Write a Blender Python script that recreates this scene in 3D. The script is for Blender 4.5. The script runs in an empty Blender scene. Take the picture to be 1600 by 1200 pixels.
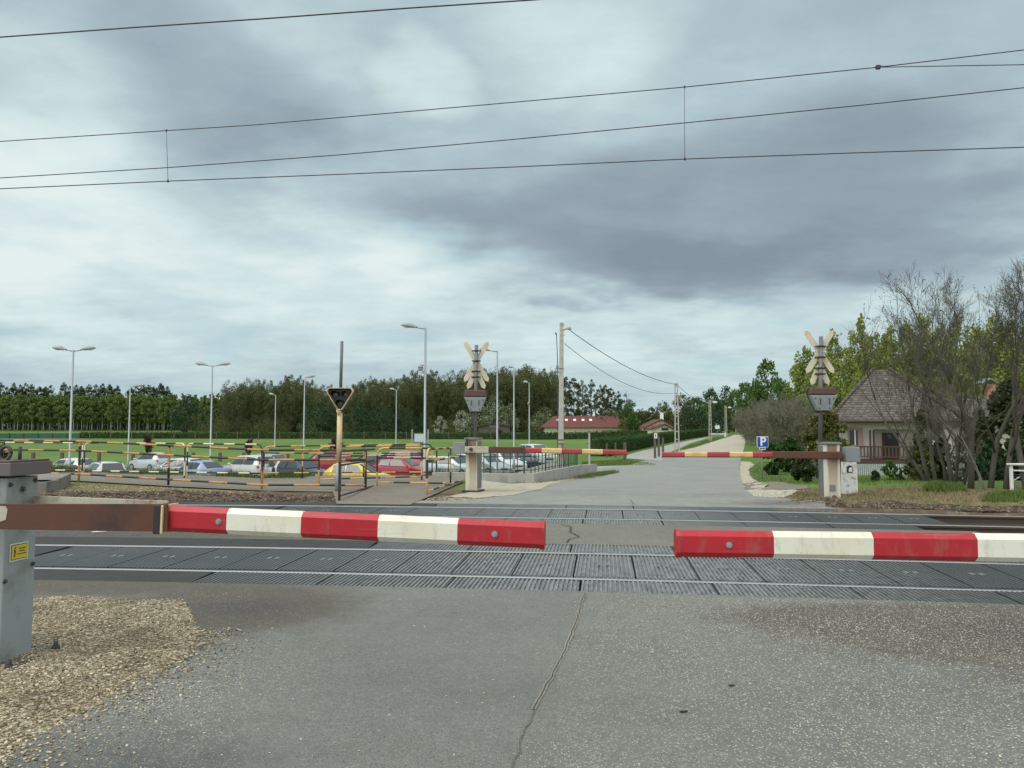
import bpy, math, random
import numpy as np
from mathutils import Vector, Matrix, noise as mnoise

random.seed(7); RNG = np.random.default_rng(11)
SC = bpy.context.scene
COL = SC.collection
R = math.radians

# ------------------------------------------------------------------ camera geometry
F = 1150.0; HOR = 668.0; CH = 1.5
PITCH = math.atan((HOR - 600) / F); CP, SP = math.cos(PITCH), math.sin(PITCH)
cam_d = bpy.data.cameras.new('camera'); cam = bpy.data.objects.new('camera', cam_d); COL.objects.link(cam)
cam.location = (0, 0, CH); cam.rotation_euler = (math.pi / 2 + PITCH, 0, 0)
cam_d.sensor_width = 36; cam_d.lens = F / 1600 * 36; cam_d.clip_start = 0.05; cam_d.clip_end = 6000
SC.camera = cam

def P(px, py, Y):
    """world point at distance Y ahead that the photograph shows at (px, py)"""
    a = (px - 800) / F; b = (600 - py) / F
    dy = CP - b * SP; dz = SP + b * CP
    t = Y / dy
    return Vector((a * t, Y, CH + dz * t))
def PX(px, Y, z):
    return (px - 800) / F * (Y * CP + (z - CH) * SP)

# ------------------------------------------------------------------ terrain
def sst(a, b, x):
    if a > b: return 1 - sst(b, a, x)
    t = min(1, max(0, (x - a) / (b - a))); return t * t * (3 - 2 * t)
def lerp_tab(tab, x):
    if x <= tab[0][0]: return tab[0][1]
    for (a, va), (b, vb) in zip(tab, tab[1:]):
        if x <= b: return va + (vb - va) * (x - a) / (b - a)
    return tab[-1][1]
TA, TB = 0.0045, 0.1148
def yo(x):
    c = max(-9, min(9, x))
    return -TB * c - TA * c * c + (-TB - 2 * TA * c) * (x - c)
def tang(x):
    c = max(-9, min(9, x)); return math.atan(-TB - 2 * TA * c)
def tv(x, y): return y - yo(x)
ZC = [(18, 0), (19.5, -.03), (28.5, -.43), (36, -.5), (50, -.58), (77, -.6), (105, -.35), (140, 0), (180, .15), (270, .5), (600, 1.0), (3000, 2)]
ZP = [(58, -1.85), (68, -1.7), (110, -1.35), (176, -1.1), (270, .5), (600, 1.0), (3000, 2)]
YD = [(-60, 34), (-30, 28.5), (-13.8, 24.4), (-7, 21.9), (-2.3, 22.7), (0.3, 22.6), (1.9, 28.5), (3.2, 34), (4, 46), (5, 60)]
def fbm(x, y, s, o=3):
    v = 0; a = 1
    for i in range(o):
        v += a * mnoise.noise(Vector((x * s, y * s, 3.7 + i * 9))); a *= .5; s *= 2.1
    return v
def terr(x, y):
    v = tv(x, y)
    zc = lerp_tab(ZC, y)
    yd = lerp_tab(YD, x)
    k = sst(yd, yd + 6.0, y)
    xa = 4.5 + max(0, y - 35) * .09 if y < 55 else 6.3 + (y - 55) * .367
    wd = 3 if y < 35 else 3 + (y - 35) * .25 if y < 55 else 8 + (y - 55) * .3
    w = sst(xa - wd, xa, x)
    zpk = lerp_tab(ZP, y)
    flat = sst(-2.6, .6, x)                # left of the road the bank stays level until it drops
    zn = zc * flat if y < 40 else zc
    z = (zn * (1 - k) + zpk * k) * (1 - w) + zc * w
    z -= .022
    if v < 6.0: return z - .03
    # rail bed
    if v < 14.7:
        bed = min(sst(6.1, 6.5, v), 1)
        bed *= 1 - sst(14.0, 14.5, v)
        return z - .03 - .27 * bed
    # soil and dry grass by the tracks
    d = v - 14.7
    if x < -2.0:
        m = sst(0, .4, d) * (1 - sst(1.6, 2.6, d)) * sst(3.5, 4.6, -x)
        z += m * (.05 + .07 * fbm(x, y, 1.3))
    if x > 5.2 and y < 27:
        m = sst(5.2, 6.6, x) * sst(0, .7, d) * (1 - sst(5.0, 8.5, d))
        z += m * (.08 + .10 * fbm(x, y, .7) + .12 * sst(8, 10, x))
    return z
def G(px, py, lift=0.0):
    a = (px - 800) / F; b = (600 - py) / F
    dy = CP - b * SP; dz = SP + b * CP
    y0 = 2.0; y = 2.0
    while y < 3000:
        t = y / dy
        if CH + dz * t <= terr(a * t, y): break
        y0 = y; y += .05 + y * .01
    lo, hi = y0, y
    for _ in range(24):
        m = (lo + hi) / 2; t = m / dy
        if CH + dz * t <= terr(a * t, m): hi = m
        else: lo = m
    t = hi / dy
    return Vector((a * t, hi, CH + dz * t + lift))
def G0(px, py, z=0.0):
    a = (px - 800) / F; b = (600 - py) / F
    dy = CP - b * SP; dz = SP + b * CP
    t = (z - CH) / dz
    return Vector((a * t, dy * t, z))
def on(x, y, lift=0.0): return Vector((x, y, terr(x, y) + lift))

# ------------------------------------------------------------------ materials
class NT:
    def __init__(s, m):
        m.use_nodes = True; s.t = m.node_tree; s.n = s.t.nodes; s.l = s.t.links
    def new(s, kind, **kw):
        n = s.n.new(kind)
        for k, v in kw.items(): setattr(n, k, v)
        return n
    def put(s, sock, v):
        if isinstance(v, bpy.types.NodeSocket): s.l.new(v, sock)
        elif v is not None:
            if hasattr(sock.default_value, '__len__') and not hasattr(v, '__len__'): v = (v, v, v, 1)[:len(sock.default_value)]
            if hasattr(v, '__len__') and len(v) == 3 and len(sock.default_value) == 4: v = (*v, 1)
            sock.default_value = v
    def math(s, op, a, b=None, c=None, clamp=False):
        n = s.new('ShaderNodeMath', operation=op, use_clamp=clamp)
        for i, q in enumerate((a, b, c)):
            if q is not None: s.put(n.inputs[i], q)
        return n.outputs[0]
    def mix(s, f, a, b, blend='MIX'):
        n = s.new('ShaderNodeMix', data_type='RGBA', blend_type=blend)
        s.put(n.inputs[0], f); s.put(n.inputs[6], a); s.put(n.inputs[7], b)
        return n.outputs[2]
    def noise(s, vec, scale, detail=3, rough=.55, out=0):
        n = s.new('ShaderNodeTexNoise'); s.put(n.inputs['Vector'], vec)
        n.inputs['Scale'].default_value = scale; n.inputs['Detail'].default_value = detail; n.inputs['Roughness'].default_value = rough
        return n.outputs[out]
    def voro(s, vec, scale, out='Distance', feature='F1'):
        n = s.new('ShaderNodeTexVoronoi', feature=feature); s.put(n.inputs['Vector'], vec); n.inputs['Scale'].default_value = scale
        return n.outputs[out]
    def ramp(s, f, stops):
        n = s.new('ShaderNodeValToRGB'); s.put(n.inputs[0], f)
        e = n.color_ramp.elements
        while len(e) < len(stops): e.new(.5)
        for q, (p, c) in zip(e, stops):
            q.position = p; q.color = (*c, 1) if hasattr(c, '__len__') else (c, c, c, 1)
        return n.outputs[0]
    def sm(s, x, a, b):
        n = s.new('ShaderNodeMapRange', interpolation_type='SMOOTHSTEP'); s.put(n.inputs[0], x)
        n.inputs[1].default_value = a; n.inputs[2].default_value = b
        return n.outputs[0]
    def vmath(s, op, a, b=None):
        n = s.new('ShaderNodeVectorMath', operation=op); s.put(n.inputs[0], a)
        if b is not None: s.put(n.inputs[1], b)
        return n.outputs[0]
    def bump(s, h, strength=.5, dist=.01):
        n = s.new('ShaderNodeBump'); s.put(n.inputs['Height'], h); n.inputs['Strength'].default_value = strength; n.inputs['Distance'].default_value = dist
        return n.outputs[0]
    def pos(s): return s.new('ShaderNodeNewGeometry').outputs['Position']
    def island(s): return s.new('ShaderNodeNewGeometry').outputs['Random Per Island']
    def orand(s): return s.new('ShaderNodeObjectInfo').outputs['Random']
    def obj(s): return s.new('ShaderNodeTexCoord').outputs['Object']
    def attr(s, name):
        n = s.new('ShaderNodeAttribute', attribute_name=name)
        q = s.new('ShaderNodeSeparateColor'); s.l.new(n.outputs['Color'], q.inputs[0]); return q.outputs
    def bsdf(s): return next(n for n in s.n if n.type == 'BSDF_PRINCIPLED')
M = {}
def newmat(name):
    m = bpy.data.materials.new(name); t = NT(m); M[name] = m
    return m, t, t.bsdf()
def paint(name, c, rough=.5, var=.12, dirt=None, dscale=3.0, damt=.5, bump=0, metal=0, bscale=40, coat=0):
    """painted / metal / concrete surface with slight tone variation and stains"""
    m, t, b = newmat(name)
    p = t.obj()
    n = t.noise(p, 2.2, 5, .6)
    c = tuple(c)
    lo = tuple(x * (1 - var) for x in c); hi = tuple(min(1, x * (1 + var)) for x in c)
    col = t.mix(n, lo, hi)
    if dirt:
        d = t.noise(p, dscale, 6, .65)
        col = t.mix(t.math('MULTIPLY', t.sm(d, .48, .68), damt), col, dirt)
    t.put(b.inputs['Base Color'], col)
    t.put(b.inputs['Roughness'], t.math('ADD', t.math('MULTIPLY', n, .25), rough - .12))
    b.inputs['Metallic'].default_value = metal
    b.inputs['Coat Weight'].default_value = coat
    if bump:
        t.put(b.inputs['Normal'], t.bump(t.noise(p, bscale, 4, .6), bump, .01))
    return m
def leafmat(name, c1, c2, c3=None, trans=.25, rough=.6):
    m, t, b = newmat(name)
    r = t.island(); o = t.orand()
    col = t.ramp(r, [(0, c1), (.6, c2), (1, c3 or c2)])
    col = t.mix(t.math('MULTIPLY', o, .35), col, t.mix(1.0, col, (.75, .62, .5), 'MULTIPLY'))
    t.put(b.inputs['Base Color'], col); b.inputs['Roughness'].default_value = rough
    b.inputs['Specular IOR Level'].default_value = .25
    tr = t.new('ShaderNodeBsdfTranslucent'); t.put(tr.inputs[0], t.mix(.4, col, (.12, .16, .02)))
    mx = t.new('ShaderNodeMixShader'); mx.inputs[0].default_value = trans
    out = next(n for n in t.n if n.type == 'OUTPUT_MATERIAL')
    t.l.new(b.outputs[0], mx.inputs[1]); t.l.new(tr.outputs[0], mx.inputs[2]); t.l.new(mx.outputs[0], out.inputs[0])
    return m

# ------------------------------------------------------------------ mesh builder
ORG = {}
class MB:
    def __init__(s): s.v = []; s.f = []; s.m = []; s.sm = []
    def add(s, vs, fs, mi=0, smooth=False):
        o = len(s.v); s.v.extend([tuple(q) for q in vs])
        for f in fs: s.f.append([o + i for i in f]); s.m.append(mi); s.sm.append(smooth)
        return s
    def box(s, c, size, rz=0, mi=0, mat=None):
        x, y, z = (q / 2 for q in size); mt = mat or (Matrix.Translation(c) @ Matrix.Rotation(rz, 4, 'Z'))
        vs = [mt @ Vector((a * x, b * y, d * z)) for d in (-1, 1) for b in (-1, 1) for a in (-1, 1)]
        return s.add(vs, [(0, 2, 3, 1), (4, 5, 7, 6), (0, 1, 5, 4), (2, 6, 7, 3), (0, 4, 6, 2), (1, 3, 7, 5)], mi)
    def loop_loft(s, rings, mi=0, cap=True, smooth=False, mis=None):
        n = len(rings[0]); o = len(s.v)
        for r in rings: s.v.extend([tuple(q) for q in r])
        for k in range(len(rings) - 1):
            for i in range(n):
                j = (i + 1) % n
                s.f.append([o + k * n + i, o + k * n + j, o + (k + 1) * n + j, o + (k + 1) * n + i]); s.m.append(mis[k] if mis else mi); s.sm.append(smooth)
        if cap:
            s.f.append([o + i for i in range(n)][::-1]); s.m.append(mis[0] if mis else mi); s.sm.append(False)
            e = o + (len(rings) - 1) * n
            s.f.append([e + i for i in range(n)]); s.m.append(mis[-1] if mis else mi); s.sm.append(False)
        return s
    def tube(s, pts, r, n=8, mi=0, cap=True, mis=None):
        pts = [Vector(p) for p in pts]; rr = r if hasattr(r, '__len__') else [r] * len(pts)
        rings = []; prev = None
        for i, p in enumerate(pts):
            d = (pts[min(i + 1, len(pts) - 1)] - pts[max(i - 1, 0)])
            if d.length < 1e-9: d = Vector((0, 0, 1))
            d.normalize()
            if prev is None:
                a = d.orthogonal().normalized()
            else:
                a = (prev - d * prev.dot(d))
                a = a.normalized() if a.length > 1e-6 else d.orthogonal().normalized()
            prev = a; b = d.cross(a)
            rings.append([p + (a * math.cos(2 * math.pi * k / n) + b * math.sin(2 * math.pi * k / n)) * rr[i] for k in range(n)])
        return s.loop_loft(rings, mi, cap, True, mis)
    def prism(s, outline, origin, ux, uy, th, mi=0):
        """flat outline (2D) in plane origin+ux,uy extruded by th along ux x uy"""
        ux = Vector(ux).normalized(); uy = Vector(uy).normalized(); nn = ux.cross(uy)
        A = [Vector(origin) + ux * a + uy * b for a, b in outline]; B = [q + nn * th for q in A]
        n = len(A)
        s.add(A + B, [list(range(n))[::-1], list(range(n, 2 * n))] + [(i, (i + 1) % n, n + (i + 1) % n, n + i) for i in range(n)], mi)
        return s
    def ell(s, c, rad, mi=0, nu=12, nv=8, mat=None, flatb=False):
        mt = mat or Matrix.Identity(4); c = Vector(c); rings = []
        for j in range(nv + 1):
            th = math.pi * j / nv; ring = []
            for i in range(nu):
                ph = 2 * math.pi * i / nu
                q = Vector((rad[0] * math.sin(th) * math.cos(ph), rad[1] * math.sin(th) * math.sin(ph), rad[2] * math.cos(th)))
                if flatb and q.z < 0: q.z *= .15
                ring.append(c + mt @ q)
            rings.append(ring)
        return s.loop_loft(rings[::-1], mi, False, True)
    def build(s, name, mats, parent=None, bevel=0, local=False, seg=2):
        me = bpy.data.meshes.new(name)
        org = Vector((0, 0, 0)) if (parent is None or local) else ORG.get(parent.name, Vector((0, 0, 0)))
        vs = [(a - org.x, b - org.y, c - org.z) for a, b, c in s.v]
        me.from_pydata(vs, [], s.f); me.update()
        me.polygons.foreach_set('material_index', s.m); me.polygons.foreach_set('use_smooth', s.sm)
        mats = mats if isinstance(mats, (list, tuple)) else [mats]
        for q in mats: me.materials.append(M[q] if isinstance(q, str) else q)
        o = bpy.data.objects.new(name, me); COL.objects.link(o)
        if parent: o.parent = parent; ORG[o.name] = org
        if bevel:
            b = o.modifiers.new('b', 'BEVEL'); b.width = bevel; b.segments = seg; b.limit_method = 'ANGLE'; b.harden_normals = False
        return o
def quick_mesh(name, verts, faces, mats, smooth=False, parent=None):
    """numpy verts (N,3), faces (K,3|4)"""
    me = bpy.data.meshes.new(name); k = faces.shape[1]
    me.vertices.add(len(verts)); me.vertices.foreach_set('co', np.asarray(verts, np.float32).ravel())
    me.loops.add(faces.size); me.loops.foreach_set('vertex_index', faces.astype(np.int32).ravel())
    me.polygons.add(len(faces)); me.polygons.foreach_set('loop_start', np.arange(0, faces.size, k, dtype=np.int32))
    me.polygons.foreach_set('use_smooth', np.full(len(faces), smooth))
    me.update(calc_edges=True); me.validate()
    for q in (mats if isinstance(mats, (list, tuple)) else [mats]): me.materials.append(M[q])
    return me
def mobj(name, me, parent=None):
    o = bpy.data.objects.new(name, me); COL.objects.link(o)
    if parent: o.parent = parent
    return o
def tag(o, label, cat, group=None, kind=None):
    o['label'] = label; o['category'] = cat
    if group: o['group'] = group
    if kind: o['kind'] = kind
    return o
def struct(o): o['kind'] = 'structure'; return o
def thing(name, label, cat, loc=(0, 0, 0), rz=0, group=None):
    o = bpy.data.objects.new(name, None); COL.objects.link(o); o.empty_display_size = .2
    o.location = loc; o.rotation_euler = (0, 0, rz); ORG[o.name] = Vector(loc)
    return tag(o, label, cat, group)
def copy_tree(o, parent=None):
    c = o.copy(); COL.objects.link(c)
    if parent: c.parent = parent
    for ch in list(o.children): copy_tree(ch, c)
    return c
def poly_sheet(name, pts, z, mat, zfun=None, thick=0):
    from mathutils.geometry import tessellate_polygon
    vs = [Vector((p[0], p[1], z if zfun is None else zfun(p[0], p[1]) + z)) for p in pts]
    tris = tessellate_polygon([[Vector((v.x, v.y, 0)) for v in vs]])
    mb = MB(); fs = []
    for t in tris:
        a, b, c = (vs[i] for i in t)
        fs.append(tuple(t) if (b - a).cross(c - a).z > 0 else tuple(t)[::-1])
    mb.add(vs, fs)
    return mb.build(name, mat)
def strip(name, pairs, mat, lift=.012, nu=10, step=1.0, jit=0):
    """ground-hugging strip between left and right points (x,y)"""
    rows = []
    for (a0, b0), (a1, b1) in zip(pairs, pairs[1:]):
        n = max(1, int(max((Vector(a1[:2]) - Vector(a0[:2])).length, (Vector(b1[:2]) - Vector(b0[:2])).length) / step))
        for k in range(n):
            f = k / n
            rows.append((Vector(a0[:2]).lerp(Vector(a1[:2]), f), Vector(b0[:2]).lerp(Vector(b1[:2]), f)))
    rows.append((Vector(pairs[-1][0][:2]), Vector(pairs[-1][1][:2])))
    mb = MB(); vs = []
    for a, b in rows:
        for i in range(nu + 1):
            q = a.lerp(b, i / nu)
            if jit and i in (0, nu): q += (a - b).normalized() * (1 if i == 0 else -1) * jit * (mnoise.noise(Vector((q.x * 1.6, q.y * 1.6, 3))) + .6 * mnoise.noise(Vector((q.x * 5, q.y * 5, 7))))
            vs.append((q.x, q.y, terr(q.x, q.y) + lift))
    fs = [(r * (nu + 1) + i, r * (nu + 1) + i + 1, (r + 1) * (nu + 1) + i + 1, (r + 1) * (nu + 1) + i) for r in range(len(rows) - 1) for i in range(nu)]
    mb.add(vs, fs, 0, True)
    return mb.build(name, mat)

# ================================================================== SKY AND LIGHT
SUN_EL, SUN_AZ = R(54), R(-118)      # azimuth from +Y towards +X
w = bpy.data.worlds.new('World'); SC.world = w; t = NT(w)
bg = next(n for n in t.n if n.type == 'BACKGROUND')
sky = t.new('ShaderNodeTexSky', sky_type='NISHITA'); sky.sun_disc = False
sky.sun_elevation = SUN_EL; sky.sun_rotation = SUN_AZ; sky.altitude = 100; sky.air_density = 1.0; sky.dust_density = 1.5
d = t.new('ShaderNodeTexCoord').outputs['Generated']
sx = t.new('ShaderNodeSeparateXYZ'); t.l.new(d, sx.inputs[0]); dx, dy, dz = sx.outputs
az = t.math('ARCTAN2', dx, dy); el = t.math('ARCSINE', dz)
# cloud deck seen in perspective
zz = t.math('ADD', t.math('MAXIMUM', dz, 0.0), .16)
cx = t.new('ShaderNodeCombineXYZ'); t.put(cx.inputs[0], t.math('DIVIDE', dx, zz)); t.put(cx.inputs[1], t.math('DIVIDE', dy, zz)); cx.inputs[2].default_value = 2.3
deck = cx.outputs[0]
wn = t.new('ShaderNodeTexNoise'); t.put(wn.inputs['Vector'], deck); wn.inputs['Scale'].default_value = 1.5; wn.inputs['Detail'].default_value = 4
wc = t.new('ShaderNodeSeparateColor'); t.l.new(wn.outputs['Color'], wc.inputs[0])
azw = t.math('ADD', az, t.math('MULTIPLY', t.math('SUBTRACT', wc.outputs[0], .5), .38))
elw = t.math('ADD', el, t.math('MULTIPLY', t.math('SUBTRACT', wc.outputs[1], .5), .20))
def skyblob(px, py, rx, ry, pw=1.0, soft=0.0, tilt=0.0):
    """smooth patch of cloud centred on the direction of (px,py), radii in degrees"""
    v = P(px, py, 100) - Vector((0, 0, CH)); a0 = math.atan2(v.x, v.y); e0 = math.asin(v.normalized().z)
    a = t.math('SUBTRACT', azw, a0); e = t.math('SUBTRACT', elw, e0)
    if tilt: e = t.math('SUBTRACT', e, t.math('MULTIPLY', a, tilt))
    a = t.math('DIVIDE', a, R(rx)); e = t.math('DIVIDE', e, R(ry))
    q = t.math('ADD', t.math('MULTIPLY', a, a), t.math('MULTIPLY', e, e))
    return t.math('MULTIPLY', t.sm(q, 1.0, soft), pw)
f1 = t.noise(deck, 1.1, 6, .55); f2 = t.noise(deck, 3.0, 6, .58)
b = t.math('ADD', t.math('MULTIPLY', t.math('SUBTRACT', f1, .5), .55), .632)
b = t.math('ADD', b, t.math('MULTIPLY', t.math('SUBTRACT', f2, .5), .34))
st_ = t.vmath('MULTIPLY', deck, (1.0, 1.9, 1.0)); f3 = t.noise(st_, 5.5, 6, .62)
b = t.math('ADD', b, t.math('MULTIPLY', t.math('SUBTRACT', f3, .5), t.math('MULTIPLY', .20, t.sm(b, .35, .65))))
for (px, py, rx, ry, pw, tl) in ((1120, 340, 27, 7.2, -.31, .04), (820, 290, 17, 5, -.12, 0), (1480, 290, 16, 8, -.16, .1), (1020, 408, 17, 3.2, -.20, 0),
                             (270, 120, 11, 7.5, -.24, -.3), (450, 210, 12, 4, -.10, 0), (720, 330, 9, 3, -.10, 0), (1250, 130, 20, 6, -.06, 0),
                             (600, 100, 5, 4.0, .20, 0), (900, 60, 12, 5, .17, 0), (40, 330, 12, 8, .26, 0), (150, 430, 22, 7, .10, 0), (520, 395, 14, 4, .13, 0), (620, 480, 24, 5, .09, 0),
                             (1350, 480, 22, 4.5, .08, 0), (20, 150, 8, 7, .12, 0), (1000, 500, 14, 3.2, .10, 0), (690, 400, 10, 3, .14, 0)):
    b = t.math('ADD', b, skyblob(px, py, rx, ry, pw, 0.0, tl))
b = t.math('ADD', b, t.math('MULTIPLY', t.sm(el, .34, 0), .08))
cl = t.ramp(b, [(.10, (.256, .324, .386)), (.36, (.342, .432, .500)), (.60, (.470, .600, .655)), (.82, (.675, .825, .835)), (1.0, (.83, .94, .93))])
# extra sky gain overhead and behind the viewer, unseen, added to light the fronts
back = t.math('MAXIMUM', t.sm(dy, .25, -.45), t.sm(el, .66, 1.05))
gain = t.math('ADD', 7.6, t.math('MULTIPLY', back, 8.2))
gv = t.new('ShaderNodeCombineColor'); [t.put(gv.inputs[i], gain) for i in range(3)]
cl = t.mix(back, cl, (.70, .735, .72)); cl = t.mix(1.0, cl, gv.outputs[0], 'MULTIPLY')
# thin places let the blue of the clear sky through
thin = t.math('MULTIPLY', t.sm(t.noise(deck, 1.9, 4, .5), .52, .72), t.sm(b, .45, .70))
skc = t.mix(1.0, sky.outputs[0], (.55, .62, .72), 'MULTIPLY')
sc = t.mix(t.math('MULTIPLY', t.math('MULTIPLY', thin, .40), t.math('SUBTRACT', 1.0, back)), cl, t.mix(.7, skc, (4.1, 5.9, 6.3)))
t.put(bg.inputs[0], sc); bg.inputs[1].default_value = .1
sun_d = bpy.data.lights.new('sun', 'SUN'); sun_d.energy = 1.5; sun_d.angle = R(45); sun_d.color = (1, .965, .90)
sun = bpy.data.objects.new('sun', sun_d); COL.objects.link(sun)
sv = Vector((math.sin(SUN_AZ) * math.cos(SUN_EL), math.cos(SUN_AZ) * math.cos(SUN_EL), math.sin(SUN_EL)))
sun.rotation_euler = sv.to_track_quat('Z', 'Y').to_euler()
SC.view_settings.view_transform = 'Standard'; SC.view_settings.look = 'None'; SC.view_settings.exposure = 0.28; SC.view_settings.gamma = 1
SC.cycles.max_bounces = 6; SC.cycles.diffuse_bounces = 3; SC.cycles.glossy_bounces = 3; SC.cycles.transmission_bounces = 4; SC.cycles.transparent_max_bounces = 6

# ================================================================== MATERIALS
def ground_materials():
    m, t, b = newmat('ground'); p = t.pos(); a = t.attr('kind')   # R dry soil, G dry grass, B car-park gravel
    n1 = t.noise(p, .35, 5, .6); n2 = t.noise(p, 3.0, 5, .65); n3 = t.noise(p, 22, 3, .6); n4 = t.noise(p, .045, 3, .5)
    grass = t.mix(n2, (.066, .118, .028), (.120, .190, .048))
    grass = t.mix(t.sm(n4, .38, .62), grass, t.mix(n1, (.088, .150, .036), (.145, .210, .058)))
    grass = t.mix(t.sm(n1, .55, .75), grass, (.150, .215, .055))
    dry = t.mix(n3, (.10, .080, .045), (.30, .235, .135)); dry = t.mix(t.sm(n2, .45, .66), dry, (.085, .115, .030))
    soil = t.mix(n3, (.045, .033, .024), (.165, .125, .088)); soil = t.mix(t.sm(n2, .5, .7), soil, (.21, .165, .115))
    grav = t.mix(n3, (.15, .145, .13), (.30, .285, .25))
    jit = t.math('MULTIPLY', t.math('SUBTRACT', n2, .5), .8)
    def msk(s): return t.sm(t.math('ADD', s, jit), .35, .65)
    col = t.mix(msk(a[1]), grass, dry); col = t.mix(msk(a[0]), col, soil); col = t.mix(msk(a[2]), col, grav)
    t.put(b.inputs['Base Color'], col); b.inputs['Roughness'].default_value = .95; b.inputs['Specular IOR Level'].default_value = .15
    t.put(b.inputs['Normal'], t.bump(t.math('ADD', n3, t.math('MULTIPLY', n2, 1.5)), .8, .05))

    def asphalt(name, base, amp=.25, stone=.5, stone_amt=.45, sc=95, brown=(.078, .064, .047)):
        m, t, b = newmat(name); p = t.pos(); a = t.attr('stain')
        n1 = t.noise(p, .55, 5, .62); n2 = t.noise(p, 5, 5, .65); n3 = t.noise(p, 85, 4, .75); n5 = t.noise(p, 26, 4, .7); n6 = t.noise(p, 1.1, 6, .68)
        col = t.mix(n1, tuple(x * (1 - amp) for x in base), tuple(x * (1 + amp) for x in base))
        col = t.mix(t.math('MULTIPLY', t.sm(n2, .42, .70), .28), col, tuple(x * .62 for x in base))
        vd = t.voro(p, sc); vc = t.new('ShaderNodeTexVoronoi'); t.put(vc.inputs['Vector'], p); vc.inputs['Scale'].default_value = sc
        s1 = t.new('ShaderNodeSeparateColor'); t.l.new(vc.outputs['Color'], s1.inputs[0])
        pick = t.math('MULTIPLY', t.sm(s1.outputs[0], .66, .70), t.sm(vd, .48, .30))
        worn = t.math('ADD', t.math('MULTIPLY', t.sm(n1, .35, .7), .55), t.math('MULTIPLY', a[2], .9))
        col = t.mix(t.math('MULTIPLY', t.sm(n3, .30, .72), .62), col, tuple(x * .38 for x in base))
        col = t.mix(t.math('MULTIPLY', t.sm(n5, .45, .70), .30), col, tuple(min(1, x * 1.55) for x in base))
        col = t.mix(t.math('MULTIPLY', t.sm(n6, .42, .62), .42), col, tuple(x * .58 for x in base))
        br = t.math('MULTIPLY', t.sm(t.math('ADD', a[0], t.math('MULTIPLY', t.math('SUBTRACT', n2, .5), .7)), .2, .95), .78)
        col = t.mix(br, col, brown)
        col = t.mix(t.math('MULTIPLY', t.sm(t.math('ADD', a[1], t.math('MULTIPLY', t.math('SUBTRACT', n2, .5), .35)), .2, .9), .6), col, (.045, .047, .048))
        col = t.mix(t.math('MULTIPLY', t.math('MULTIPLY', pick, worn), stone_amt, clamp=True), col, t.mix(s1.outputs[1], (.34, .31, .24), (.66, .62, .52)))
        dk = t.math('MULTIPLY', t.sm(s1.outputs[0], .16, .12), t.sm(vd, .5, .3))
        col = t.mix(t.math('MULTIPLY', dk, .5), col, (.035, .037, .038))
        t.put(b.inputs['Base Color'], col)
        t.put(b.inputs['Roughness'], t.math('ADD', .72, t.math('MULTIPLY', n2, .2)))
        b.inputs['Specular IOR Level'].default_value = .35
        t.put(b.inputs['Normal'], t.bump(t.math('ADD', t.math('MULTIPLY', t.sm(vd, .55, .1), .8), n3), .7, .006))
    asphalt('asphalt_near', (.190, .194, .178), .2, .5, .9)
    asphalt('asphalt_mid', (.19, .18, .152), .25, .5, .6)
    asphalt('asphalt_far', (.285, .29, .272), .12, .5, .25, 60)
    asphalt('asphalt_path', (.225, .195, .16), .15, .4, .3, 60, (.13, .07, .05))
    asphalt('asphalt_dark', (.046, .048, .048), .25, .2, .15)
    asphalt('sandy_road', (.50, .455, .365), .15, .5, .35, 30)
    asphalt('lane', (.38, .375, .35), .12, .5, .3, 40)
    m, t, b = newmat('cream_gravel'); p = t.pos()
    n = t.noise(p, 26, 4, .7); n2 = t.noise(p, 2.4, 5, .6)
    col = t.mix(n, (.24, .215, .16), (.52, .475, .37)); col = t.mix(t.sm(n2, .52, .72), col, t.mix(n, (.13, .115, .09), (.26, .235, .19)))
    t.put(b.inputs['Base Color'], col); b.inputs['Roughness'].default_value = .95; t.put(b.inputs['Normal'], t.bump(n, .8, .02))
    m, t, b = newmat('gravel_bed'); p = t.pos()
    vd = t.voro(p, 55); vc = t.voro(p, 55, 'Color'); s1 = t.new('ShaderNodeSeparateColor'); t.l.new(vc, s1.inputs[0])
    col = t.ramp(s1.outputs[0], [(0, (.10, .085, .06)), (.5, (.25, .205, .135)), (1, (.46, .40, .29))])
    col = t.mix(t.sm(t.noise(p, 2.2, 5, .6), .5, .7), col, t.mix(s1.outputs[1], (.09, .07, .045), (.22, .17, .10)))
    t.put(b.inputs['Base Color'], col); b.inputs['Roughness'].default_value = .9; t.put(b.inputs['Normal'], t.bump(t.sm(vd, .6, .0), 1.0, .012))
ground_materials()
m, t, b = newmat('pebble'); r = t.island()
t.put(b.inputs['Base Color'], t.mix(t.sm(t.noise(t.pos(), 1.6, 4, .6), .50, .68), t.ramp(r, [(0, (.06, .05, .035)), (.25, (.185, .138, .075)), (.55, (.325, .268, .17)), (.8, (.45, .385, .265)), (1, (.60, .54, .40))]), t.ramp(r, [(0, (.07, .055, .04)), (.6, (.20, .145, .085)), (1, (.32, .25, .16))])))
b.inputs['Roughness'].default_value = .8
m, t, b = newmat('chip'); r = t.island()
t.put(b.inputs['Base Color'], t.ramp(r, [(0, (.16, .155, .14)), (.5, (.36, .335, .275)), (1, (.60, .57, .48))])); b.inputs['Roughness'].default_value = .75
m, t, b = newmat('clod'); r = t.island()
t.put(b.inputs['Base Color'], t.ramp(r, [(0, (.028, .020, .015)), (.5, (.065, .045, .033)), (.85, (.14, .10, .07)), (1, (.24, .19, .13))])); b.inputs['Roughness'].default_value = .95
m, t, b = newmat('grass_blade'); r = t.island()
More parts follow.
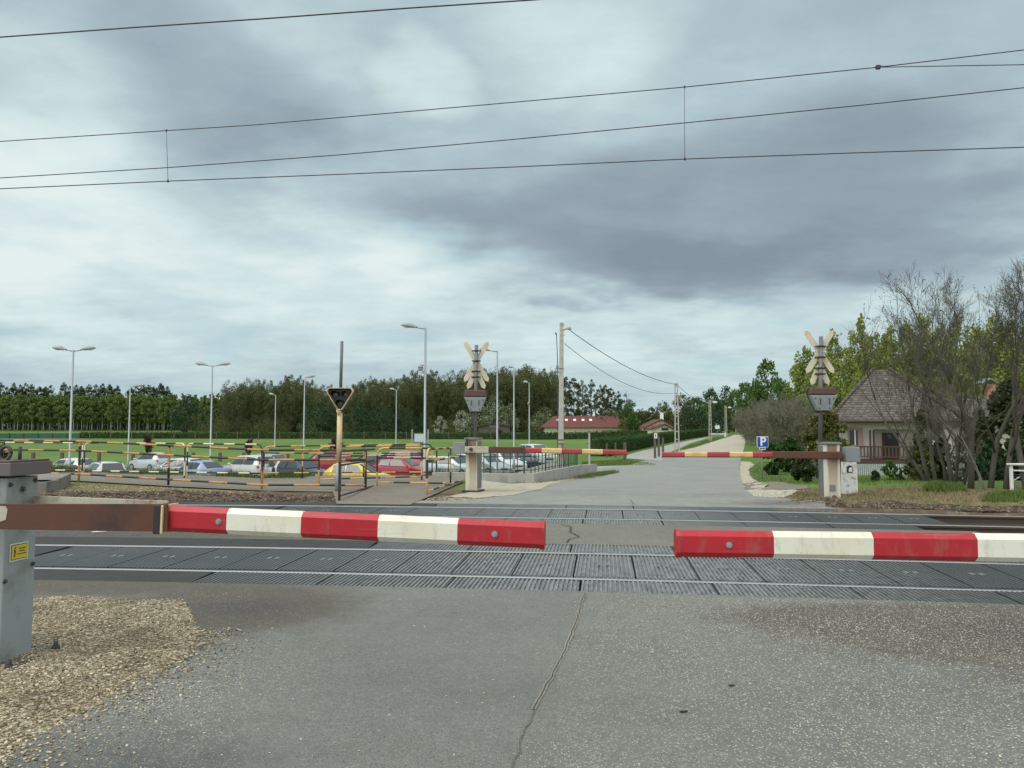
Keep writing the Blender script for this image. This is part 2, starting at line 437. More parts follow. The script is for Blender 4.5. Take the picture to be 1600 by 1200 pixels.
t.put(b.inputs['Base Color'], t.ramp(r, [(0, (.040, .078, .016)), (.5, (.080, .135, .028)), (.85, (.130, .185, .045)), (1, (.22, .21, .09))])); b.inputs['Roughness'].default_value = .6; b.inputs['Specular IOR Level'].default_value = .2
m, t, b = newmat('dry_blade'); r = t.island()
t.put(b.inputs['Base Color'], t.ramp(r, [(0, (.12, .09, .05)), (.6, (.26, .20, .115)), (.8, (.36, .29, .17)), (1, (.09, .14, .03))])); b.inputs['Roughness'].default_value = .8
# crossing rubber: real ribs in the mesh, here only tone and wear
m, t, b = newmat('crossing_rubber'); p = t.pos(); n1 = t.noise(p, .9, 5, .6); n2 = t.noise(p, 9, 4, .6)
xx = t.new('ShaderNodeSeparateXYZ'); t.l.new(p, xx.inputs[0])
worn = t.math('MULTIPLY', t.sm(t.math('ABSOLUTE', t.math('SUBTRACT', xx.outputs[0], .9)), 4.2, 1.0), .85)    # the strip the wheels polish
col = t.mix(n1, (.044, .048, .049), (.082, .088, .088)); col = t.mix(t.math('MULTIPLY', worn, t.sm(n2, .25, .7)), col, (.245, .252, .245))
col = t.mix(t.math('MULTIPLY', t.sm(n1, .55, .75), .45), col, (.11, .095, .075))
t.put(b.inputs['Base Color'], col); t.put(b.inputs['Roughness'], t.math('ADD', .30, t.math('MULTIPLY', n2, .2))); b.inputs['Specular IOR Level'].default_value = .55
m, t, b = newmat('worn_mark'); b.inputs['Base Color'].default_value = (.15, .16, .155, 1); b.inputs['Roughness'].default_value = .5
m, t, b = newmat('rail_steel'); b.inputs['Metallic'].default_value = 1.0; b.inputs['Base Color'].default_value = (.46, .47, .46, 1); b.inputs['Roughness'].default_value = .36
paint('rail_rust', (.060, .042, .032), .8, .3)
paint('crack', (.045, .043, .040), .95); paint('crack_edge', (.235, .225, .185), .9, .35, (.13, .125, .11), 30, .9, .6, bscale=120)
paint('arm_red', (.37, .007, .016), .46, .08, (.28, .010, .018), 2.5, .5)
paint('arm_white', (.66, .66, .56), .45, .06, (.60, .50, .33), 1.6, .45)
for nm_ in ('arm_red', 'arm_white'):
    t = NT(M[nm_]); b = t.bsdf(); src = b.inputs['Base Color'].links[0].from_socket; p = t.obj()
    sc_ = t.noise(t.vmath('MULTIPLY', p, (2.5, 2.5, 150)), 1.0, 3, .6); gr = t.noise(t.vmath('MULTIPLY', p, (14, 14, 5)), 1.0, 5, .7); sp = t.noise(p, 90, 2, .5)
    c_ = t.mix(t.math('MULTIPLY', t.sm(gr, .50, .75), .34), src, (.20, .17, .13)); c_ = t.mix(t.math('MULTIPLY', t.sm(sc_, .66, .72), .45), c_, (.30, .25, .22)); c_ = t.mix(t.math('MULTIPLY', t.sm(sp, .70, .76), .6), c_, (.10, .08, .07))
    t.put(b.inputs['Base Color'], c_)
paint('faded_red', (.30, .035, .040), .55, .2, (.20, .04, .035), 3, .6)
paint('faded_yellow', (.56, .385, .17), .6, .12, (.38, .22, .10), 4, .6)
paint('rust', (.088, .033, .019), .75, .35, (.030, .018, .018), 1.5, .85, .25)
paint('rusty_white', (.40, .37, .30), .7, .2, (.15, .06, .03), 4, .9, .2)
paint('cabinet', (.262, .295, .300), .5, .10, (.150, .150, .125), 2.2, .9)
paint('lid_metal', (.115, .100, .098), .6, .2, (.09, .055, .05), 3, .6)
paint('bolt', (.10, .10, .10), .5, .2, metal=.7); paint('sign_yellow', (.56, .43, .05), .55); paint('black', (.012, .012, .013), .6); paint('ink', (.035, .032, .02), .7)
paint('pale_frame', (.58, .56, .46), .6)
m, t, b = newmat('pedestal'); p = t.obj(); sx_ = t.new('ShaderNodeSeparateXYZ'); t.l.new(p, sx_.inputs[0])
stv = t.new('ShaderNodeCombineXYZ'); t.put(stv.inputs[0], t.math('MULTIPLY', sx_.outputs[0], 9)); t.put(stv.inputs[1], t.math('MULTIPLY', sx_.outputs[1], 9)); t.put(stv.inputs[2], t.math('MULTIPLY', sx_.outputs[2], 1.6))
stn = t.noise(stv.outputs[0], 1.0, 5, .6); ctr = t.sm(t.math('ABSOLUTE', t.math('ADD', sx_.outputs[0], .01)), .19, .02)
low = t.sm(sx_.outputs[2], .18, 1.0)
k_ = t.sm(t.math('ADD', t.math('MULTIPLY', ctr, .75), t.math('MULTIPLY', t.math('SUBTRACT', stn, .5), .9)), .28, .60); k_ = t.math('MULTIPLY', k_, t.math('ADD', .35, t.math('MULTIPLY', low, .6)))
bc_ = t.mix(t.noise(p, 4, 5, .6), (.50, .475, .39), (.62, .595, .50)); t.put(b.inputs['Base Color'], t.mix(k_, bc_, t.mix(t.noise(p, 14, 4, .6), (.13, .07, .03), (.27, .18, .09)))); b.inputs['Roughness'].default_value = .65
paint('pedestal_side', (.16, .17, .165), .6, .15)
paint('grey_box', (.20, .225, .235), .55, .12, (.16, .13, .10), 3, .5)
paint('mast_grey', (.135, .135, .140), .5, .12, (.09, .075, .07), 5, .5)
paint('cross_back', (.56, .52, .40), .6, .1, (.55, .36, .12), 3.2, .75)
paint('dark_iron', (.035, .034, .035), .6, .2)
paint('sleeve_black', (.022, .015, .014), .7, .4); paint('hood_rust', (.085, .045, .035), .6, .3)
paint('whitewash', (.66, .66, .63), .8, .06, (.10, .10, .10), 9, .85, .3)
paint('cream_post', (.60, .46, .27), .6, .1, (.36, .20, .09), 4, .6)
paint('galv', (.27, .30, .32), .45, .08, metal=.3); paint('lamp_grey', (.29, .30, .31), .5, .1)
m, t, b = newmat('lens'); b.inputs['Base Color'].default_value = (.10, .12, .14, 1); b.inputs['Roughness'].default_value = .1
m, t, b = newmat('lamp_glass'); b.inputs['Base Color'].default_value = (.55, .58, .58, 1); b.inputs['Roughness'].default_value = .15
paint('barrier_yellow', (.60, .37, .13), .55, .14, (.30, .14, .06), 5, .7); paint('barrier_black', (.022, .021, .020), .55, .3)
paint('barrier_orange', (.45, .225, .075), .6, .2, (.18, .07, .03), 5, .7); paint('barrier_cream', (.68, .60, .42), .55, .08, (.35, .22, .1), 6, .4)
paint('barrier_dark', (.060, .042, .034), .6, .35, (.20, .11, .06), 4, .6)
paint('concrete', (.34, .335, .31), .85, .12, (.20, .19, .17), 2.5, .6, .3); paint('old_concrete', (.20, .185, .165), .9, .2, (.09, .08, .07), 2.2, .7, .5)
paint('pole_concrete', (.40, .385, .345), .85, .12, (.24, .23, .205), 1.4, .6, .3)
paint('fence_green', (.012, .052, .040), .5, .15); paint('wood_post', (.105, .090, .070), .9, .25, bump=.3)
paint('wire', (.035, .035, .040), .5); paint('wire_copper', (.045, .035, .032), .5)
paint('sign_blue', (.012, .065, .36), .45, .05); paint('sign_white', (.74, .75, .74), .45, .04); paint('sign_red', (.50, .02, .02), .5)
paint('board_grey', (.42, .50, .50), .5, .15, (.62, .66, .64), 14, .8)
paint('house_wall', (.60, .53, .50), .85, .05, (.44, .38, .33), .8, .4, .15); paint('pink_frame', (.35, .215, .17), .7)
paint('dark_wood', (.075, .040, .030), .65, .25); paint('cream_wall', (.62, .57, .45), .85, .06); paint('brick', (.34, .17, .11), .85, .2, (.50, .45, .38), 4, .5)
m, t, b = newmat('window_glass'); b.inputs['Base Color'].default_value = (.05, .065, .07, 1); b.inputs['Roughness'].default_value = .08; b.inputs['Specular IOR Level'].default_value = .7
m, t, b = newmat('car_glass'); b.inputs['Base Color'].default_value = (.03, .04, .045, 1); b.inputs['Roughness'].default_value = .05; b.inputs['Specular IOR Level'].default_value = .8
paint('tyre', (.020, .020, .021), .85); paint('rim', (.34, .35, .36), .35, metal=.7); paint('trim', (.028, .029, .030), .6)
m, t, b = newmat('tail_red'); b.inputs['Base Color'].default_value = (.45, .012, .012, 1); b.inputs['Roughness'].default_value = .12
m, t, b = newmat('headlamp'); b.inputs['Base Color'].default_value = (.62, .66, .68, 1); b.inputs['Roughness'].default_value = .08
def roofmat(name, c1, c2, c3, rows, cols):
    m, t, b = newmat(name); p = t.obj(); s = t.new('ShaderNodeSeparateXYZ'); t.l.new(p, s.inputs[0])
    br = t.new('ShaderNodeTexBrick'); u = t.new('ShaderNodeCombineXYZ')
    t.put(u.inputs[0], t.math('ADD', s.outputs[0], t.math('MULTIPLY', s.outputs[1], .31))); t.put(u.inputs[1], s.outputs[2])
    t.l.new(u.outputs[0], br.inputs['Vector']); br.inputs['Scale'].default_value = 1; br.inputs['Brick Width'].default_value = cols; br.inputs['Row Height'].default_value = rows
    br.inputs['Mortar Size'].default_value = rows * .16; br.inputs['Mortar Smooth'].default_value = .6
    br.inputs['Color1'].default_value = (*c1, 1); br.inputs['Color2'].default_value = (*c2, 1); br.inputs['Mortar'].default_value = (*(q * .35 for q in c1), 1)
    col = t.mix(t.math('MULTIPLY', t.sm(t.noise(p, 5, 5, .7), .52, .7), .75), br.outputs[0], c3)
    t.put(b.inputs['Base Color'], col); b.inputs['Roughness'].default_value = .85; t.put(b.inputs['Normal'], t.bump(t.math('MULTIPLY', br.outputs['Fac'], -1), .8, .03))
roofmat('roof_old', (.066, .058, .048), (.115, .102, .086), (.19, .175, .145), .112, .26)
roofmat('roof_red', (.135, .038, .034), (.16, .046, .040), (.12, .042, .036), .25, .5)
leafmat('leaf_plantation', (.100, .158, .042), (.155, .222, .064), (.20, .265, .080))
leafmat('leaf_forest', (.056, .074, .026), (.090, .110, .040), (.13, .14, .056), .2)
leafmat('leaf_back', (.022, .050, .014), (.040, .075, .020), (.055, .09, .026), .15)
leafmat('leaf_dark', (.013, .038, .018), (.026, .062, .026), (.045, .085, .034), .15)
leafmat('leaf_pale', (.075, .115, .055), (.14, .19, .10), (.42, .45, .38))
leafmat('leaf_mid', (.045, .098, .022), (.080, .155, .034), (.13, .21, .055))
leafmat('leaf_yellow', (.185, .245, .055), (.275, .335, .082), (.35, .405, .12), .40)
leafmat('leaf_olive', (.050, .060, .018), (.085, .095, .028), (.12, .125, .04))
leafmat('leaf_conifer', (.016, .030, .010), (.034, .052, .015), (.060, .078, .022), .1)
leafmat('leaf_topiary', (.045, .060, .012), (.105, .112, .022), (.17, .155, .035), .15)
leafmat('leaf_hedge', (.016, .050, .010), (.030, .082, .016), (.050, .115, .024), .15)
leafmat('leaf_plum', (.045, .018, .018), (.075, .028, .026), (.10, .05, .04), .15)
leafmat('leaf_blossom', (.05, .085, .025), (.30, .32, .24), (.60, .62, .52), .15)
leafmat('leaf_young', (.075, .095, .030), (.11, .135, .045), (.15, .175, .065), .3)
leafmat('leaf_bud', (.10, .105, .040), (.15, .145, .055), (.19, .18, .08), .2)
paint('bark', (.075, .066, .054), .9, .3, (.12, .115, .09), 5, .5, .4); paint('bark_pale', (.30, .30, .25), .85, .25); paint('bark_dark', (.038, .034, .028), .9, .3)
paint('twig', (.165, .155, .118), .9, .25); paint('twig_dark', (.078, .073, .056), .9, .3)

# ================================================================== GROUND, ROADS, CROSSING
def ground():
    xs = list(np.arange(-34, 34.01, .45)); g = 34
    while g < 2600: g *= 1.14; xs += [g]; xs.insert(0, -g)
    ys = [-30, -15, -8, -4] + list(np.arange(0, 13.5, .5)) + list(np.arange(13.6, 20, .16)) + list(np.arange(20, 46, .45)); g = 46
    while g < 3200: g *= 1.045; ys.append(g)
    nx, ny = len(xs), len(ys)
    V = np.array([(x, y, terr(x, y)) for y in ys for x in xs])
    ii, jj = np.meshgrid(np.arange(nx - 1), np.arange(ny - 1)); a = (jj * nx + ii).ravel()
    Fc = np.stack([a, a + 1, a + nx + 1, a + nx], 1)
    me = quick_mesh('ground', V, Fc, 'ground', True)
    at = me.color_attributes.new('kind', 'FLOAT_COLOR', 'POINT'); c = np.zeros((len(V), 4), np.float32); c[:, 3] = 1
    for i, (x, y, z) in enumerate(V):
        v = tv(x, y); d = v - 14.7
        if v < 14.9: c[i, 0] = 1
        elif x < 0:
            yd = lerp_tab(YD, x)
            c[i, 0] = (1 - sst(1.6, 3.2, d)) ; c[i, 1] = .8 * (1 - sst(2.5, 7, d))
            if y > yd + 4 and y < 70 and x > -60: c[i, 2] = 1 - sst(63, 67, y)
        else:
            c[i, 0] = 1 - sst(.1, .75, d) if x > 5 else 1 - sst(.3, 3, d)
            c[i, 1] = 1 - sst(2.6, 5.2, d) if x > 4 else .9 * (1 - sst(7, 13, d))
            yd = lerp_tab(YD, x)
            if y > yd + 4 and y < 70 and x < 3: c[i, 2] = 1 - sst(63, 67, y)
    at.data.foreach_set('color', c.ravel())
    struct(mobj('ground', me))
ground()
def stain_sheet(name, pts_fn, us, vs, mat, stain):
    """grid sheet; pts_fn(u,v)->(x,y,z); stain(x,y)->(brown,dark,stony)"""
    V = np.array([pts_fn(u, v) for v in vs for u in us]); nx, ny = len(us), len(vs)
    ii, jj = np.meshgrid(np.arange(nx - 1), np.arange(ny - 1)); a = (jj * nx + ii).ravel()
    me = quick_mesh(name, V, np.stack([a, a + 1, a + nx + 1, a + nx], 1), mat, True)
    at = me.color_attributes.new('stain', 'FLOAT_COLOR', 'POINT'); c = np.ones((len(V), 4), np.float32)
    for i, (x, y, z) in enumerate(V): c[i, :3] = stain(x, y)
    at.data.foreach_set('color', c.ravel())
    return struct(mobj(name, me))
def gb(x, y, c, rx, ry, tilt=0):
    dx, dy = x - c[0], y - c[1] - tilt * (x - c[0]); q = (dx / rx) ** 2 + (dy / ry) ** 2
    return math.exp(-q)
V1, V2, V3, V4 = 7.518, 9.011, 12.41, 13.88         # the four rails, measured across the crossing
A_ = [G0(380, 950), G0(150, 912), G0(1560, 985), G0(1380, 960), G0(1600, 1060)]
SM = [G0(px, py) for px, py in ((715, 960), (733, 1015), (765, 1045), (790, 1085), (830, 1122), (900, 1150), (985, 1185))]
def near_stain_vignette(x, y):
    br = 1.35 * gb(x, y, A_[0], 1.0, .85) + 1.1 * gb(x, y, A_[1], 1.6, .6) + 1.35 * gb(x, y, A_[2], 1.7, .75) + .8 * gb(x, y, A_[3], 1.4, .35) + .35 * gb(x, y, A_[4], .8, .7)
    dk = sum(.38 * gb(x, y, q, .11, .13) for q in SM) + .45 * sst(2.2, 4.6, x) + .35 * sst(4.0, 2.9, y) * (.4 + abs(x) * .3) + .25 * sst(-.6, -2.2, x) + .5 * gb(x, y, A_[0], .7, .4) + .4 * gb(x, y, A_[2], 1, .4) + .35 * gb(x, y, (-1.6, 3.3), .7, .6)  # smudges and dark patches, plus a vignette painted in towards sides and near edge
    off = x - (.64 + .187 * (y - 6.71)); st = sst(-.03, .12, off) * .55 + sst(.2, 1.6, x) * .45 + .8 * gb(x, y, (-1.9, 4.4), .7, 1.0) - .2 * gb(x, y, (-.4, 5), .9, 1.5)
    return (br, dk, max(0, st))
us = np.arange(-12, 12.01, .16); vs = np.concatenate([np.arange(-6, 1.5, .5), np.linspace(1.5, 6.925, 44)])
stain_sheet('asphalt_road', lambda u, v: (u, v + yo(u) * sst(1.5, 5, v), .006 * fbm(u, v, .8) * (1 - sst(6.2, 6.8, v))), us, vs, 'asphalt_near', near_stain_vignette)
def track_slab(name, u0, u1, v0, v1, mat, zt=0.0, stain=lambda x, y: (0, 0, 0), h=.2):
    us = np.linspace(u0, u1, max(2, int((u1 - u0) / .25))); vs = np.linspace(v0, v1, max(2, int((v1 - v0) / .2) + 1))
    V = [(u, v + yo(u), zt) for v in vs for u in us]; nx, ny = len(us), len(vs)
    F_ = [(j * nx + i, j * nx + i + 1, (j + 1) * nx + i + 1, (j + 1) * nx + i) for j in range(ny - 1) for i in range(nx - 1)]
    edge = list(range(nx)) + [j * nx + nx - 1 for j in range(1, ny)] + [(ny - 1) * nx + i for i in range(nx - 2, -1, -1)] + [j * nx for j in range(ny - 2, 0, -1)]
    o = len(V); V += [(V[i][0], V[i][1], zt - h) for i in edge]; n = len(edge)
    me = bpy.data.meshes.new(name); me.from_pydata(V, [], F_ + [(edge[(k + 1) % n], edge[k], o + k, o + (k + 1) % n) for k in range(n)]); me.materials.append(M[mat])
    at = me.color_attributes.new('stain', 'FLOAT_COLOR', 'POINT'); c = np.ones((len(V), 4), np.float32)
    for i, q in enumerate(V): c[i, :3] = stain(q[0], q[1])
    at.data.foreach_set('color', c.ravel())
    return struct(mobj(name, me))
UR = 6.7
track_slab('asphalt_between_tracks', -9.5, UR, V2 + .69, V3 - .665, 'asphalt_mid', -.002, lambda x, y: (sst(-1.5, -4.5, x) * .0 + (.75 if x < -2.4 else .25 * sst(2, 5, x) + .2), .8 * sst(2.6, 4.5, -x), .6))
# rubber crossing panels: one mesh per row kind, ribs are real
def panel_mesh(name, w, l, pitch=.031, mark=True):
    n = int(round(w / pitch)); pitch = w / n; V = []; Fs = []; top, dep = 0.0, -.015
    prof = []
    for k in range(n):
        x = -w / 2 + k * pitch
        prof += [(x + .001 if k == 0 else x, top), (x + pitch * .46, top), (x + pitch * .55, dep), (x + pitch * .91, dep)]
    prof.append((w / 2, top))
    ins = .018
    for x, z in prof: V += [(x, 0, z), (x, l, z)]
    Fs = [(2 * i, 2 * i + 2, 2 * i + 3, 2 * i + 1) for i in range(len(prof) - 1)]
    o = len(V); V += [(-w / 2, 0, -.16), (w / 2, 0, -.16), (w / 2, l, -.16), (-w / 2, l, -.16)]
    e = len(prof) - 1
    Fs += [tuple([o] + [o + 1] + [2 * i for i in range(e, -1, -1)]), tuple([o + 2, o + 3] + [2 * i + 1 for i in range(0, e + 1)]), (o + 1, o + 2, 2 * e + 1, 2 * e), (o + 3, o, 0, 1)]
    mi = [0] * len(Fs)
    if mark:
        for s in (-1, 1):
            c = s * .045; b0 = len(V)
            for (x, y) in ((-.02, -.05), (.024, -.035), (.02, .05), (-.024, .035)): V.append((c + x, l * .52 + y, .0035))
            for (x, y) in ((-.02, -.05), (.024, -.035), (.02, .05), (-.024, .035)): V.append((c + x, l * .52 + y, -.01))
            Fs += [(b0, b0 + 1, b0 + 2, b0 + 3)] + [(b0 + (i + 1) % 4, b0 + i, b0 + 4 + i, b0 + 4 + (i + 1) % 4) for i in range(4)]; mi += [1] * 5
    me = bpy.data.meshes.new(name); me.from_pydata(V, [], Fs); me.materials.append(M['crossing_rubber']); me.materials.append(M['worn_mark']); me.polygons.foreach_set('material_index', mi)
    return me
def panel_row(u0, u1, v0, v1, step, u_ref, mark, label, group):
    me = panel_mesh('crossing_panel', step - .010, v1 - v0, .0445, mark)
    k0 = math.ceil((u0 - u_ref) / step); k1 = math.floor((u1 - u_ref) / step)
    for k in range(k0, k1):
        u = u_ref + (k + .5) * step
        o = mobj('crossing_panel', me); a = tang(u)
        o.location = (u + math.sin(-a) * 0 - 0, v0 + yo(u), -.001 * ((k * 7) % 3)); o.rotation_euler = (0, 0, a)
        tag(o, label, 'crossing panel', group)
    return u_ref + k0 * step - .006
e0 = panel_row(-5.62, UR, V1 + .105, V2 - .105, .622, .62, True, 'ribbed grey rubber panel between the rails of the nearer track', 'centre panels of the nearer track')
e1 = panel_row(-3.2, UR, V1 - .585, V1 - .045, 1.244, .62, False, 'narrow ribbed rubber panel on the near edge of the nearer track', 'outer panels at the near edge')
e2 = panel_row(-3.0, UR, V2 + .045, V2 + .68, 1.244, .70, False, 'ribbed rubber panel just beyond the nearer track, beside the cracked asphalt', 'panels behind the nearer track')
e3 = panel_row(-4.4, UR + .4, V3 + .105, V4 - .105, .622, .60, True, 'smooth grey rubber panel between the rails of the farther track', 'centre panels of the farther track')
e4 = panel_row(-2.0, UR, V3 - .655, V3 - .045, 1.244, 1.1, False, 'rubber panel in front of the farther track', 'panels before the farther track')
e5 = panel_row(-2.0, UR - 1, V4 + .045, V4 + .655, 1.244, 1.0, False, 'rubber panel on the far side of the farther track', 'panels behind the farther track')
track_slab('dark_asphalt', -10.5, e0, V1 + .10, V2 - .10, 'asphalt_dark')
track_slab('dark_asphalt_strip', -10.5, e1, V1 - .585, V1 - .05, 'asphalt_dark')
track_slab('dark_asphalt_strip', -10.5, e2, V2 + .05, V2 + .685, 'asphalt_dark', -.002)
track_slab('dark_asphalt_strip', -9.5, e3, V3 + .10, V4 - .10, 'asphalt_dark')
track_slab('dark_asphalt_strip', -9.5, e4, V3 - .66, V3 - .05, 'asphalt_dark')
track_slab('dark_asphalt_strip', -9.5, e5, V4 + .05, V4 + .66, 'asphalt_dark', -.003)
def rail(v, label):
    sec = [(-.035, 0), (-.036, -.012), (-.034, -.035), (-.010, -.048), (-.009, -.13), (-.062, -.15), (-.062, -.165), (.062, -.165), (.062, -.15), (.009, -.13), (.010, -.048), (.034, -.035), (.036, -.012), (.035, 0), (.024, .006), (-.024, .006)]
    us = np.arange(-46, 46.1, .5); rings = []
    for u in us:
        a = tang(u); y = v + yo(u)
        rings.append([Vector((u - math.sin(a) * s, y + math.cos(a) * s, z - .005)) for s, z in sec])
    mb = MB(); mb.loop_loft(rings, 0, True, False)
    n = len(sec); k = 0
    for j in range(len(rings) - 1):
        for i in range(n):
            mb.m[k] = 0 if i in (13, 14, 15) else 1; k += 1
    tag(mb.build('rail', ['rail_steel', 'rail_rust']), label, 'rail')
rail(V1, 'shiny steel rail nearest the viewer, set in rubber panels')
rail(V2, 'steel rail second from the viewer, passing under the red and white barrier arms')
rail(V3, 'steel rail third from the viewer, first of the farther track')
rail(V4, 'steel rail farthest from the viewer, beside the soil bank')

# road beyond the tracks
def gp(px, py): return tuple(G(px, py))[:2]
track_slab('road_apron', -2.3, 6.0, V4 + .664, 15.05, 'asphalt_far', .001, lambda x, y: (.35 * sst(2.5, 5.5, x) + .15, .1, .3))
road_pairs = [((-1.9, 14.80 + yo(-1.9)), (5.9, 14.80 + yo(5.9)))] + [(gp(*a), gp(*b)) for a, b in (((742, 782), (1290, 783)), ((800, 774), (1178, 776)), ((838, 764), (1163, 764)), ((872, 752), (1159, 752)),
    ((900, 742), (1156, 742)), ((915, 734), (1156, 734)), ((985, 727), (1156, 727)), ((1006, 720), (1157, 720)), ((1036, 712), (1159, 712)), ((1062, 705), (1161, 705)), ((1086, 699), (1163, 699)),
    ((1108, 692), (1164, 692)), ((1126, 686.5), (1164, 686.5)), ((1142, 682), (1163, 682)), ((1147, 679.5), (1161, 679.5)))]
o = struct(strip('far_road', road_pairs[9:], 'sandy_road', .016, 14, .8)); o = struct(strip('road', road_pairs[:10], 'asphalt_far', .016, 14, .8))
def add_stain(o, fn):
    me = o.data; at = me.color_attributes.new('stain', 'FLOAT_COLOR', 'POINT'); c = np.ones((len(me.vertices), 4), np.float32)
    for i, q in enumerate(me.vertices): c[i, :3] = fn(q.co.x, q.co.y)
    at.data.foreach_set('color', c.ravel())
pb = G(1250, 785)
add_stain(o, lambda x, y: (.18 * (1 - sst(14.6, 16.0, tv(x, y))) + .9 * gb(x, y, pb, 1.6, .7), .15 * (1 - sst(15, 17, tv(x, y))), .5 - .4 * sst(15.5, 17, tv(x, y)) + .5 * sst(60, 95, y)))
def ln(pairs): return [(gp(*a), gp(*b)) for a, b in pairs]
o = struct(strip('lane', ln((((978, 717), (1034, 721)), ((981, 711), (1038, 712)), ((1004, 704.5), (1056, 703)), ((1045, 695.5), (1078, 693)), ((1080, 688), (1100, 686.5)), ((1107, 683), (1117, 681.3)), ((1125, 679.6), (1133, 678.8)))), 'lane', .030, 5, .8)); add_stain(o, lambda x, y: (0, 0, .3))
mb = [gp(*q) for q in ((892, 743.5), (905, 731), (940, 729), (987, 726.5), (1010, 727), (990, 735), (935, 742))]
def fan(name, pts, mat, lift, sub=10):
    c = Vector((sum(p[0] for p in pts) / len(pts), sum(p[1] for p in pts) / len(pts))); n = len(pts)
    b = MB(); vs = [(c.x, c.y, terr(c.x, c.y) + lift)]; fs = []
    ring = []
    for i in range(n):
        for k in range(9):
            q = Vector(pts[i]).lerp(Vector(pts[(i + 1) % n]), k / 9); w_ = .16 * mnoise.noise(Vector((q.x * 2.1, q.y * 2.1, 6))) + .10 * mnoise.noise(Vector((q.x * 6, q.y * 6, 2))); ring.append(q + (q - c).normalized() * w_)
    m_ = len(ring)
    for s in range(1, sub + 1):
        for q in ring:
            r = c.lerp(q, s / sub); vs.append((r.x, r.y, terr(r.x, r.y) + lift))
    for i in range(m_):
        fs.append((0, 1 + i, 1 + (i + 1) % m_))
        for s in range(sub - 1):
            a = 1 + s * m_ + i; bb = 1 + s * m_ + (i + 1) % m_; fs.append((a, a + m_, bb + m_, bb))
    fs = [f if ((Vector(vs[f[1]]) - Vector(vs[f[0]])).cross(Vector(vs[f[2]]) - Vector(vs[f[0]])).z > 0) else f[::-1] for f in fs]
    b.add(vs, fs, 0, True); return b.build(name, mat)
o = struct(fan('side_entrance', mb, 'lane', .010)); add_stain(o, lambda x, y: (0, 0, .3))
o = struct(fan('gravel_shoulder', [gp(*q) for q in ((700, 777), (735, 770), (752, 751), (800, 757), (866, 752), (915, 745), (880, 753), (846, 765), (800, 775), (745, 780))], 'cream_gravel', .022))
o = struct(fan('gravel_edge', [gp(*q) for q in ((1160, 777), (1163, 766), (1200, 763), (1243, 766), (1228, 776), (1185, 780))], 'cream_gravel', .012))
o = struct(strip('sandy_edge', ln((((1163, 764), (1200, 765)), ((1158, 752), (1184, 753)), ((1156, 742), (1172, 742)), ((1156, 734), (1170, 733)), ((1156, 727), (1180, 727)), ((1157, 721), (1172, 722)))), 'cream_gravel', .014, 5, .25, .16))
o = struct(strip('driveway', ln((((1164, 767), (1164, 757)), ((1185, 764), (1180, 752.5)), ((1230, 765.5), (1230, 757)), ((1262, 765), (1262, 760)))), 'asphalt_path', .020, 5, .2, .12)); add_stain(o, lambda x, y: (.1, .2, .3))
# footpath that comes down to the crossing
fp = [(-260, 735), (0, 747), (125, 752), (263, 760), (409, 767), (520, 769), (526, 788), (640, 789.5), (676, 774), (725, 752), (722, 747), (677, 744), (600, 743), (497, 744), (407, 748), (289, 741), (128, 736), (0, 731), (-260, 722)]
o = struct(poly_sheet('footpath', [tuple(G0(a, b, .0))[:2] for a, b in fp], .010, 'asphalt_path')); add_stain(o, lambda x, y: (0, 0, .2))
# cracks
def crack(pts, wd, name='crack', edge=None, z=.010):
    rows = []
    pts = [Vector((*p[:2], 0)) for p in pts]; fine = []
    for a, b in zip(pts, pts[1:]):
        n = max(2, int((b - a).length / .035))
        for k in range(n): fine.append(a.lerp(b, k / n))
    fine.append(pts[-1])
    def ribbon(nm, w_, mat, zz, jit):
        V = []
        for i, p in enumerate(fine):
            dd = (fine[min(i + 1, len(fine) - 1)] - fine[max(0, i - 1)]).normalized(); nn = Vector((-dd.y, dd.x, 0))
            off = jit * mnoise.noise(Vector((p.x * 9, p.y * 9, 1))); ww = w_ * (.45 + .9 * abs(mnoise.noise(Vector((p.x * 14, p.y * 14, 5)))) + .2)
            V += [p + nn * (off + ww) + Vector((0, 0, zz)), p + nn * (off - ww) + Vector((0, 0, zz))]
        b = MB(); b.add(V, [(2 * i, 2 * i + 1, 2 * i + 3, 2 * i + 2) for i in range(len(fine) - 1)]); struct(b.build(nm, mat))
    if edge: ribbon(name + '_edge', edge, 'crack_edge', z - .003, .02)
    ribbon(name, wd, 'crack', z, .02)
crack([G0(914, 927), G0(905, 955), G0(895, 985), G0(884, 1015), G0(868, 1050), G0(846, 1085), G0(834, 1110)], .004, 'crack', .017)
crack([G0(834, 1112), G0(815, 1160), G0(800, 1200), G0(780, 1260)], .0016, 'crack', .005)
crack([G0(874, 819), G0(893, 824), G0(890, 831), G0(905, 839), G0(889, 843), G0(886, 848)], .012)
crack([G0(1340, 1012), G0(1460, 1025), G0(1590, 1048)], .004)
crack([G0(985, 782), G0(990, 790)], .008, z=.03)
crack([G0(845, 772), G0(960, 774), G0(1160, 775)], .010, z=.03)

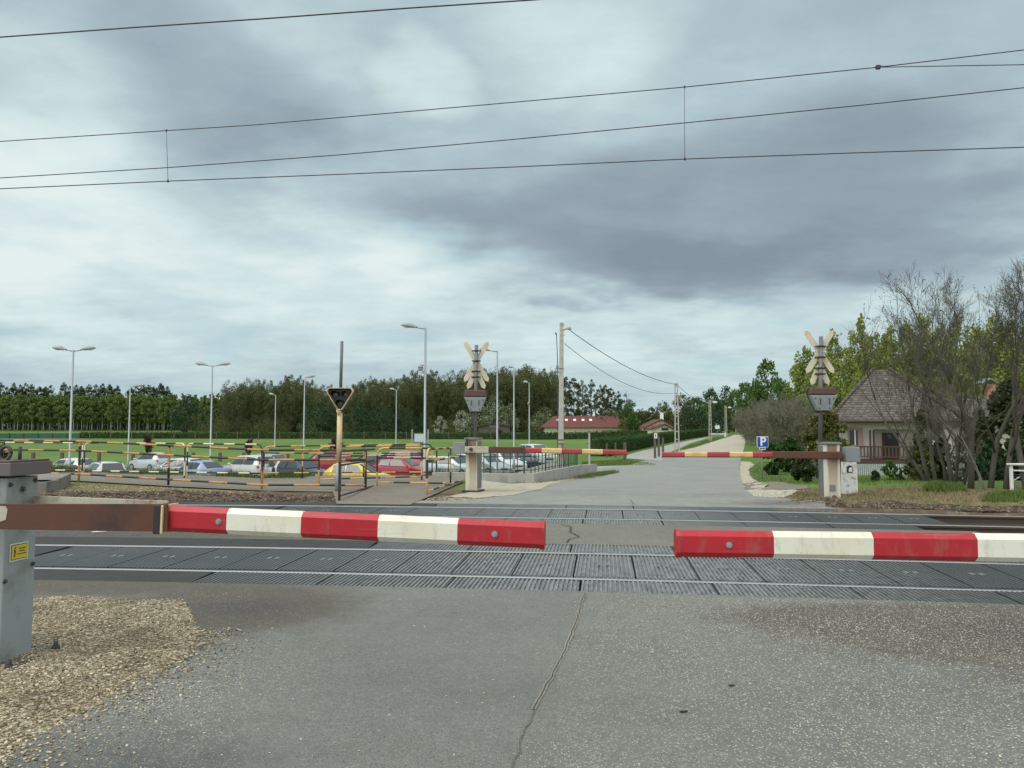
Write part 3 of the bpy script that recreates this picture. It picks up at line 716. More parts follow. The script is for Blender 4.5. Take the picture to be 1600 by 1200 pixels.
# ================================================================== LEVEL CROSSING BARRIERS
def rrect(w, h, ch):
    a, b = w / 2, h / 2
    return [(-a + ch, -b), (a - ch, -b), (a, -b + ch), (a, b - ch), (a - ch, b), (-a + ch, b), (-a, b - ch), (-a, -b + ch)]
def beam(mb, p0, p1, sec0, sec1, cuts, mats_):
    """tapered beam from p0 to p1; cuts = fractions where the stripe colour changes"""
    p0, p1 = Vector(p0), Vector(p1); d = (p1 - p0).normalized(); side = d.cross(Vector((0, 0, 1))).normalized(); up = side.cross(d)
    rings = []
    for f in cuts:
        c = p0.lerp(p1, f)
        rings.append([c + side * (a0 + (a1 - a0) * f) + up * (b0 + (b1 - b0) * f) for (a0, b0), (a1, b1) in zip(sec0, sec1)])
    mb.loop_loft(rings, 0, True, False, mats_)
    return d, side, up
def frac_at(p0, p1, px):
    """fraction along p0-p1 that the photograph shows at column px"""
    lo, hi = -1.0, 3.0
    f0 = lambda f: 800 + F * (p0.lerp(p1, f).x) / (p0.lerp(p1, f).y * CP + (p0.lerp(p1, f).z - CH) * SP)
    s = f0(1) > f0(0)
    for _ in range(40):
        m = (lo + hi) / 2
        if (f0(m) < px) == s: lo = m
        else: hi = m
    return (lo + hi) / 2
def arm_parts(root, p0, p1, pxs, h0, h1, wd, mats, first, bolts, face):
    """striped boom with its end cap and bolts; face = -1 when the viewer's side is -side"""
    fr = [frac_at(p0, p1, q) for q in pxs]; mb = MB()
    d, side, up = beam(mb, p0, p1, rrect(wd, h0, .026), rrect(wd * .9, h1, .026), fr, [(i + first) % 2 for i in range(len(fr) - 1)])
    arm = mb.build('arm', mats, root); 
    cp = p0.lerp(p1, fr[-1]); mb = MB()
    beam(mb, cp - d * .004, cp + d * .018, rrect(wd * .9 + .012, h1 + .012, .030), rrect(wd * .9 + .010, h1 + .010, .030), [0, 1], [0])
    mb.build('end_cap', mats[0], arm)
    for px in bolts:
        c = p0.lerp(p1, frac_at(p0, p1, px)) + side * face * wd * .48; mb = MB()
        mb.tube([c, c + side * face * .006], .016, 14); mb.tube([c + side * face * .006, c + side * face * .013], .009, 6)
        mb.build('bolt', 'galv', arm)
    return arm, d, side, up

# ---- near left: cabinet with rusty arm holder
LC = Vector((-3.47, 4.86, 0))
t_ = thing('barrier', 'near left barrier with pale blue cabinet, rusty holder and long red and white arm', 'barrier', LC)
az_ = R(-6)
mb = MB(); mb.box(LC + Vector((0, 0, .60)), (.56, .27, 1.16), az_); cab = mb.build('cabinet', 'cabinet', t_, .008)
mb = MB(); mb.box(LC + Vector((.01, 0, 1.235)), (.66, .36, .085), az_); lid = mb.build('lid', 'lid_metal', t_, .006)
mb = MB(); mb.box(LC + Vector((.01, 0, 1.284)), (.64, .34, .012), az_); mb.build('lid_plate', 'hood_rust', lid, .003)
ec = LC + Vector((.155, -.03, 1.33)); mb = MB()
mb.tube([ec + Vector((math.cos(a) * .038, math.sin(a) * .010, math.sin(a) * .045)) for a in np.linspace(0, 2 * math.pi, 19)], .012, 8)
mb.tube([ec + Vector((.085, .02, -.05)), ec + Vector((.085, .02, .045))], .011, 8); mb.tube([ec + Vector((.05, .02, -.044)), ec + Vector((.13, .02, -.044))], .008, 6)
mb.build('lifting_eye', 'dark_iron', lid)
mb = MB(); mb.box(LC + Vector((.02, 0, .012)), (.86, .52, .024), az_); base = mb.build('base_plate', 'dark_iron', t_, .004)
ca, sa = math.cos(az_), math.sin(az_)
def lc(a, b, z): return LC + Vector((a * ca - b * sa, a * sa + b * ca, z))
for (b, z, r_) in ((-.105, 1.135, .010), (.105, 1.15, .010), (0, 1.10, .013), (.11, .60, .010), (-.12, .53, .010)):
    mb = MB(); mb.tube([lc(.28, b, z), lc(.288, b, z)], r_ * 1.5, 12); mb.tube([lc(.288, b, z), lc(.298, b, z)], r_ * .8, 6); mb.build('bolt', 'bolt', cab)
for (a, b) in ((.40, .2), (.40, -.2), (-.36, .2), (-.36, -.2)):
    mb = MB(); mb.tube([lc(a, b, .02), lc(a, b, .075)], .014, 8); mb.tube([lc(a, b, .024), lc(a, b, .045)], .024, 6); mb.build('anchor_bolt', 'dark_iron', base)
# electric-hazard plate on the side of the cabinet
sg0 = lc(.2835, -.015, .70); uy = Vector((-sa, ca, 0)).normalized(); uz = Vector((0, 0, 1)); nx_ = Vector((ca, sa, 0))
def plate(x0, y0, x1, y1, off, mb): mb.prism([(x0, y0), (x1, y0), (x1, y1), (x0, y1)], sg0 + nx_ * off, uy, uz, .002)
sw, sh = .155, .115
mb = MB(); plate(-sw / 2, -sh / 2, sw / 2, sh / 2, 0, mb); sign = mb.build('warning_plate', 'pale_frame', t_); 
mb = MB(); plate(-sw / 2 + .010, -sh / 2 + .010, sw / 2 - .010, sh / 2 - .010, .002, mb); mb.build('border', 'ink', sign)
mb = MB(); plate(-sw / 2 + .014, -sh / 2 + .014, sw / 2 - .014, sh / 2 - .014, .0035, mb); mb.build('panel', 'sign_yellow', sign)
mb = MB(); mb.prism([(-.040, .032), (-.050, .0), (-.040, .004), (-.044, -.022), (-.050, -.018), (-.041, -.034), (-.034, -.018), (-.038, -.021), (-.030, .012), (-.041, .006), (-.032, .034)], sg0 + nx_ * .0055, uy, uz, .0012); mb.build('lightning_symbol', 'ink', sign)
mb = MB(); rr = random.Random(3)
for (x0, x1, yc) in ((-.006, .048, .020), (-.003, .044, .004), (-.020, .056, -.014)):
    x = x0
    while x < x1:
        wq = rr.uniform(.003, .0052)
        mb.prism([(x, yc - .0028), (x + wq, yc - .0028), (x + wq, yc + rr.choice((.0028, .0028, .0042))), (x, yc + .0028)], sg0 + nx_ * .0055, uy, uz, .001); x += wq + rr.choice((.0012, .0012, .0035))
mb.build('small_print', 'ink', sign)
# holder: two plates that run from the cabinet sides to the sleeve
S = P(262, 809.5, 4.20); TIP = P(847, 836, 3.88)
hp0, hp1 = P(-120, 806, 4.64), P(262, 809, 4.135); fp0, fp1 = P(25, 790.5, 5.04), P(262, 803, 4.27)
mb = MB(); beam(mb, hp0, hp1, rrect(.012, .152, .002), rrect(.012, .152, .002), [0, .52, 1], [0, 0]); hold = mb.build('arm_holder', ['rust'], t_)
mb = MB(); beam(mb, fp0, fp1, rrect(.012, .150, .002), rrect(.012, .150, .002), [0, 1], [0]); 
dd = (fp1 - fp0).normalized(); mb.box((fp0 + fp1) / 2, (.012, .012, .155)); mb.build('holder_plate', 'rusty_white', hold)
hd_ = (hp1 - hp0).normalized(); hn_ = hd_.cross(Vector((0, 0, 1))).normalized(); hn_ = hn_ if hn_.y < 0 else -hn_; hq = hp0.lerp(hp1, frac_at(hp0, hp1, -20)) + hn_ * .0062
mb = MB(); pt = [(0, -.030), (.10, -.034), (.155, -.018), (.165, .040), (.15, .062), (.02, .066), (-.02, .05)]; mb.prism(pt if hd_.cross(Vector((0, 0, 1))).dot(hn_) > 0 else pt, hq, hd_, (0, 0, 1), .0015 if hd_.cross(Vector((0, 0, 1))).dot(hn_) > 0 else -.0015); mb.build('worn_paint', 'rusty_white', hold)
mb = MB(); bx = (TIP - S).normalized(); beam(mb, S - bx * .035, S + bx * .004, rrect(.155, .160, .004), rrect(.155, .160, .004), [0, 1], [0]); mb.build('sleeve', 'sleeve_black', hold)
mb = MB(); beam(mb, S + bx * .005, S + bx * .016, rrect(.15, .158, .004), rrect(.15, .158, .004), [0, 1], [0]); mb.build('sleeve_rim', 'cream_post', hold)
arm_parts(t_, S + bx * .01, TIP, [266, 360, 475, 594, 717, 846], .142, .136, .085, ['arm_red', 'arm_white'], 0, [348, 775], 1)
# ---- near right: arm reaches in from its cabinet beyond the frame
T2, S2 = P(1058, 848.5, 3.95), P(1990, 861, 3.80)
RCn = Vector((4.95, 3.75, 0))
t2 = thing('barrier', 'near right barrier whose red and white arm reaches in from the right edge', 'barrier', RCn)
mb = MB(); mb.box(RCn + Vector((0, 0, .60)), (.56, .27, 1.16), az_); mb.build('cabinet', 'cabinet', t2, .008)
mb = MB(); mb.box(RCn + Vector((0, 0, 1.235)), (.66, .36, .085), az_); mb.build('lid', 'lid_metal', t2, .006)
mb = MB(); beam(mb, S2 + Vector((0, -.06, 0)), Vector((4.9, 3.59, .90)), rrect(.012, .152, .002), rrect(.012, .152, .002), [0, 1], [0]); mb.build('arm_holder', ['rust'], t2)
arm_parts(t2, S2, T2, [1988, 1860, 1690, 1521, 1360, 1206, 1060], .146, .136, .085, ['arm_red', 'arm_white'], 1, [1136], -1)

# ---- far pair: concrete pedestals with crossbuck masts
def crossbuck_mast(root, base, top, zs, wpx, Y, name_cross='crossbuck'):
    """mast from pedestal top; crossbuck seen from behind; zs: dict of heights"""
    b = Vector(base); tp = Vector(top)
    mb = MB(); mb.tube([b, tp], .040, 12); mast = mb.build('mast', 'mast_grey', root)
    return mast
def farmast(label, px, Y, d):
    """d: pixel measurements of this mast in the photograph"""
    base = P(px, d['base'], Y); base.z = 0
    root = thing('barrier', label, 'barrier', base)
    s = Y / F
    w_, dp = d['pw'] * s, .34
    zt = P(px, d['ptop'], Y).z; yaw = d['yaw']
    mb = MB(); mb.box(base + Vector((0, dp / 2, (zt - .05) / 2)), (w_, dp, zt - .05), yaw); ped = mb.build('pedestal', 'pedestal', root, .012)
    mb = MB(); mb.box(base + Vector((0, dp / 2, zt - .022)), (w_ + .06, dp + .06, .045), yaw); mb.build('pedestal_cap', 'pedestal_side', root, .006)
    mb = MB(); mb.box(base + Vector((0, dp / 2, .012)), (w_ + .14, dp + .14, .05), yaw); mb.build('base_plate', 'dark_iron', root, .005)
    sd = d['side']
    ca, sa = math.cos(yaw), math.sin(yaw)
    def loc(a, b, z): return base + Vector((0, dp / 2, 0)) + Vector((a * ca - b * sa, a * sa + b * ca, z))
    mt = Matrix.Translation(loc(sd * (w_ / 2 + .006), 0, zt / 2 + .0)) @ Matrix.Rotation(yaw, 4, 'Z')
    mb = MB(); mb.box(None, (.012, dp - .01, zt - .16), mat=mt); mb.build('side_plate', 'pedestal_side', ped)
    for a in (-.35, .35):
        mb = MB(); mb.tube([loc(a * w_ * 1.2, 0, zt), loc(a * w_ * 1.2, 0, zt + .07)], .012, 8); mb.build('bolt', 'dark_iron', ped)
    if d.get('vent'):
        mb = MB(); mb.box(None, (w_ * .36, .012, .13), mat=Matrix.Translation(loc(0.0, -dp / 2 - .003, .26)) @ Matrix.Rotation(yaw, 4, 'Z')); v = mb.build('vent', 'pedestal_side', ped)
        mb = MB(); mb.ell(loc(.03, -dp / 2 - .01, .07), (.05, .03, .05)); mb.build('rusty_outlet', 'rust', ped)
    c0 = loc(d['mx'] * s, 0, 0)
    top = P(px + d['tx'], d['top'], Y); mt_ = Vector((c0.x, c0.y, zt)); tp = Vector((top.x, c0.y, top.z))
    mb = MB(); mb.tube([mt_, tp], .042, 12); mast = mb.build('mast', 'mast_grey', root)
    def at(y):   # mast axis at the height the photograph shows at row y
        z = P(px, y, c0.y).z; f = (z - mt_.z) / (tp.z - mt_.z); return mt_.lerp(tp, f)
    yb = Vector((0, 1, 0))
    def board(c, dx, dz, ln_, nm, off, parent, split=False):
        """pointed board on the far side of the mast, plain back towards us"""
        ux = Vector((dx, 0, dz)).normalized(); uv = Vector((-dz, 0, dx)).normalized(); h = ln_ / 2; q = .058
        mb = MB(); mb.prism([(-h, 0), (-h + .07, -q), (h - .07, -q), (h, 0), (h - .07, q), (-h + .07, q)], c + yb * off, ux, uv, -.014 if ux.cross(uv).y < 0 else .014)
        return mb.build(nm, 'cross_back', parent, .003)
    X_ = at(d['cx']); L = d['cl'] * s
    cb = board(X_, d['cw'], d['ch'], L, 'crossbuck', .05, root)
    board(X_, -d['cw'], d['ch'], L, 'cross_board', .068, cb)
    A = at(d['ax']); q = d['al'] * s
    for sg in (-1, 1):
        ux = Vector((sg * .40, 0, -.92)).normalized(); c = A + ux * q * .5
        board(c, ux.x, ux.z, q, 'lower_board', .05 + (.018 if sg > 0 else 0), cb)
    for y in d['cl_y']:
        c = at(y); mb = MB(); mb.box(c + yb * .03, (.20, .03, .028)); mb.tube([c - Vector((0, 0, .02)), c + Vector((0, 0, .02))], .050, 12)
        for sg in (-1, 1): mb.tube([c + Vector((sg * .095, .045, 0)), c + Vector((sg * .095, -.005, 0))], .016, 8)
        mb.build('clamp', 'dark_iron', mast)
    # signal head seen from behind: shield plate, grey case, rusty hood
    Hc = at((d['h0'] + d['h1']) / 2); hw, hh = d['hw'] * s / 2, (d['h1'] - d['h0']) * s / 2
    def shield(k, lo=1.0): return [(-hw * k * .86, hh * k), (-hw * k, hh * k * .72), (-hw * k * .98, hh * k * .5), (-hw * .40 * k, -hh * k), (hw * .40 * k, -hh * k), (hw * k * .98, hh * k * .5), (hw * k, hh * k * .72), (hw * k * .86, hh * k)]
    fx, fz = Vector((1, 0, 0)), Vector((0, 0, 1))
    mb = MB(); mb.prism(shield(1.0), Hc - yb * .03, fx, fz, -.05); sh = mb.build('signal_head', 'dark_iron', root, .012)
    mb = MB(); mb.prism([(a, b_) for a, b_ in [(-hw * .90, hh * .36), (-hw * .42, -hh * .86), (hw * .42, -hh * .86), (hw * .90, hh * .36)]], Hc - yb * .19, fx, fz, -.16); cs = mb.build('case', 'grey_box', sh, .012)
    mb = MB(); mb.prism([(-hw * .80, hh * .95), (-hw * .93, hh * .40), (hw * .93, hh * .40), (hw * .80, hh * .95)], Hc - yb * .17, fx, fz, -.14); mb.build('hood', 'hood_rust', sh, .02)
    for sg in (-1, 1):
        mb = MB(); q0 = Hc + Vector((sg * hw * .30, -.195, hh * .10)); mb.tube([q0, q0 + Vector((0, -.03, 0)), q0 + Vector((0, -.03, -hh * .42)), q0 + Vector((0, 0, -hh * .42))], .009, 6); mb.build('handle', 'dark_iron', cs)
        for (a, b_) in ((.62, .10), (.34, -.66)):
            mb = MB(); q0 = Hc + Vector((sg * hw * a, -.19, hh * b_)); mb.tube([q0, q0 + Vector((0, -.014, 0))], .013, 8); mb.build('screw', 'dark_iron', cs)
    return root, loc, w_, dp, zt
YL, YR = 17.3, 15.2
rl, locl, wl, dpl, ztl = farmast('far barrier left of the road with stained pedestal, crossbuck and rusty arm', 739, YL, dict(base=767, pw=19, ptop=684, yaw=R(-14), side=1, mx=2.5, tx=5, top=538, cx=564.5, cl=75, cw=.51, ch=.86, ax=577, al=34, cl_y=(548, 564, 580, 589), h0=609, h1=646, hw=39))
rr_, locr, wr, dpr, ztr = farmast('far barrier right of the road with rust-streaked pedestal, crossbuck and vent', 1303, YR, dict(base=781, pw=25, ptop=691, yaw=R(-8), side=-1, mx=-13, tx=-14, top=524, cx=549, cl=82, cw=.54, ch=.84, ax=569, al=36, cl_y=(541, 558, 575, 584), h0=605, h1=645, hw=47, vent=True))
TL, TR = P(978, 707, 16.4), P(1035, 710.5, 16.15)
# left arm: pale rusty bracket, brown tube, faded stripes
bl = P(727, 702.5, YL - .12); bl2 = P(820, 703.5, 16.95)
mb = MB(); beam(mb, bl, bl2, rrect(.12, .15, .01), rrect(.10, .145, .01), [0, .40, 1], [1, 0]); hb = mb.build('arm_holder', ['rust', 'rusty_white'], rl)
mb = MB(); c = P(736, 702, YL - .19); mb.tube([c, c + Vector((0, -.05, 0))], .045, 12); mb.build('pivot_bolt', 'rust', hb)
for px in (772, 818):
    f = frac_at(bl, bl2, px); c = bl.lerp(bl2, f); mb = MB(); mb.box(c, (.025, .13, .17)); mb.build('collar', 'hood_rust', hb)
arm_parts(rl, bl2, TL, [820, 847, 878, 910, 942, 978], .125, .115, .07, ['faded_red', 'faded_yellow'], 0, [], 1)
# counterweight box and the strut behind
mb = MB(); mb.box(P(719, 700, YL + .05), (.30, .22, .27), R(-14)); mb.build('counterweight', 'grey_box', rl, .01)
mb = MB(); mb.box(P(729.5, 697, YL - .02), (.04, .1, .34), R(-14)); mb.build('counterweight_arm', 'dark_iron', rl, .004)
br_ = P(1315, 711.3, YR - .10); br2 = P(1208, 710.5, YR + .45)
mb = MB(); beam(mb, br_, br2, rrect(.11, .15, .01), rrect(.10, .14, .01), [0, 1], [0]); hb = mb.build('arm_holder', ['rust'], rr_)
mb = MB(); c = P(1304, 710, YR - .165); mb.tube([c, c + Vector((0, -.04, 0))], .040, 12); mb.build('pivot_bolt', 'rust', hb)
mb = MB(); mb.box(br2, (.025, .13, .17)); mb.build('collar', 'hood_rust', hb)
arm_parts(rr_, br2, TR, [1208, 1176, 1140, 1105, 1070, 1035.5], .125, .115, .07, ['faded_red', 'faded_yellow'], 0, [], -1)
mb = MB(); mb.box(P(1328.5, 710, YR - .02), (.30, .24, .31), R(6)); mb.build('counterweight', 'grey_box', rr_, .01)
# whitewashed concrete marker stone with arched niche
mk = P(1327.5, 772, 16.2); mk.z = terr(mk.x, mk.y)
tm = thing('marker_stone', 'whitewashed concrete marker stone with arched niche beside the right pedestal', 'marker stone', mk)
mb = MB(); hS = P(1327, 718, 16.2).z - mk.z; rings = []
for z, k in ((0, 1.0), (hS * .5, .97), (hS * .93, .92), (hS, .80)):
    rings.append([mk + Vector((a * .145 * k, b * .10 * k, z)) for a, b in ((-1, -1), (1, -1), (1, 1), (-1, 1))])
mb.loop_loft(rings); mb.build('stone', 'whitewash', tm, .012)
mb = MB(); ns = []; 
c = P(1328, 733, 16.2 - .112); W_, H_ = .062, .075
arch = [(-W_, -H_)] + [(W_, -H_)] + [(math.cos(a) * W_, math.sin(a) * W_ + .02) for a in np.linspace(0, math.pi, 9)]
mb.prism(arch, c + Vector((0, .012, 0)), (1, 0, 0), (0, 0, 1), .012); mb.build('niche', 'black', tm)
mb = MB(); mb.prism([(a * .62, b * .62 - .012) for a, b in arch], c + Vector((.012, -.002, 0)), (1, 0, 0), (0, 0, 1), .004); mb.build('niche_panel', 'whitewash', tm)

# ---- pedestrian signal on its own post, facing us
Ys = 17.4; b0 = P(528, 767, Ys); b0.z = 0
ts = thing('pedestrian_signal', 'triangular dark signal head with cream rim on slim post by the footpath', 'signal', b0)
tp = P(534.3, 533, Ys + .05); mid = P(531, 645, Ys); bt = P(529.5, 727, Ys)
mb = MB(); mb.tube([b0, bt], .075, 10); mb.build('foot', 'cabinet', ts)
mb = MB(); mb.tube([bt, mid], .062, 10); mb.tube([bt - Vector((0, 0, .03)), bt + Vector((0, 0, .05))], .068, 10); mb.build('post', 'cream_post', ts)
mb = MB(); mb.tube([P(532.3, 606, Ys + .05), tp], .036, 10); mb.build('upper_post', 'mast_grey', ts)
Hc = P(532.3, 622, Ys - .06); fx, fz = Vector((1, 0, 0)), Vector((0, 0, 1))
def tri(k): 
    out = []
    for (cx_, cz_, a0, a1) in ((-.235, .165, 95, 205), (0, -.215, 215, 325), (.235, .165, -25, 85)):
        for a in np.linspace(R(a0), R(a1), 6): out.append((cx_ * k + math.cos(a) * .075, cz_ * k + math.sin(a) * .075))
    return out
mb = MB(); mb.prism(tri(1.0), Hc, fx, fz, -.10); hd = mb.build('signal_head', 'dark_iron', ts, .008)
mb = MB(); o_, i_ = tri(1.0), tri(.90); n = len(o_)
V = [Hc + fx * a + fz * b_ + Vector((0, y, 0)) for y in (-.115, .0) for (a, b_) in o_] ; V2_ = [Hc + fx * a * .93 + fz * b_ * .93 + Vector((0, y, 0)) for y in (-.115, .0) for (a, b_) in o_]
Fs = []
for i in range(n):
    j = (i + 1) % n; Fs += [(i, j, 2 * n + j, 2 * n + i), (n + i, n + j, j, i), (2 * n + i, 2 * n + j, 3 * n + j, 3 * n + i)]
mb.add(V + V2_, Fs); mb.build('rim', 'cream_post', hd)
mb = MB(); mb.tube([Hc + Vector((-.04, -.05, -.285)), bt.lerp(mid, .95)], .05, 8); mb.build('neck', 'cream_post', hd)
for (a, c_) in ((-.115, .085), (.125, .085), (0.0, -.125)):
    q = Hc + Vector((a, -.005, c_)); mb = MB(); mb.ell(q, (.075, .025, .075)); ln_ = mb.build('lens', 'lens', hd)
    mb = MB(); V = []
    m_ = 13
    for k, (r0, y0) in enumerate(((.088, -.0), (.092, -.24))):
        for i in range(m_):
            an = R(-15 + 210 * i / (m_ - 1)); sl = 0 if k == 0 else .10 * (1 - math.sin(max(0, an)))
            V.append(q + Vector((math.cos(an) * r0, y0 + sl, math.sin(an) * r0)))
    mb.add(V, [(i, i + 1, m_ + i + 1, m_ + i) for i in range(m_ - 1)], 0, True); v = mb.build('visor', 'hood_rust' if a > 0 and c_ > 0 else 'black', ln_)
    sm_ = v.modifiers.new('s', 'SOLIDIFY'); sm_.thickness = .006

# ================================================================== STRIPED RAILINGS ALONG THE FOOTPATH
def striped(mb, pts, r, seg, start=0, n=8):
    """tube whose paint alternates between material 0 and 1 every seg metres"""
    pts = [Vector(p) for p in pts]; out = [pts[0]]; mi = []; acc = 0.0; cur = start
    for a, b in zip(pts, pts[1:]):
        L = (b - a).length; dn = 0.0
        while L - dn > 1e-4:
            st = min(seg - acc, L - dn); dn += st; acc += st
            out.append(a.lerp(b, dn / L)); mi.append(cur)
            if acc >= seg - 1e-4: acc = 0; cur = 1 - cur
    mb.tube(out, r, n, 0, True, mi)
def rounded(a, b, za, zb, rad, base_a, base_b, left=True, right=True):
    """hoop outline: up the left leg, along the top, down the right leg"""
    a, b = Vector(a), Vector(b); d = (b - a).normalized(); L = (b - a).length
    pts = []
    if left:
        pts.append(Vector((a.x, a.y, base_a)))
        for k in range(6):
            an = math.pi / 2 * k / 5; q = a + d * rad * (1 - math.cos(an)); pts.append(Vector((q.x, q.y, za - rad + rad * math.sin(an))))
    else: pts.append(Vector((a.x, a.y, za)))
    if right:
        for k in range(6):
            an = math.pi / 2 * (1 - k / 5); q = b - d * rad * (1 - math.cos(an)); pts.append(Vector((q.x, q.y, zb - rad + rad * math.sin(an))))
        pts.append(Vector((b.x, b.y, base_b)))
    else: pts.append(Vector((b.x, b.y, zb)))
    return pts
def gxy(px, py, Y=None):
    if Y is None: q = G0(px, py); return Vector((q.x, q.y, 0))
    q = P(px, py, Y); return Vector((q.x, Y, 0))
def z_at(p, py): return P(800, py, p.y).z
def open_rail(label, posts, rows, mats, r=.022, seg=.55, group=None, post_mats=None, ext=0, legs=None):
    """railing on straight posts: posts = [(px, base_y)], rows = per rail list of pixel rows at the posts"""
    ps = [gxy(*p) for p in posts]
    t = thing('railing', label, 'railing', (ps[0].x, ps[0].y, 0), 0, group)
    for k, row in enumerate(rows):
        mb = MB(); striped(mb, [Vector((p.x, p.y - .03, z_at(p, y))) for p, y in zip(ps, row)], r, seg, k % 2)
        mb.build('rail', mats, t)
    for i, p in enumerate(ps):
        if legs and i not in legs: continue
        mb = MB(); striped(mb, [Vector((p.x, p.y, -.06)), Vector((p.x, p.y, z_at(p, rows[0][i]) + .02))], r * 1.15, .52, i % 2); mb.build('post', post_mats or mats, t)
    return t
BY = ['barrier_yellow', 'barrier_black']; BO = ['barrier_orange', 'barrier_black']; BC = ['barrier_cream', 'barrier_black']; BD = ['barrier_dark', 'barrier_black']
open_rail('long rusty orange and black railing in front of the footpath, left of the signal', [(-420, 735), (-150, 743), (123, 752.5), (263, 758.5), (409, 765), (571, 765)],
          [[683, 686, 689.5, 696, 703, 703.5], [697, 700.5, 704, 711, 718.5, 718.5], [729, 734, 740.5, 749, 757.5, 758]], BO, .027, .62)
def hoop(label, a, b, rows_a, rows_b, mats, group=None, r=.023, seg=.42, rad=.16, left=True, right=True, mids=(), start=0):
    """hoop barrier: a, b = (px, base row) of its legs; rows = top then lower rails"""
    A, B = gxy(*a), gxy(*b); t = thing('hoop_railing', label, 'railing', (A.x, A.y, 0), 0, group)
    mb = MB(); striped(mb, rounded(A, B, z_at(A, rows_a[0]), z_at(B, rows_b[0]), rad, -.06, -.06, left, right), r, seg, start); mb.build('frame', mats, t)
    for k in range(1, len(rows_a)):
        mb = MB(); striped(mb, [Vector((A.x, A.y, z_at(A, rows_a[k]))), Vector((B.x, B.y, z_at(B, rows_b[k])))], r * .92, seg, (k + start) % 2); mb.build('rail', mats, t)
    for f in mids:
        q = A.lerp(B, f); zt = z_at(A, rows_a[0]) * (1 - f) + z_at(B, rows_b[0]) * f
        mb = MB(); striped(mb, [Vector((q.x, q.y, -.06)), Vector((q.x, q.y, zt))], r, .42, 1); mb.build('post', mats, t)
    return t
hoop('cream and black hoop railing at the far left edge, beyond the rusty one', (-190, 733), (128, 741), (690, 732), (692, 735), BC, 'cream hoop railings behind the footpath', start=1)
hoop('cream and black hoop railing in front of the silver estate and white hatchback', (131, 741), (288, 747), (692, 735.5), (693, 738), BC, 'cream hoop railings behind the footpath')
hoop('cream and black hoop railing in front of the blue grey saloon', (292, 747), (408, 752), (693, 738), (694.5, 739.5), BC, 'cream hoop railings behind the footpath')
hoop('long yellow and black hoop railing behind the footpath, in front of the red cars', (412, 749), (675, 745), (697.5, 708, 739), (694, 708.5, 737.5), BY, None, .020, .42, .16, True, True, (.22, .58))
t_ = hoop('yellow and black hoop railing angled across the footpath behind the signal post', (498, 755.5), (659, 750.5), (698, 713, 749), (696.5, 711, 744.5), BY)
hoop('short yellow and black hoop railing in the middle of the footpath chicane', (589, 759.6), (697, 759), (700, 715.5, 753.5), (700.5, 716, 755), BY, None, .024, .42, .18, True, False)
def slant(label, near, far, nrows, frows, mats, legs, rad=.16):
    A, B = gxy(*near), gxy(*far); t = thing('hoop_railing', label, 'railing', (A.x, A.y, 0))
    mb = MB(); striped(mb, rounded(A, B, z_at(A, nrows[0]), z_at(B, frows[0]), rad, -.06, 0, True, False), .026, .42, 0); mb.build('frame', mats, t)
    for k in (1, 2):
        mb = MB(); striped(mb, [Vector((A.x, A.y, z_at(A, nrows[k]))), Vector((B.x, B.y, z_at(B, frows[k])))], .022, .6, k % 2); mb.build('rail', mats, t)
    for f in legs:
        q = A.lerp(B, f); mb = MB(); striped(mb, [Vector((q.x, q.y, -.06)), Vector((q.x, q.y, z_at(A, nrows[0]) * (1 - f) + z_at(B, frows[0]) * f))], .022, .42, 1); mb.build('post', mats, t)
slant('dark weathered railing running away from the tracks beside the signal post', (530, 783), (584, 759.5), (705, 727, 775), (702, 719, 759), BD, (.72,))
slant('yellow and black hoop railing running away from the tracks, left of the stained pedestal', (667, 773), (722, 752), (702, 721, 768), (699.5, 713, 750), BY, (.62,))

# ================================================================== LOW WALL WITH GREEN FENCE
wp = [P(px, py, Y) for px, py, Y in ((676, 746, 22.6), (716, 747, 22.5), (762, 752, 22.3), (800, 756, 22.2), (830, 757, 22.2), (870, 747, 25.5), (904, 733.5, 31.5), (930, 731.5, 33.0))]
tw = thing('fence', 'low concrete wall topped by dark green metal pickets around the car park', 'fence', wp[0])
wtop = [P(800, y, p.y).z for p, y in zip(wp, (738, 738, 739, 740, 740, 732.5, 726.5, 725))]
mb = MB(); rings = []
for i, p in enumerate(wp):
    d = (wp[min(i + 1, len(wp) - 1)] - wp[max(0, i - 1)]); d.z = 0; d.normalize(); n_ = Vector((-d.y, d.x, 0)) * .10
    rings.append([Vector((p.x - n_.x, p.y - n_.y, p.z - .3)), Vector((p.x + n_.x, p.y + n_.y, p.z - 1.2)), Vector((p.x + n_.x, p.y + n_.y, wtop[i])), Vector((p.x - n_.x, p.y - n_.y, wtop[i]))])
mb.loop_loft(rings); mb.build('wall', 'concrete', tw, .01)
def along(k):
    L = [(b - a).length for a, b in zip(wp, wp[1:])]; i = 0
    while i < len(L) - 1 and k > L[i]: k -= L[i]; i += 1
    f = k / L[i]; return wp[i].lerp(wp[i + 1], f), wtop[i] * (1 - f) + wtop[i + 1] * f
tot = sum((b - a).length for a, b in zip(wp[:-1], wp[1:-1])); k = .12; i = 0
tops = []
while k < tot:
    q, z = along(k); post = i % 5 == 0
    h = .62 + (.06 if post else 0); sp = .37 if k < 1.5 else .205 if k < 2.9 else .46
    mb = MB(); mb.box((q.x, q.y, z + h / 2 - .02), (.05 if post else .028, .05 if post else .022, h)); mb.build('post' if post else 'picket', 'fence_green', tw)
    tops.append(Vector((q.x, q.y, z + .50))); k += sp; i += 1
for dz in (0, -.40):
    mb = MB(); mb.tube([q + Vector((0, .02, dz)) for q in tops], .011, 6); mb.build('fence_rail', 'fence_green', tw)
# ramp wall inside the car park
rp = [P(831, 742, 27), P(870, 726, 36), P(906, 729, 40)]
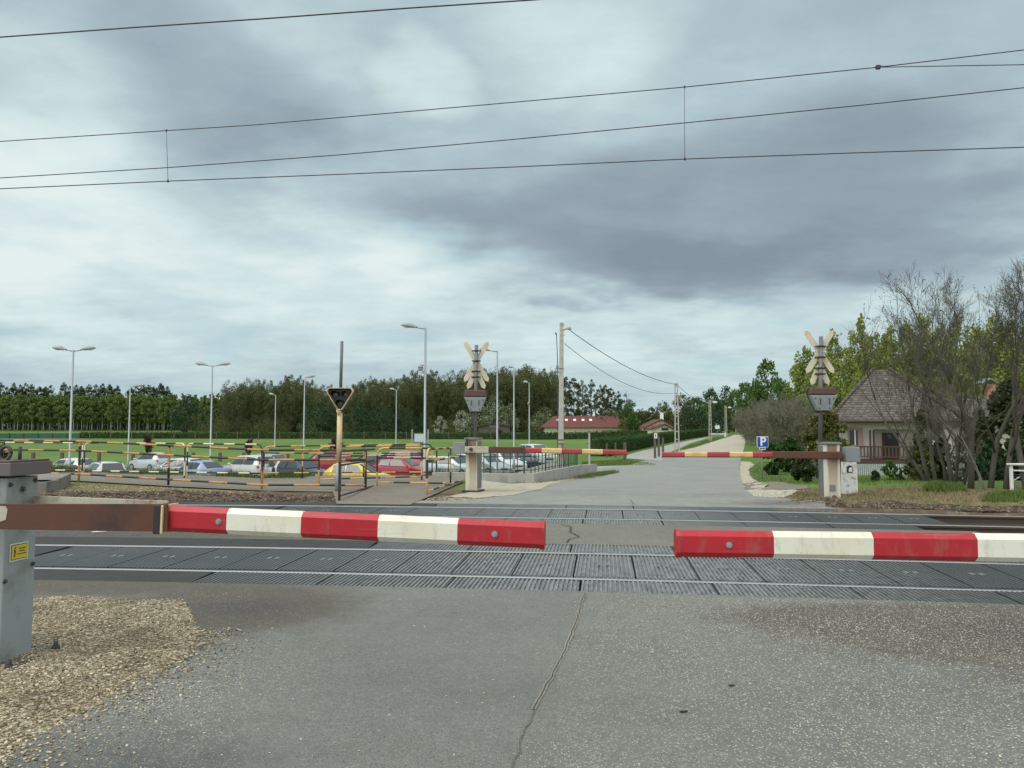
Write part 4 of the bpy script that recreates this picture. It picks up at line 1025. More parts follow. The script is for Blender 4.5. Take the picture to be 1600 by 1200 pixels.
# ================================================================== LAMPS, POLES, WIRES
def lamp_head(mb, c, dirx, L=.62, diry=0.0):
    d = Vector((dirx, diry, .14)).normalized(); up = Vector((0, 0, 1)); sd = d.cross(up).normalized(); up = sd.cross(d)
    rings = []
    for f, wv, hv in ((0, .05, .05), (.1, .07, .07), (.3, .13, .14), (.55, .17, .165), (.8, .15, .12), (.95, .08, .06), (1, .02, .02)):
        p = c + d * L * f
        rings.append([p + sd * wv * math.cos(a) + up * (hv * math.sin(a) if math.sin(a) > 0 else hv * .35 * math.sin(a)) for a in np.linspace(0, 2 * math.pi, 13)[:-1]])
    mb.loop_loft(rings, 0, True, True)
    return d, sd, up
def street_lamp(label, px, top, Y, heads, group='grey lamp posts of the car park', camdome=None, arm=.55, hl=.72):
    x = PX(px, Y, 2); b = on(x, Y, -.05); zt = P(px, top, Y).z
    t = thing('street_lamp', label, 'street lamp', b, 0, group)
    mb = MB(); mb.tube([b, b + Vector((0, 0, 1.1)), b + Vector((0, 0, 1.12)), Vector((x, Y, zt))], [.085, .085, .062, .042], 10); mb.build('pole', 'galv', t)
    mb = MB(); mb.tube([b + Vector((0, 0, .04)), b + Vector((0, 0, .3))], .12, 10); mb.build('base_sleeve', 'galv', t)
    for (sx, sy) in heads:
        p1 = Vector((x + sx * arm, Y + sy * arm, zt + .01)); mb = MB(); mb.tube([Vector((x, Y, zt - .06)), p1], .028, 8); mb.build('arm', 'galv', t)
        mb = MB(); d, sd, up = lamp_head(mb, p1 - Vector((sx, sy, 0)) * .05, sx, hl, sy); h = mb.build('lamp_head', 'lamp_grey', t)
        mb = MB(); mb.ell(p1 + d * hl * .52 - up * .035, (.15, .10, .035)); mb.build('lamp_glass', 'lamp_glass', h)
    if camdome:
        q = P(camdome[0], camdome[1], Y); mb = MB(); mb.tube([Vector((x, Y, q.z + .16)), Vector((q.x, Y, q.z + .16)), Vector((q.x, Y, q.z + .05))], .025, 8); cmr = mb.build('camera_bracket', 'lamp_grey', t)
        mb = MB(); mb.ell(q, (.11, .11, .11)); mb.tube([q + Vector((0, 0, .02)), q + Vector((0, 0, .13))], .115, 12); mb.build('camera_dome', 'lamp_grey', cmr)
    return t
LP2 = 'twin headed lamp posts'
street_lamp('twin headed grey lamp post on the left, taller of the two', 111, 547, 36, ((-1, 0), (1, .1)), LP2, None, .38, .72)
street_lamp('twin headed grey lamp post standing behind the white cars, left of the forest edge', 330, 571, 48, ((-1, 0), (1, .1)), LP2, None, .40, .80)
street_lamp('slim grey lamp post with a single head facing right, between the two twin headed posts', 202, 604, 55, ((1, .1),), arm=.3, hl=.85)
street_lamp('short distant lamp post just right of the white hatchback, head turned left', 430, 617, 85, ((-.75, .3),), arm=.35, hl=.8)
street_lamp('slim lamp post above the red off-roader, head turned right', 475, 590, 60, ((.8, .2),), arm=.2, hl=.75)
street_lamp('distant lamp post midway between the signal post and the tall camera lamp post', 619, 609, 80, ((-.75, .3),), arm=.3, hl=.7)
street_lamp('tall lamp post with a white dome camera on its pole and head pointing left', 664, 512, 32, ((-1, 0),), camdome=(657, 576), arm=.42, hl=.72)
street_lamp('lamp post right behind the left crossbuck, head pointing left', 777, 548, 42, ((-1, 0),), arm=.5, hl=.6)
street_lamp('bare looking lamp post close behind the left crossbuck, second to its right', 803, 574, 53, ((-.6, .8),), arm=.15, hl=.5)
street_lamp('lamp post with small dome camera, last before the concrete pole', 827, 598, 72, ((-.7, .3),), camdome=(826, 631), arm=.2, hl=.55)
# concrete pole with lamp, stay bar and cable
Yp = 28.0; bp = G(876, 746); Yp = bp.y
tp_ = thing('utility_pole', 'weathered concrete pole with small street light beside the green fence', 'utility pole', bp)
zt = P(877, 504, Yp).z
def sq(c, a, b): return [c + Vector((i * a, j * b, 0)) for i, j in ((-1, -1), (1, -1), (1, 1), (-1, 1))]
mb = MB(); ptop = Vector((P(877.5, 504, Yp).x, Yp, zt)); pb_ = bp - Vector((0, 0, .3))
mb.loop_loft([sq(pb_, .155, .14), sq(ptop, .105, .10)]); pole = mb.build('pole', 'pole_concrete', tp_, .02)
for y in (508, 516, 524, 533, 560, 582, 602, 640, 690):
    f = (P(877, y, Yp).z - pb_.z) / (zt - pb_.z); c = pb_.lerp(ptop, f); mb = MB(); mb.tube([c + Vector((.0, -.18, 0)), c + Vector((0, -.10, 0))], .016, 6)
    if y < 530: mb.tube([c + Vector((.1, 0, 0)), c + Vector((.17, 0, 0))], .02, 6)
    mb.build('step_bolt', 'dark_iron', pole)
for y in (577, 688, 694):
    f = (P(877, y, Yp).z - pb_.z) / (zt - pb_.z); c = pb_.lerp(ptop, f); k = .155 + (.105 - .155) * f; mb = MB(); mb.loop_loft([sq(c, k + .012, k + .006), sq(c + Vector((0, 0, .05)), k + .012, k + .006)]); mb.build('strap', 'dark_iron' if y > 600 else 'mast_grey', pole)
mb = MB(); mb.tube([P(871.5, 747, Yp - .02), P(871.5, 690, Yp - .05), P(871, 560, Yp), P(869.5, 521, Yp), P(868.5, 519, Yp), P(868, 523, Yp)], .022, 6); mb.build('cable_pipe', 'dark_iron', tp_)
mb = MB(); mb.tube([P(884, 746, Yp - .25), P(878, 692, Yp - .16)], .045, 6); mb.build('strut', 'wood_post', tp_)
a_ = P(883, 514.5, Yp); mb = MB(); mb.tube([P(879, 517, Yp), a_], .03, 6); mb.build('arm', 'mast_grey', tp_)
mb = MB(); rings = []
for f, k in ((0, .03), (.12, .09), (.5, .17), (.88, .13), (1, .03)):
    c = a_ + Vector((.36 * f, 0, .0)); rings.append([c + Vector((0, k * .6 * math.cos(q), (k if math.sin(q) > 0 else .15 * k) * math.sin(q))) for q in np.linspace(0, 2 * math.pi, 11)[:-1]])
mb.loop_loft(rings, 0, True, True); mb.build('lamp_head', 'lamp_grey', tp_)
def lattice_pole(label, px, base, top, Y=None, head=False, group='slender poles along the lane'):
    b = G(px, base); Y = b.y; zt = P(px, top, Y).z; t = thing('utility_pole', label, 'utility pole', b, 0, group)
    w0, w1 = .17, .10
    for s in (-1, 1):
        mb = MB(); mb.loop_loft([sq(b + Vector((s * w0, 0, -.1)), .045, .08), sq(Vector((b.x + s * w1, b.y, zt)), .04, .07)]); mb.build('post', 'pole_concrete', t)
    n = 9
    for i in range(n):
        f = (i + .6) / n; z = b.z + (zt - b.z) * f; k = w0 + (w1 - w0) * f; mb = MB(); mb.box((b.x, b.y, z), (2 * k, .07, .09 if i < n - 1 else .16)); mb.build('rung', 'pole_concrete', t)
    if head:
        mb = MB(); mb.tube([Vector((b.x, b.y, zt - .5)), Vector((b.x + .5, b.y, zt - .35))], .03, 6); mb.build('arm', 'lamp_grey', t)
        mb = MB(); mb.ell(Vector((b.x + .75, b.y, zt - .33)), (.36, .2, .16)); mb.build('lamp_head', 'lamp_glass', t)
    return b, zt
B1, Z1 = lattice_pole('ladder-like concrete pole nearest the hedge, carrying the wires', 1058, 705.5, 598)
B2, Z2 = lattice_pole('ladder-like concrete pole with a white lamp, second along the lane', 1110, 689, 625, head=True)
lattice_pole('ladder-like concrete pole with a white lamp, third along the lane', 1134.5, 681.5, 634, head=True)
lattice_pole('thin pole with a small lamp at the far end of the road, last in line', 1150.5, 679.5, 641, head=True)
def sag(a, b, s, n=24):
    return [a.lerp(b, i / n) - Vector((0, 0, s * 4 * (i / n) * (1 - i / n))) for i in range(n + 1)]
tag(MB().tube(sag(P(889, 515, Yp), Vector((B1.x, B1.y, Z1 - .15)), .55), .022, 5).build('wire', 'wire'), 'upper sagging wire from the concrete pole to the ladder-like pole', 'wire')
tag(MB().tube(sag(P(882, 537, Yp), Vector((B1.x, B1.y, Z1 - .9)), .95), .016, 5).build('wire', 'wire'), 'lower sagging wire from the concrete pole to the ladder-like pole', 'wire')
tag(MB().tube(sag(Vector((B1.x, B1.y, Z1 - .1)), Vector((B2.x, B2.y, Z2 - .2)), .6), .022, 5).build('wire', 'wire'), 'short wire between the first two ladder-like poles by the lane', 'wire')
# overhead line of the railway
def trackwire(pix, v, r, mat='wire'):
    """pixel polyline placed above the track whose centre line is v"""
    out = []
    for px, py in pix:
        Y = v
        for _ in range(8):
            q = P(px, py, Y); Y = v + yo(max(-9, min(9, q.x)) if abs(q.x) < 40 else q.x)
        out.append(P(px, py, Y))
    return out
VN, VF = 8.26, 13.15
def wire_from(pts, r, mat='wire'): return MB().tube(pts, r, 6).build('overhead_wire', mat)
w1 = trackwire([(-700, 98), (-300, 78), (0, 58), (200, 43.5), (415, 29), (640, 12.5), (830, 0), (1300, -36), (1900, -85)], VN, .0095)
tag(wire_from(w1, .0088), 'thick dark contact wire crossing the upper left corner of the sky', 'wire')
mw = trackwire([(-700, 254), (-300, 237), (0, 221), (261, 204), (400, 195), (800, 160), (1070, 136), (1372, 105), (1600, 78), (2000, 28)], VF, .01)
tag(wire_from(mw, .0085), 'upper carrier wire with two droppers hanging from it', 'wire')
cw = trackwire([(-700, 318), (-300, 305), (0, 295), (261, 283), (540, 272), (800, 261), (1070, 248.5), (1330, 239), (1600, 230), (2000, 214)], VF, .01)
tag(wire_from(cw, .0090), 'lowest contact wire held by the droppers, second from the ground', 'wire')
fw = trackwire([(-700, 327), (-300, 301), (0, 278), (260, 262), (530, 242), (800, 218), (1070, 192), (1340, 165), (1600, 137), (2000, 90)], VF - 1.0, .01)
tag(wire_from(fw, .0080), 'single wire between carrier and contact wire, rising to the right', 'wire')
sw_ = trackwire([(1372, 105), (1600, 101), (2000, 95)], VF, .01)
tag(wire_from(sw_, .0075), 'short stay wire branching from the carrier wire at the clamp on the right', 'wire')
c = trackwire([(1372, 105)], VF, 0)[0]; mb = MB(); mb.box(c, (.07, .05, .06)); mb.tube([c - Vector((.03, 0, .0)), c + Vector((.09, 0, .012))], .014, 6); tag(mb.build('wire_clamp', 'dark_iron'), 'small dark clamp joining carrier and stay wires', 'clamp')
for (pa, pb2, lab) in (((260, 204), (262.5, 283), 'left thin vertical dropper between two overhead wires'), ((1069.5, 136), (1070, 248.5), 'right thin vertical dropper between two overhead wires')):
    a, b2 = trackwire([pa], VF, 0)[0], trackwire([pb2], VF, 0)[0]
    t = thing('dropper', lab, 'dropper wire', b2); MB().tube([a, b2], .0045, 5).build('wire', 'wire', t)
    MB().tube([b2 + Vector((0, 0, .05)), b2 + Vector((0, 0, -.02))], [.006, .02], 6).build('clamp', 'dark_iron', t); MB().tube([a + Vector((0, 0, .02)), a - Vector((0, 0, .03))], [.018, .006], 6).build('clamp', 'dark_iron', t)

# ================================================================== SIGNS AND POSTS
def text_obj(name, s, size, origin, mat, parent, bold=0.0, align='CENTER'):
    cu = bpy.data.curves.new(name, 'FONT'); cu.body = s; cu.size = size; cu.extrude = .004; cu.offset = bold; cu.align_x = align; cu.align_y = 'CENTER'
    o = bpy.data.objects.new(name, cu); COL.objects.link(o)
    me = bpy.data.meshes.new_from_object(o.evaluated_get(bpy.context.evaluated_depsgraph_get())); bpy.data.objects.remove(o)
    me.transform(Matrix.Translation(Vector(origin) - ORG[parent.name]) @ Matrix.Rotation(math.pi / 2, 4, 'X')); me.materials.clear(); me.materials.append(M[mat])
    q = bpy.data.objects.new(name, me); COL.objects.link(q); q.parent = parent; return q
gP = G(1191, 747); Yp2 = gP.y; s = Yp2 / F
ts = thing('parking_sign', 'blue parking sign with white letter P and small arrow plate below', 'sign', gP)
c = P(1190.8, 690.5, Yp2); mb = MB(); mb.tube([gP - Vector((0, 0, .1)), Vector((gP.x, gP.y, c.z + .2))], .028, 8); mb.build('post', 'galv', ts)
hw = 9.0 * s
mb = MB(); mb.box(c + Vector((0, -.05, 0)), (hw * 2, .02, hw * 1.86)); p1 = mb.build('panel_edge', 'sign_white', ts, .02)
mb = MB(); mb.box(c + Vector((0, -.058, 0)), (hw * 1.84, .02, hw * 1.70)); mb.build('blue_panel', 'sign_blue', p1, .01)
text_obj('letter', 'P', hw * 2.05, c + Vector((.01, -.070, -.0)), 'sign_white', ts, .012)
c2 = P(1190.8, 700.8, Yp2); mb = MB(); mb.box(c2 + Vector((0, -.045, 0)), (hw * 1.1, .015, hw * .46)); p2 = mb.build('arrow_plate', 'sign_white', ts)
mb = MB(); mb.prism([(-.11, 0), (-.06, .045), (-.06, .016), (.11, .016), (.11, -.016), (-.06, -.016), (-.06, -.045)], c2 + Vector((0, -.0535, 0)), (1, 0, 0), (0, 0, 1), .003); mb.build('arrow', 'black', p2)
# notice board in the field
Yn = 46; bx_ = PX(657, Yn, 0); gN = on(bx_, Yn)
tn = thing('notice_board', 'pale notice board on two grey posts above the parked red cars', 'notice board', gN)
for px in (644, 669):
    q = P(px, 671, Yn); mb = MB(); mb.box((q.x, Yn, (q.z + gN.z) / 2), (.08, .08, q.z - gN.z)); mb.build('post', 'galv', tn)
a, b2 = P(647, 693, Yn), P(666.5, 677, Yn); mb = MB(); mb.box(((a.x + b2.x) / 2, Yn - .06, (a.z + b2.z) / 2), (b2.x - a.x, .06, b2.z - a.z)); fr_ = mb.build('frame', 'mast_grey', tn, .01)
mb = MB(); mb.box(((a.x + b2.x) / 2, Yn - .095, (a.z + b2.z) / 2 + .03), ((b2.x - a.x) * .90, .01, (b2.z - a.z) * .78)); mb.build('map_sheet', 'board_grey', fr_)
# wooden posts
def post(px, base, top, w_, label, group, cat='post', mat='wood_post', Y=None, lean=0):
    b = G(px, base) if Y is None else on(PX(px, Y, -1), Y); zt = P(px, top, b.y).z
    mb = MB(); mb.loop_loft([sq(b - Vector((0, 0, .15)), w_, w_), sq(Vector((b.x + lean, b.y, zt)), w_ * .9, w_ * .9)]); o = mb.build('wooden_post' if 'wood' in mat else 'grey_post', mat); o.location = (0, 0, 0)
    return tag(o, label, cat, group)
for px in (52, 97, 155, 208, 258, 302, 344, 381, 450):
    post(px, 0, 707, .13, 'short dark wooden post at the field edge behind the parked cars', 'wooden posts behind the car park', Y=70)
for (px, b_, tp2, l_) in ((1023.5, 716.5, 676, 'dark wooden post with a small white sign beside the lane'), (1029.5, 714, 682, 'thin dark wooden post between two others by the lane'), (1036, 712.5, 684, 'wooden post leaning next to the tip of the right far arm')):
    post(px, b_, tp2, .075, l_, None)
qn = G(1023.5, 716.5); mb = MB(); c = P(1024.5, 681, qn.y - .12); mb.box(c, (.20, .02, .34)); o = mb.build('small_sign', 'sign_white'); tag(o, 'small white plate with dark pictogram on the post by the lane', 'sign')
mb = MB(); mb.ell(c + Vector((0, -.012, .08)), (.03, .008, .03), 0, 8, 6); mb.box(c + Vector((0, -.012, -.02)), (.06, .008, .14)); mb.build('pictogram', 'black', o)
for (px, b_, tp2, w_, l_) in ((976.5, 719, 691, .085, 'stout wooden post at the left end of the hedge lane'), (921, 733, 676, .04, 'tall thin grey post in the grass left of the hedge'), (948, 715, 692, .05, 'wooden post standing against the near end of the hedge'), (962, 715, 691, .05, 'wooden stake beside the hedge, right of its near end')):
    post(px, b_, tp2, w_, l_, None, mat='wood_post' if px != 921 else 'pole_concrete')
for px, tp2 in ((788, 667), (1012, 672)): pass
# white metal frame at the right edge
fa, fb = G(1581, 766), G(1660, 768); fa.z -= .05
tf = thing('metal_gate', 'white metal gate frame at the right edge beside the bare trees', 'gate', fa)
zt = P(1581, 725.5, fa.y).z; zm = P(1581, 735, fa.y).z
mb = MB(); mb.box((fa.x, fa.y, (zt + fa.z) / 2), (.055, .055, zt - fa.z)); mb.build('post', 'sign_white', tf, .005)
mb = MB(); mb.tube([Vector((fa.x - .09, fa.y, zt)), Vector((fb.x, fb.y, zt + .02))], .026, 8); mb.build('top_rail', 'sign_white', tf)
mb = MB(); mb.tube([Vector((fa.x, fa.y, zm)), Vector((fb.x, fb.y, zm))], .018, 8); mb.build('rail', 'sign_white', tf)
mb = MB(); mb.tube([Vector((fa.x + .03, fa.y, fa.z + .25)), Vector((fa.x + .42, fa.y, zm))], .014, 6); mb.build('brace', 'sign_white', tf)
mb = MB()
for i in range(8): z = fa.z + .08 + i * .045; mb.tube([Vector((fa.x, fa.y, z)), Vector((fb.x, fb.y, z))], .005, 4)
mb.build('mesh_panel', 'mast_grey', tf)

# ================================================================== PARKED CARS
def carpaint(name, c, metal=.0):
    m, t, b = newmat(name); n = t.noise(t.obj(), 1.3, 4, .6)
    t.put(b.inputs['Base Color'], t.mix(t.sm(n, .4, .75), c, tuple(q * .86 + .012 for q in c)))
    b.inputs['Metallic'].default_value = metal; b.inputs['Roughness'].default_value = .30
    b.inputs['Coat Weight'].default_value = .6; b.inputs['Coat Roughness'].default_value = .08
for nme, c, mt in (('car_white', (.54, .56, .56), 0), ('car_silver', (.40, .43, .44), .45), ('car_blue_grey', (.26, .33, .45), .35), ('car_navy', (.012, .018, .035), .2), ('car_red', (.30, .012, .020), .1),
                   ('car_pink', (.42, .10, .11), .1), ('car_yellow', (.62, .47, .03), 0), ('car_black', (.012, .013, .015), .1), ('car_ice', (.50, .56, .58), .3)): carpaint(nme, c, mt)
# stations: x, z_bottom, z_belt, z_top, half width at top, half width at belt
CAR = {
 'hatch': [(-1.92, .34, .52, .55, .50, .62), (-1.84, .22, .66, .70, .58, .78), (-1.15, .19, .84, .90, .64, .83), (-.86, .19, .90, .97, .62, .84), (-.12, .19, .92, 1.41, .54, .845), (.55, .19, .94, 1.46, .55, .845), (1.30, .20, .97, 1.40, .53, .83), (1.74, .26, .98, 1.03, .60, .81), (1.84, .30, .70, .73, .66, .76)],
 'sedan': [(-2.18, .34, .52, .55, .52, .64), (-2.08, .22, .66, .70, .60, .80), (-1.30, .19, .82, .88, .66, .85), (-.92, .19, .88, .95, .64, .86), (-.15, .19, .91, 1.39, .54, .865), (.50, .19, .93, 1.43, .55, .865), (1.0, .20, .95, 1.36, .53, .86), (1.58, .22, .97, 1.02, .62, .84), (2.02, .24, .95, .99, .62, .82), (2.16, .32, .66, .69, .64, .76)],
 'estate': [(-2.15, .34, .52, .55, .52, .64), (-2.05, .22, .66, .70, .60, .80), (-1.30, .19, .82, .88, .66, .85), (-.95, .19, .88, .95, .64, .86), (-.20, .19, .91, 1.42, .55, .865), (.60, .19, .93, 1.46, .56, .865), (1.72, .20, .96, 1.42, .54, .85), (2.06, .24, .97, 1.02, .62, .83), (2.16, .32, .66, .69, .66, .77)],
 'suv': [(-2.10, .38, .62, .66, .56, .68), (-2.0, .28, .80, .84, .64, .82), (-1.28, .25, .96, 1.02, .70, .87), (-.98, .25, 1.02, 1.08, .66, .88), (-.38, .25, 1.04, 1.60, .58, .885), (.60, .25, 1.06, 1.65, .60, .885), (1.66, .26, 1.08, 1.60, .58, .87), (1.98, .32, 1.10, 1.14, .66, .85), (2.08, .40, .76, .80, .68, .80)]}
GH = {'hatch': (3, 4, 6, 7), 'sedan': (3, 4, 6, 7), 'estate': (3, 4, 6, 7), 'suv': (3, 4, 6, 7)}   # cowl, roof front, roof rear, tail
def car(label, px, Y, kind, paintm, yaw, group=None, plate=True, trimlow=False, rails=False):
    st = CAR[kind]; x0 = PX(px, Y, -.8); b = on(x0, Y, .0)
    t = thing('parked_car', label, 'car', b, R(yaw), group)
    mb = MB(); rings = []
    for (x, zb, zl, zt, wt, wb) in st:
        h = [(wb * .86, zb), (wb * .985, zb + .10), (wb * 1.0, (zb + zl) * .52), (wb * .985, zl), (wt * 1.04, zt - (.05 if zt - zl > .2 else .015)), (wt * .80, zt), ]
        rings.append([Vector((x, w_, z)) for w_, z in h] + [Vector((x, 0, zt + .015))] + [Vector((x, -w_, z)) for w_, z in h[::-1]] + [Vector((x, 0, zb))])
    mb.loop_loft(rings, 0, True, True); body = mb.build('body', paintm, t, 0, True)
    bv = body.modifiers.new('e', 'EDGE_SPLIT'); bv.split_angle = R(38)
    c_, rf, rr2, tl = GH[kind]
    def side(i, s): x, zb, zl, zt, wt, wb = st[i]; return Vector((x, s * wb * .985, zl)), Vector((x, s * wt * 1.04, zt - (.05 if zt - zl > .2 else .015)))
    def pane(nm, quad, off, nrm, parent=body, mat='car_glass'):
        mb = MB(); nrm = Vector(nrm).normalized(); mb.add([q + nrm * off for q in quad] + [q + nrm * (off - .06) for q in quad], [(0, 1, 2, 3), (4, 7, 6, 5), (0, 4, 5, 1), (1, 5, 6, 2), (2, 6, 7, 3), (3, 7, 4, 0)]); return mb.build(nm, mat, t, 0, True)
    def inset(q, k=.12, kz=.12):
        c = sum(q, Vector()) / 4; return [c + (p - c) * (1 - k) for p in q]
    # windscreen and rear window
    for nm, i, j in (('windscreen', c_, rf), ('rear_window', tl, rr2)):
        a = [side(i, 1)[1], side(i, -1)[1], side(j, -1)[1], side(j, 1)[1]]
        a = [Vector((p.x, p.y * .94, p.z + (.03 if k > 1 else .015))) for k, p in enumerate(a)]
        nv = (a[1] - a[0]).cross(a[2] - a[0]); nv = nv if nv.z > 0 else -nv
        pane(nm, inset(a, .10), .040, nv)
    for s in (1, -1):
        segs = [(rf, rf + 1), (rf + 1, rr2)]
        for (i, j) in segs:
            q = [side(i, s)[0], side(j, s)[0], side(j, s)[1], side(i, s)[1]]
            if i == rf: q[0] = q[0].lerp(side(c_, s)[0], .55); q[3] = q[3]
            if j == rr2 and kind != 'sedan': pass
            c = sum(q, Vector()) / 4; q = [c + Vector(((p.x - c.x) * .90, p.y - c.y, (p.z - c.z) * .82)) for p in q]
            nv = (q[1] - q[0]).cross(q[3] - q[0]); nv = nv if nv.y * s > 0 else -nv
            pane('side_window', q, .032, nv)
        mb = MB(); x, _, zl, _, _, wb = st[c_]; mb.ell(Vector((x + .22, s * (wb + .08), zl + .08)), (.07, .10, .075)); mb.build('mirror', paintm if not trimlow else 'trim', t, 0, True)
    L0, L1 = st[0][0], st[-1][0]; wbm = st[3][5]
    zh = st[1][2] - .06; zr = st[-2][2] - .16
    for s in (1, -1):
        mb = MB(); mb.ell(Vector((st[1][0] + .03, s * .60, zh)), (.10, .17, .085)); mb.build('headlight', 'headlamp', t, 0, True)
        mb = MB(); mb.ell(Vector(((st[-2][0] + st[-1][0]) / 2 - .03, s * (st[-2][5] - .13), zr + .02)), (.075, .10, .11)); mb.build('tail_light', 'tail_red', t, 0, True)
        for x in (L0 + .78, L1 - .74):
            mb = MB(); y0 = s * (wbm - .20); y1 = s * (wbm + .012); rw = .31 if kind != 'suv' else .36
            mb.tube([Vector((x, y0, rw)), Vector((x, y0 + (y1 - y0) * .9, rw)), Vector((x, y1, rw))], [rw, rw, rw * .88], 20); wh = mb.build('wheel', 'tyre', t, 0, True)
            mb = MB(); mb.tube([Vector((x, y1 - s * .01, rw)), Vector((x, y1 + s * .008, rw))], [rw * .66, rw * .60], 16); mb.build('rim', 'rim', wh, 0, True)
    mb = MB(); mb.box(Vector((L1 - .03, 0, .40)), (.12, st[-2][5] * 1.72, .20)); mb.build('rear_bumper', 'trim' if trimlow else paintm, t, .03, True)
    mb = MB(); mb.box(Vector((L0 + .05, 0, .36)), (.12, st[1][5] * 1.6, .20)); bm_ = mb.build('front_bumper', 'trim' if trimlow else paintm, t, .03, True)
    mb = MB(); mb.box(Vector((L0 + .01, 0, .53)), (.10, .62, .09)); mb.build('grille', 'black', t, 0, True)
    mb = MB(); mb.box(Vector((st[-2][0] + .075, 0, zr - .10)), (.04, .52, .11)); mb.build('number_plate', 'sign_white', t, 0, True)
    if rails:
        for s in (1, -1):
            a = side(rf, s)[1]; c = side(rr2, s)[1]; mb = MB(); mb.tube([a + Vector((.25, -.05 * s, .02)), a + Vector((.32, -.05 * s, .09)), c + Vector((-.28, -.05 * s, .10)), c + Vector((-.2, -.05 * s, .02))], .018, 6); mb.build('roof_rail', 'trim', t, 0, True)
    return t
CG = 'cars parked in the car park'
car('silver estate car half hidden behind the cabinet lid at far left', 74, 39.3, 'estate', 'car_silver', -28, CG)
car('white small car at the back left, behind the taller twin headed lamp post', 107, 46.7, 'hatch', 'car_white', -20, CG)
car('white estate car with dark roof rails and its rear window towards us', 162, 42.1, 'estate', 'car_white', -48, CG, rails=True)
car('white small car mostly hidden behind the blue grey saloon', 278, 46.7, 'hatch', 'car_white', -18, CG)
car('blue grey saloon car seen from behind with a red tail light', 309, 43.9, 'sedan', 'car_blue_grey', -30, CG)
car('tall white family car behind the blue grey saloon, rear to the right', 390, 46.7, 'suv', 'car_white', -38, CG)
car('white hatchback with dark lower bumper and round red tail light', 440, 45.8, 'hatch', 'car_ice', -58, CG, trimlow=True)
car('dark navy car facing us beside the white hatchback', 473, 43.9, 'hatch', 'car_navy', 148, CG)
car('dark red off-road car with roof rails left of the signal post', 505, 53.1, 'suv', 'car_red', 16, CG, rails=True)
car('black car hidden between the dark red off-roader and the yellow car', 572, 52.2, 'hatch', 'car_black', 12, CG)
car('bright yellow hatchback behind the signal post', 562, 40.3, 'hatch', 'car_yellow', 172, CG)
car('red hatchback with a large sloping windscreen, right of the yellow car', 630, 46.7, 'hatch', 'car_red', 164, CG)
car('faded pinkish red estate car behind the red hatchback', 646, 54.9, 'suv', 'car_pink', 172, CG)
car('pale silver car with big windscreen behind the green fence, left of the stained pedestal', 706, 50.3, 'estate', 'car_ice', 150, CG)
car('silver car seen through the green pickets just right of the stained pedestal', 762, 52.2, 'hatch', 'car_silver', 128, CG)
car('white car parked third behind the green pickets', 788, 54.9, 'hatch', 'car_white', 124, CG)
car('dark blue car fourth behind the green pickets', 812, 56.7, 'hatch', 'car_navy', 120, CG)
car('tall white car whose roof shows above the far left arm by the concrete pole', 838, 59.5, 'suv', 'car_white', 118, CG)

car('silver car whose roof shows behind the tall white family car', 413, 54.5, 'estate', 'car_silver', -40, CG)
car('grey car whose roof shows above the gap between the yellow and red hatchbacks', 600, 56.0, 'sedan', 'car_blue_grey', 168, CG)
car('small white car in the back row left of the blue grey saloon', 236, 57.0, 'hatch', 'car_ice', -30, CG)
car('silver blue car second from the stained pedestal behind the green pickets', 735, 55.0, 'sedan', 'car_ice', 140, CG)

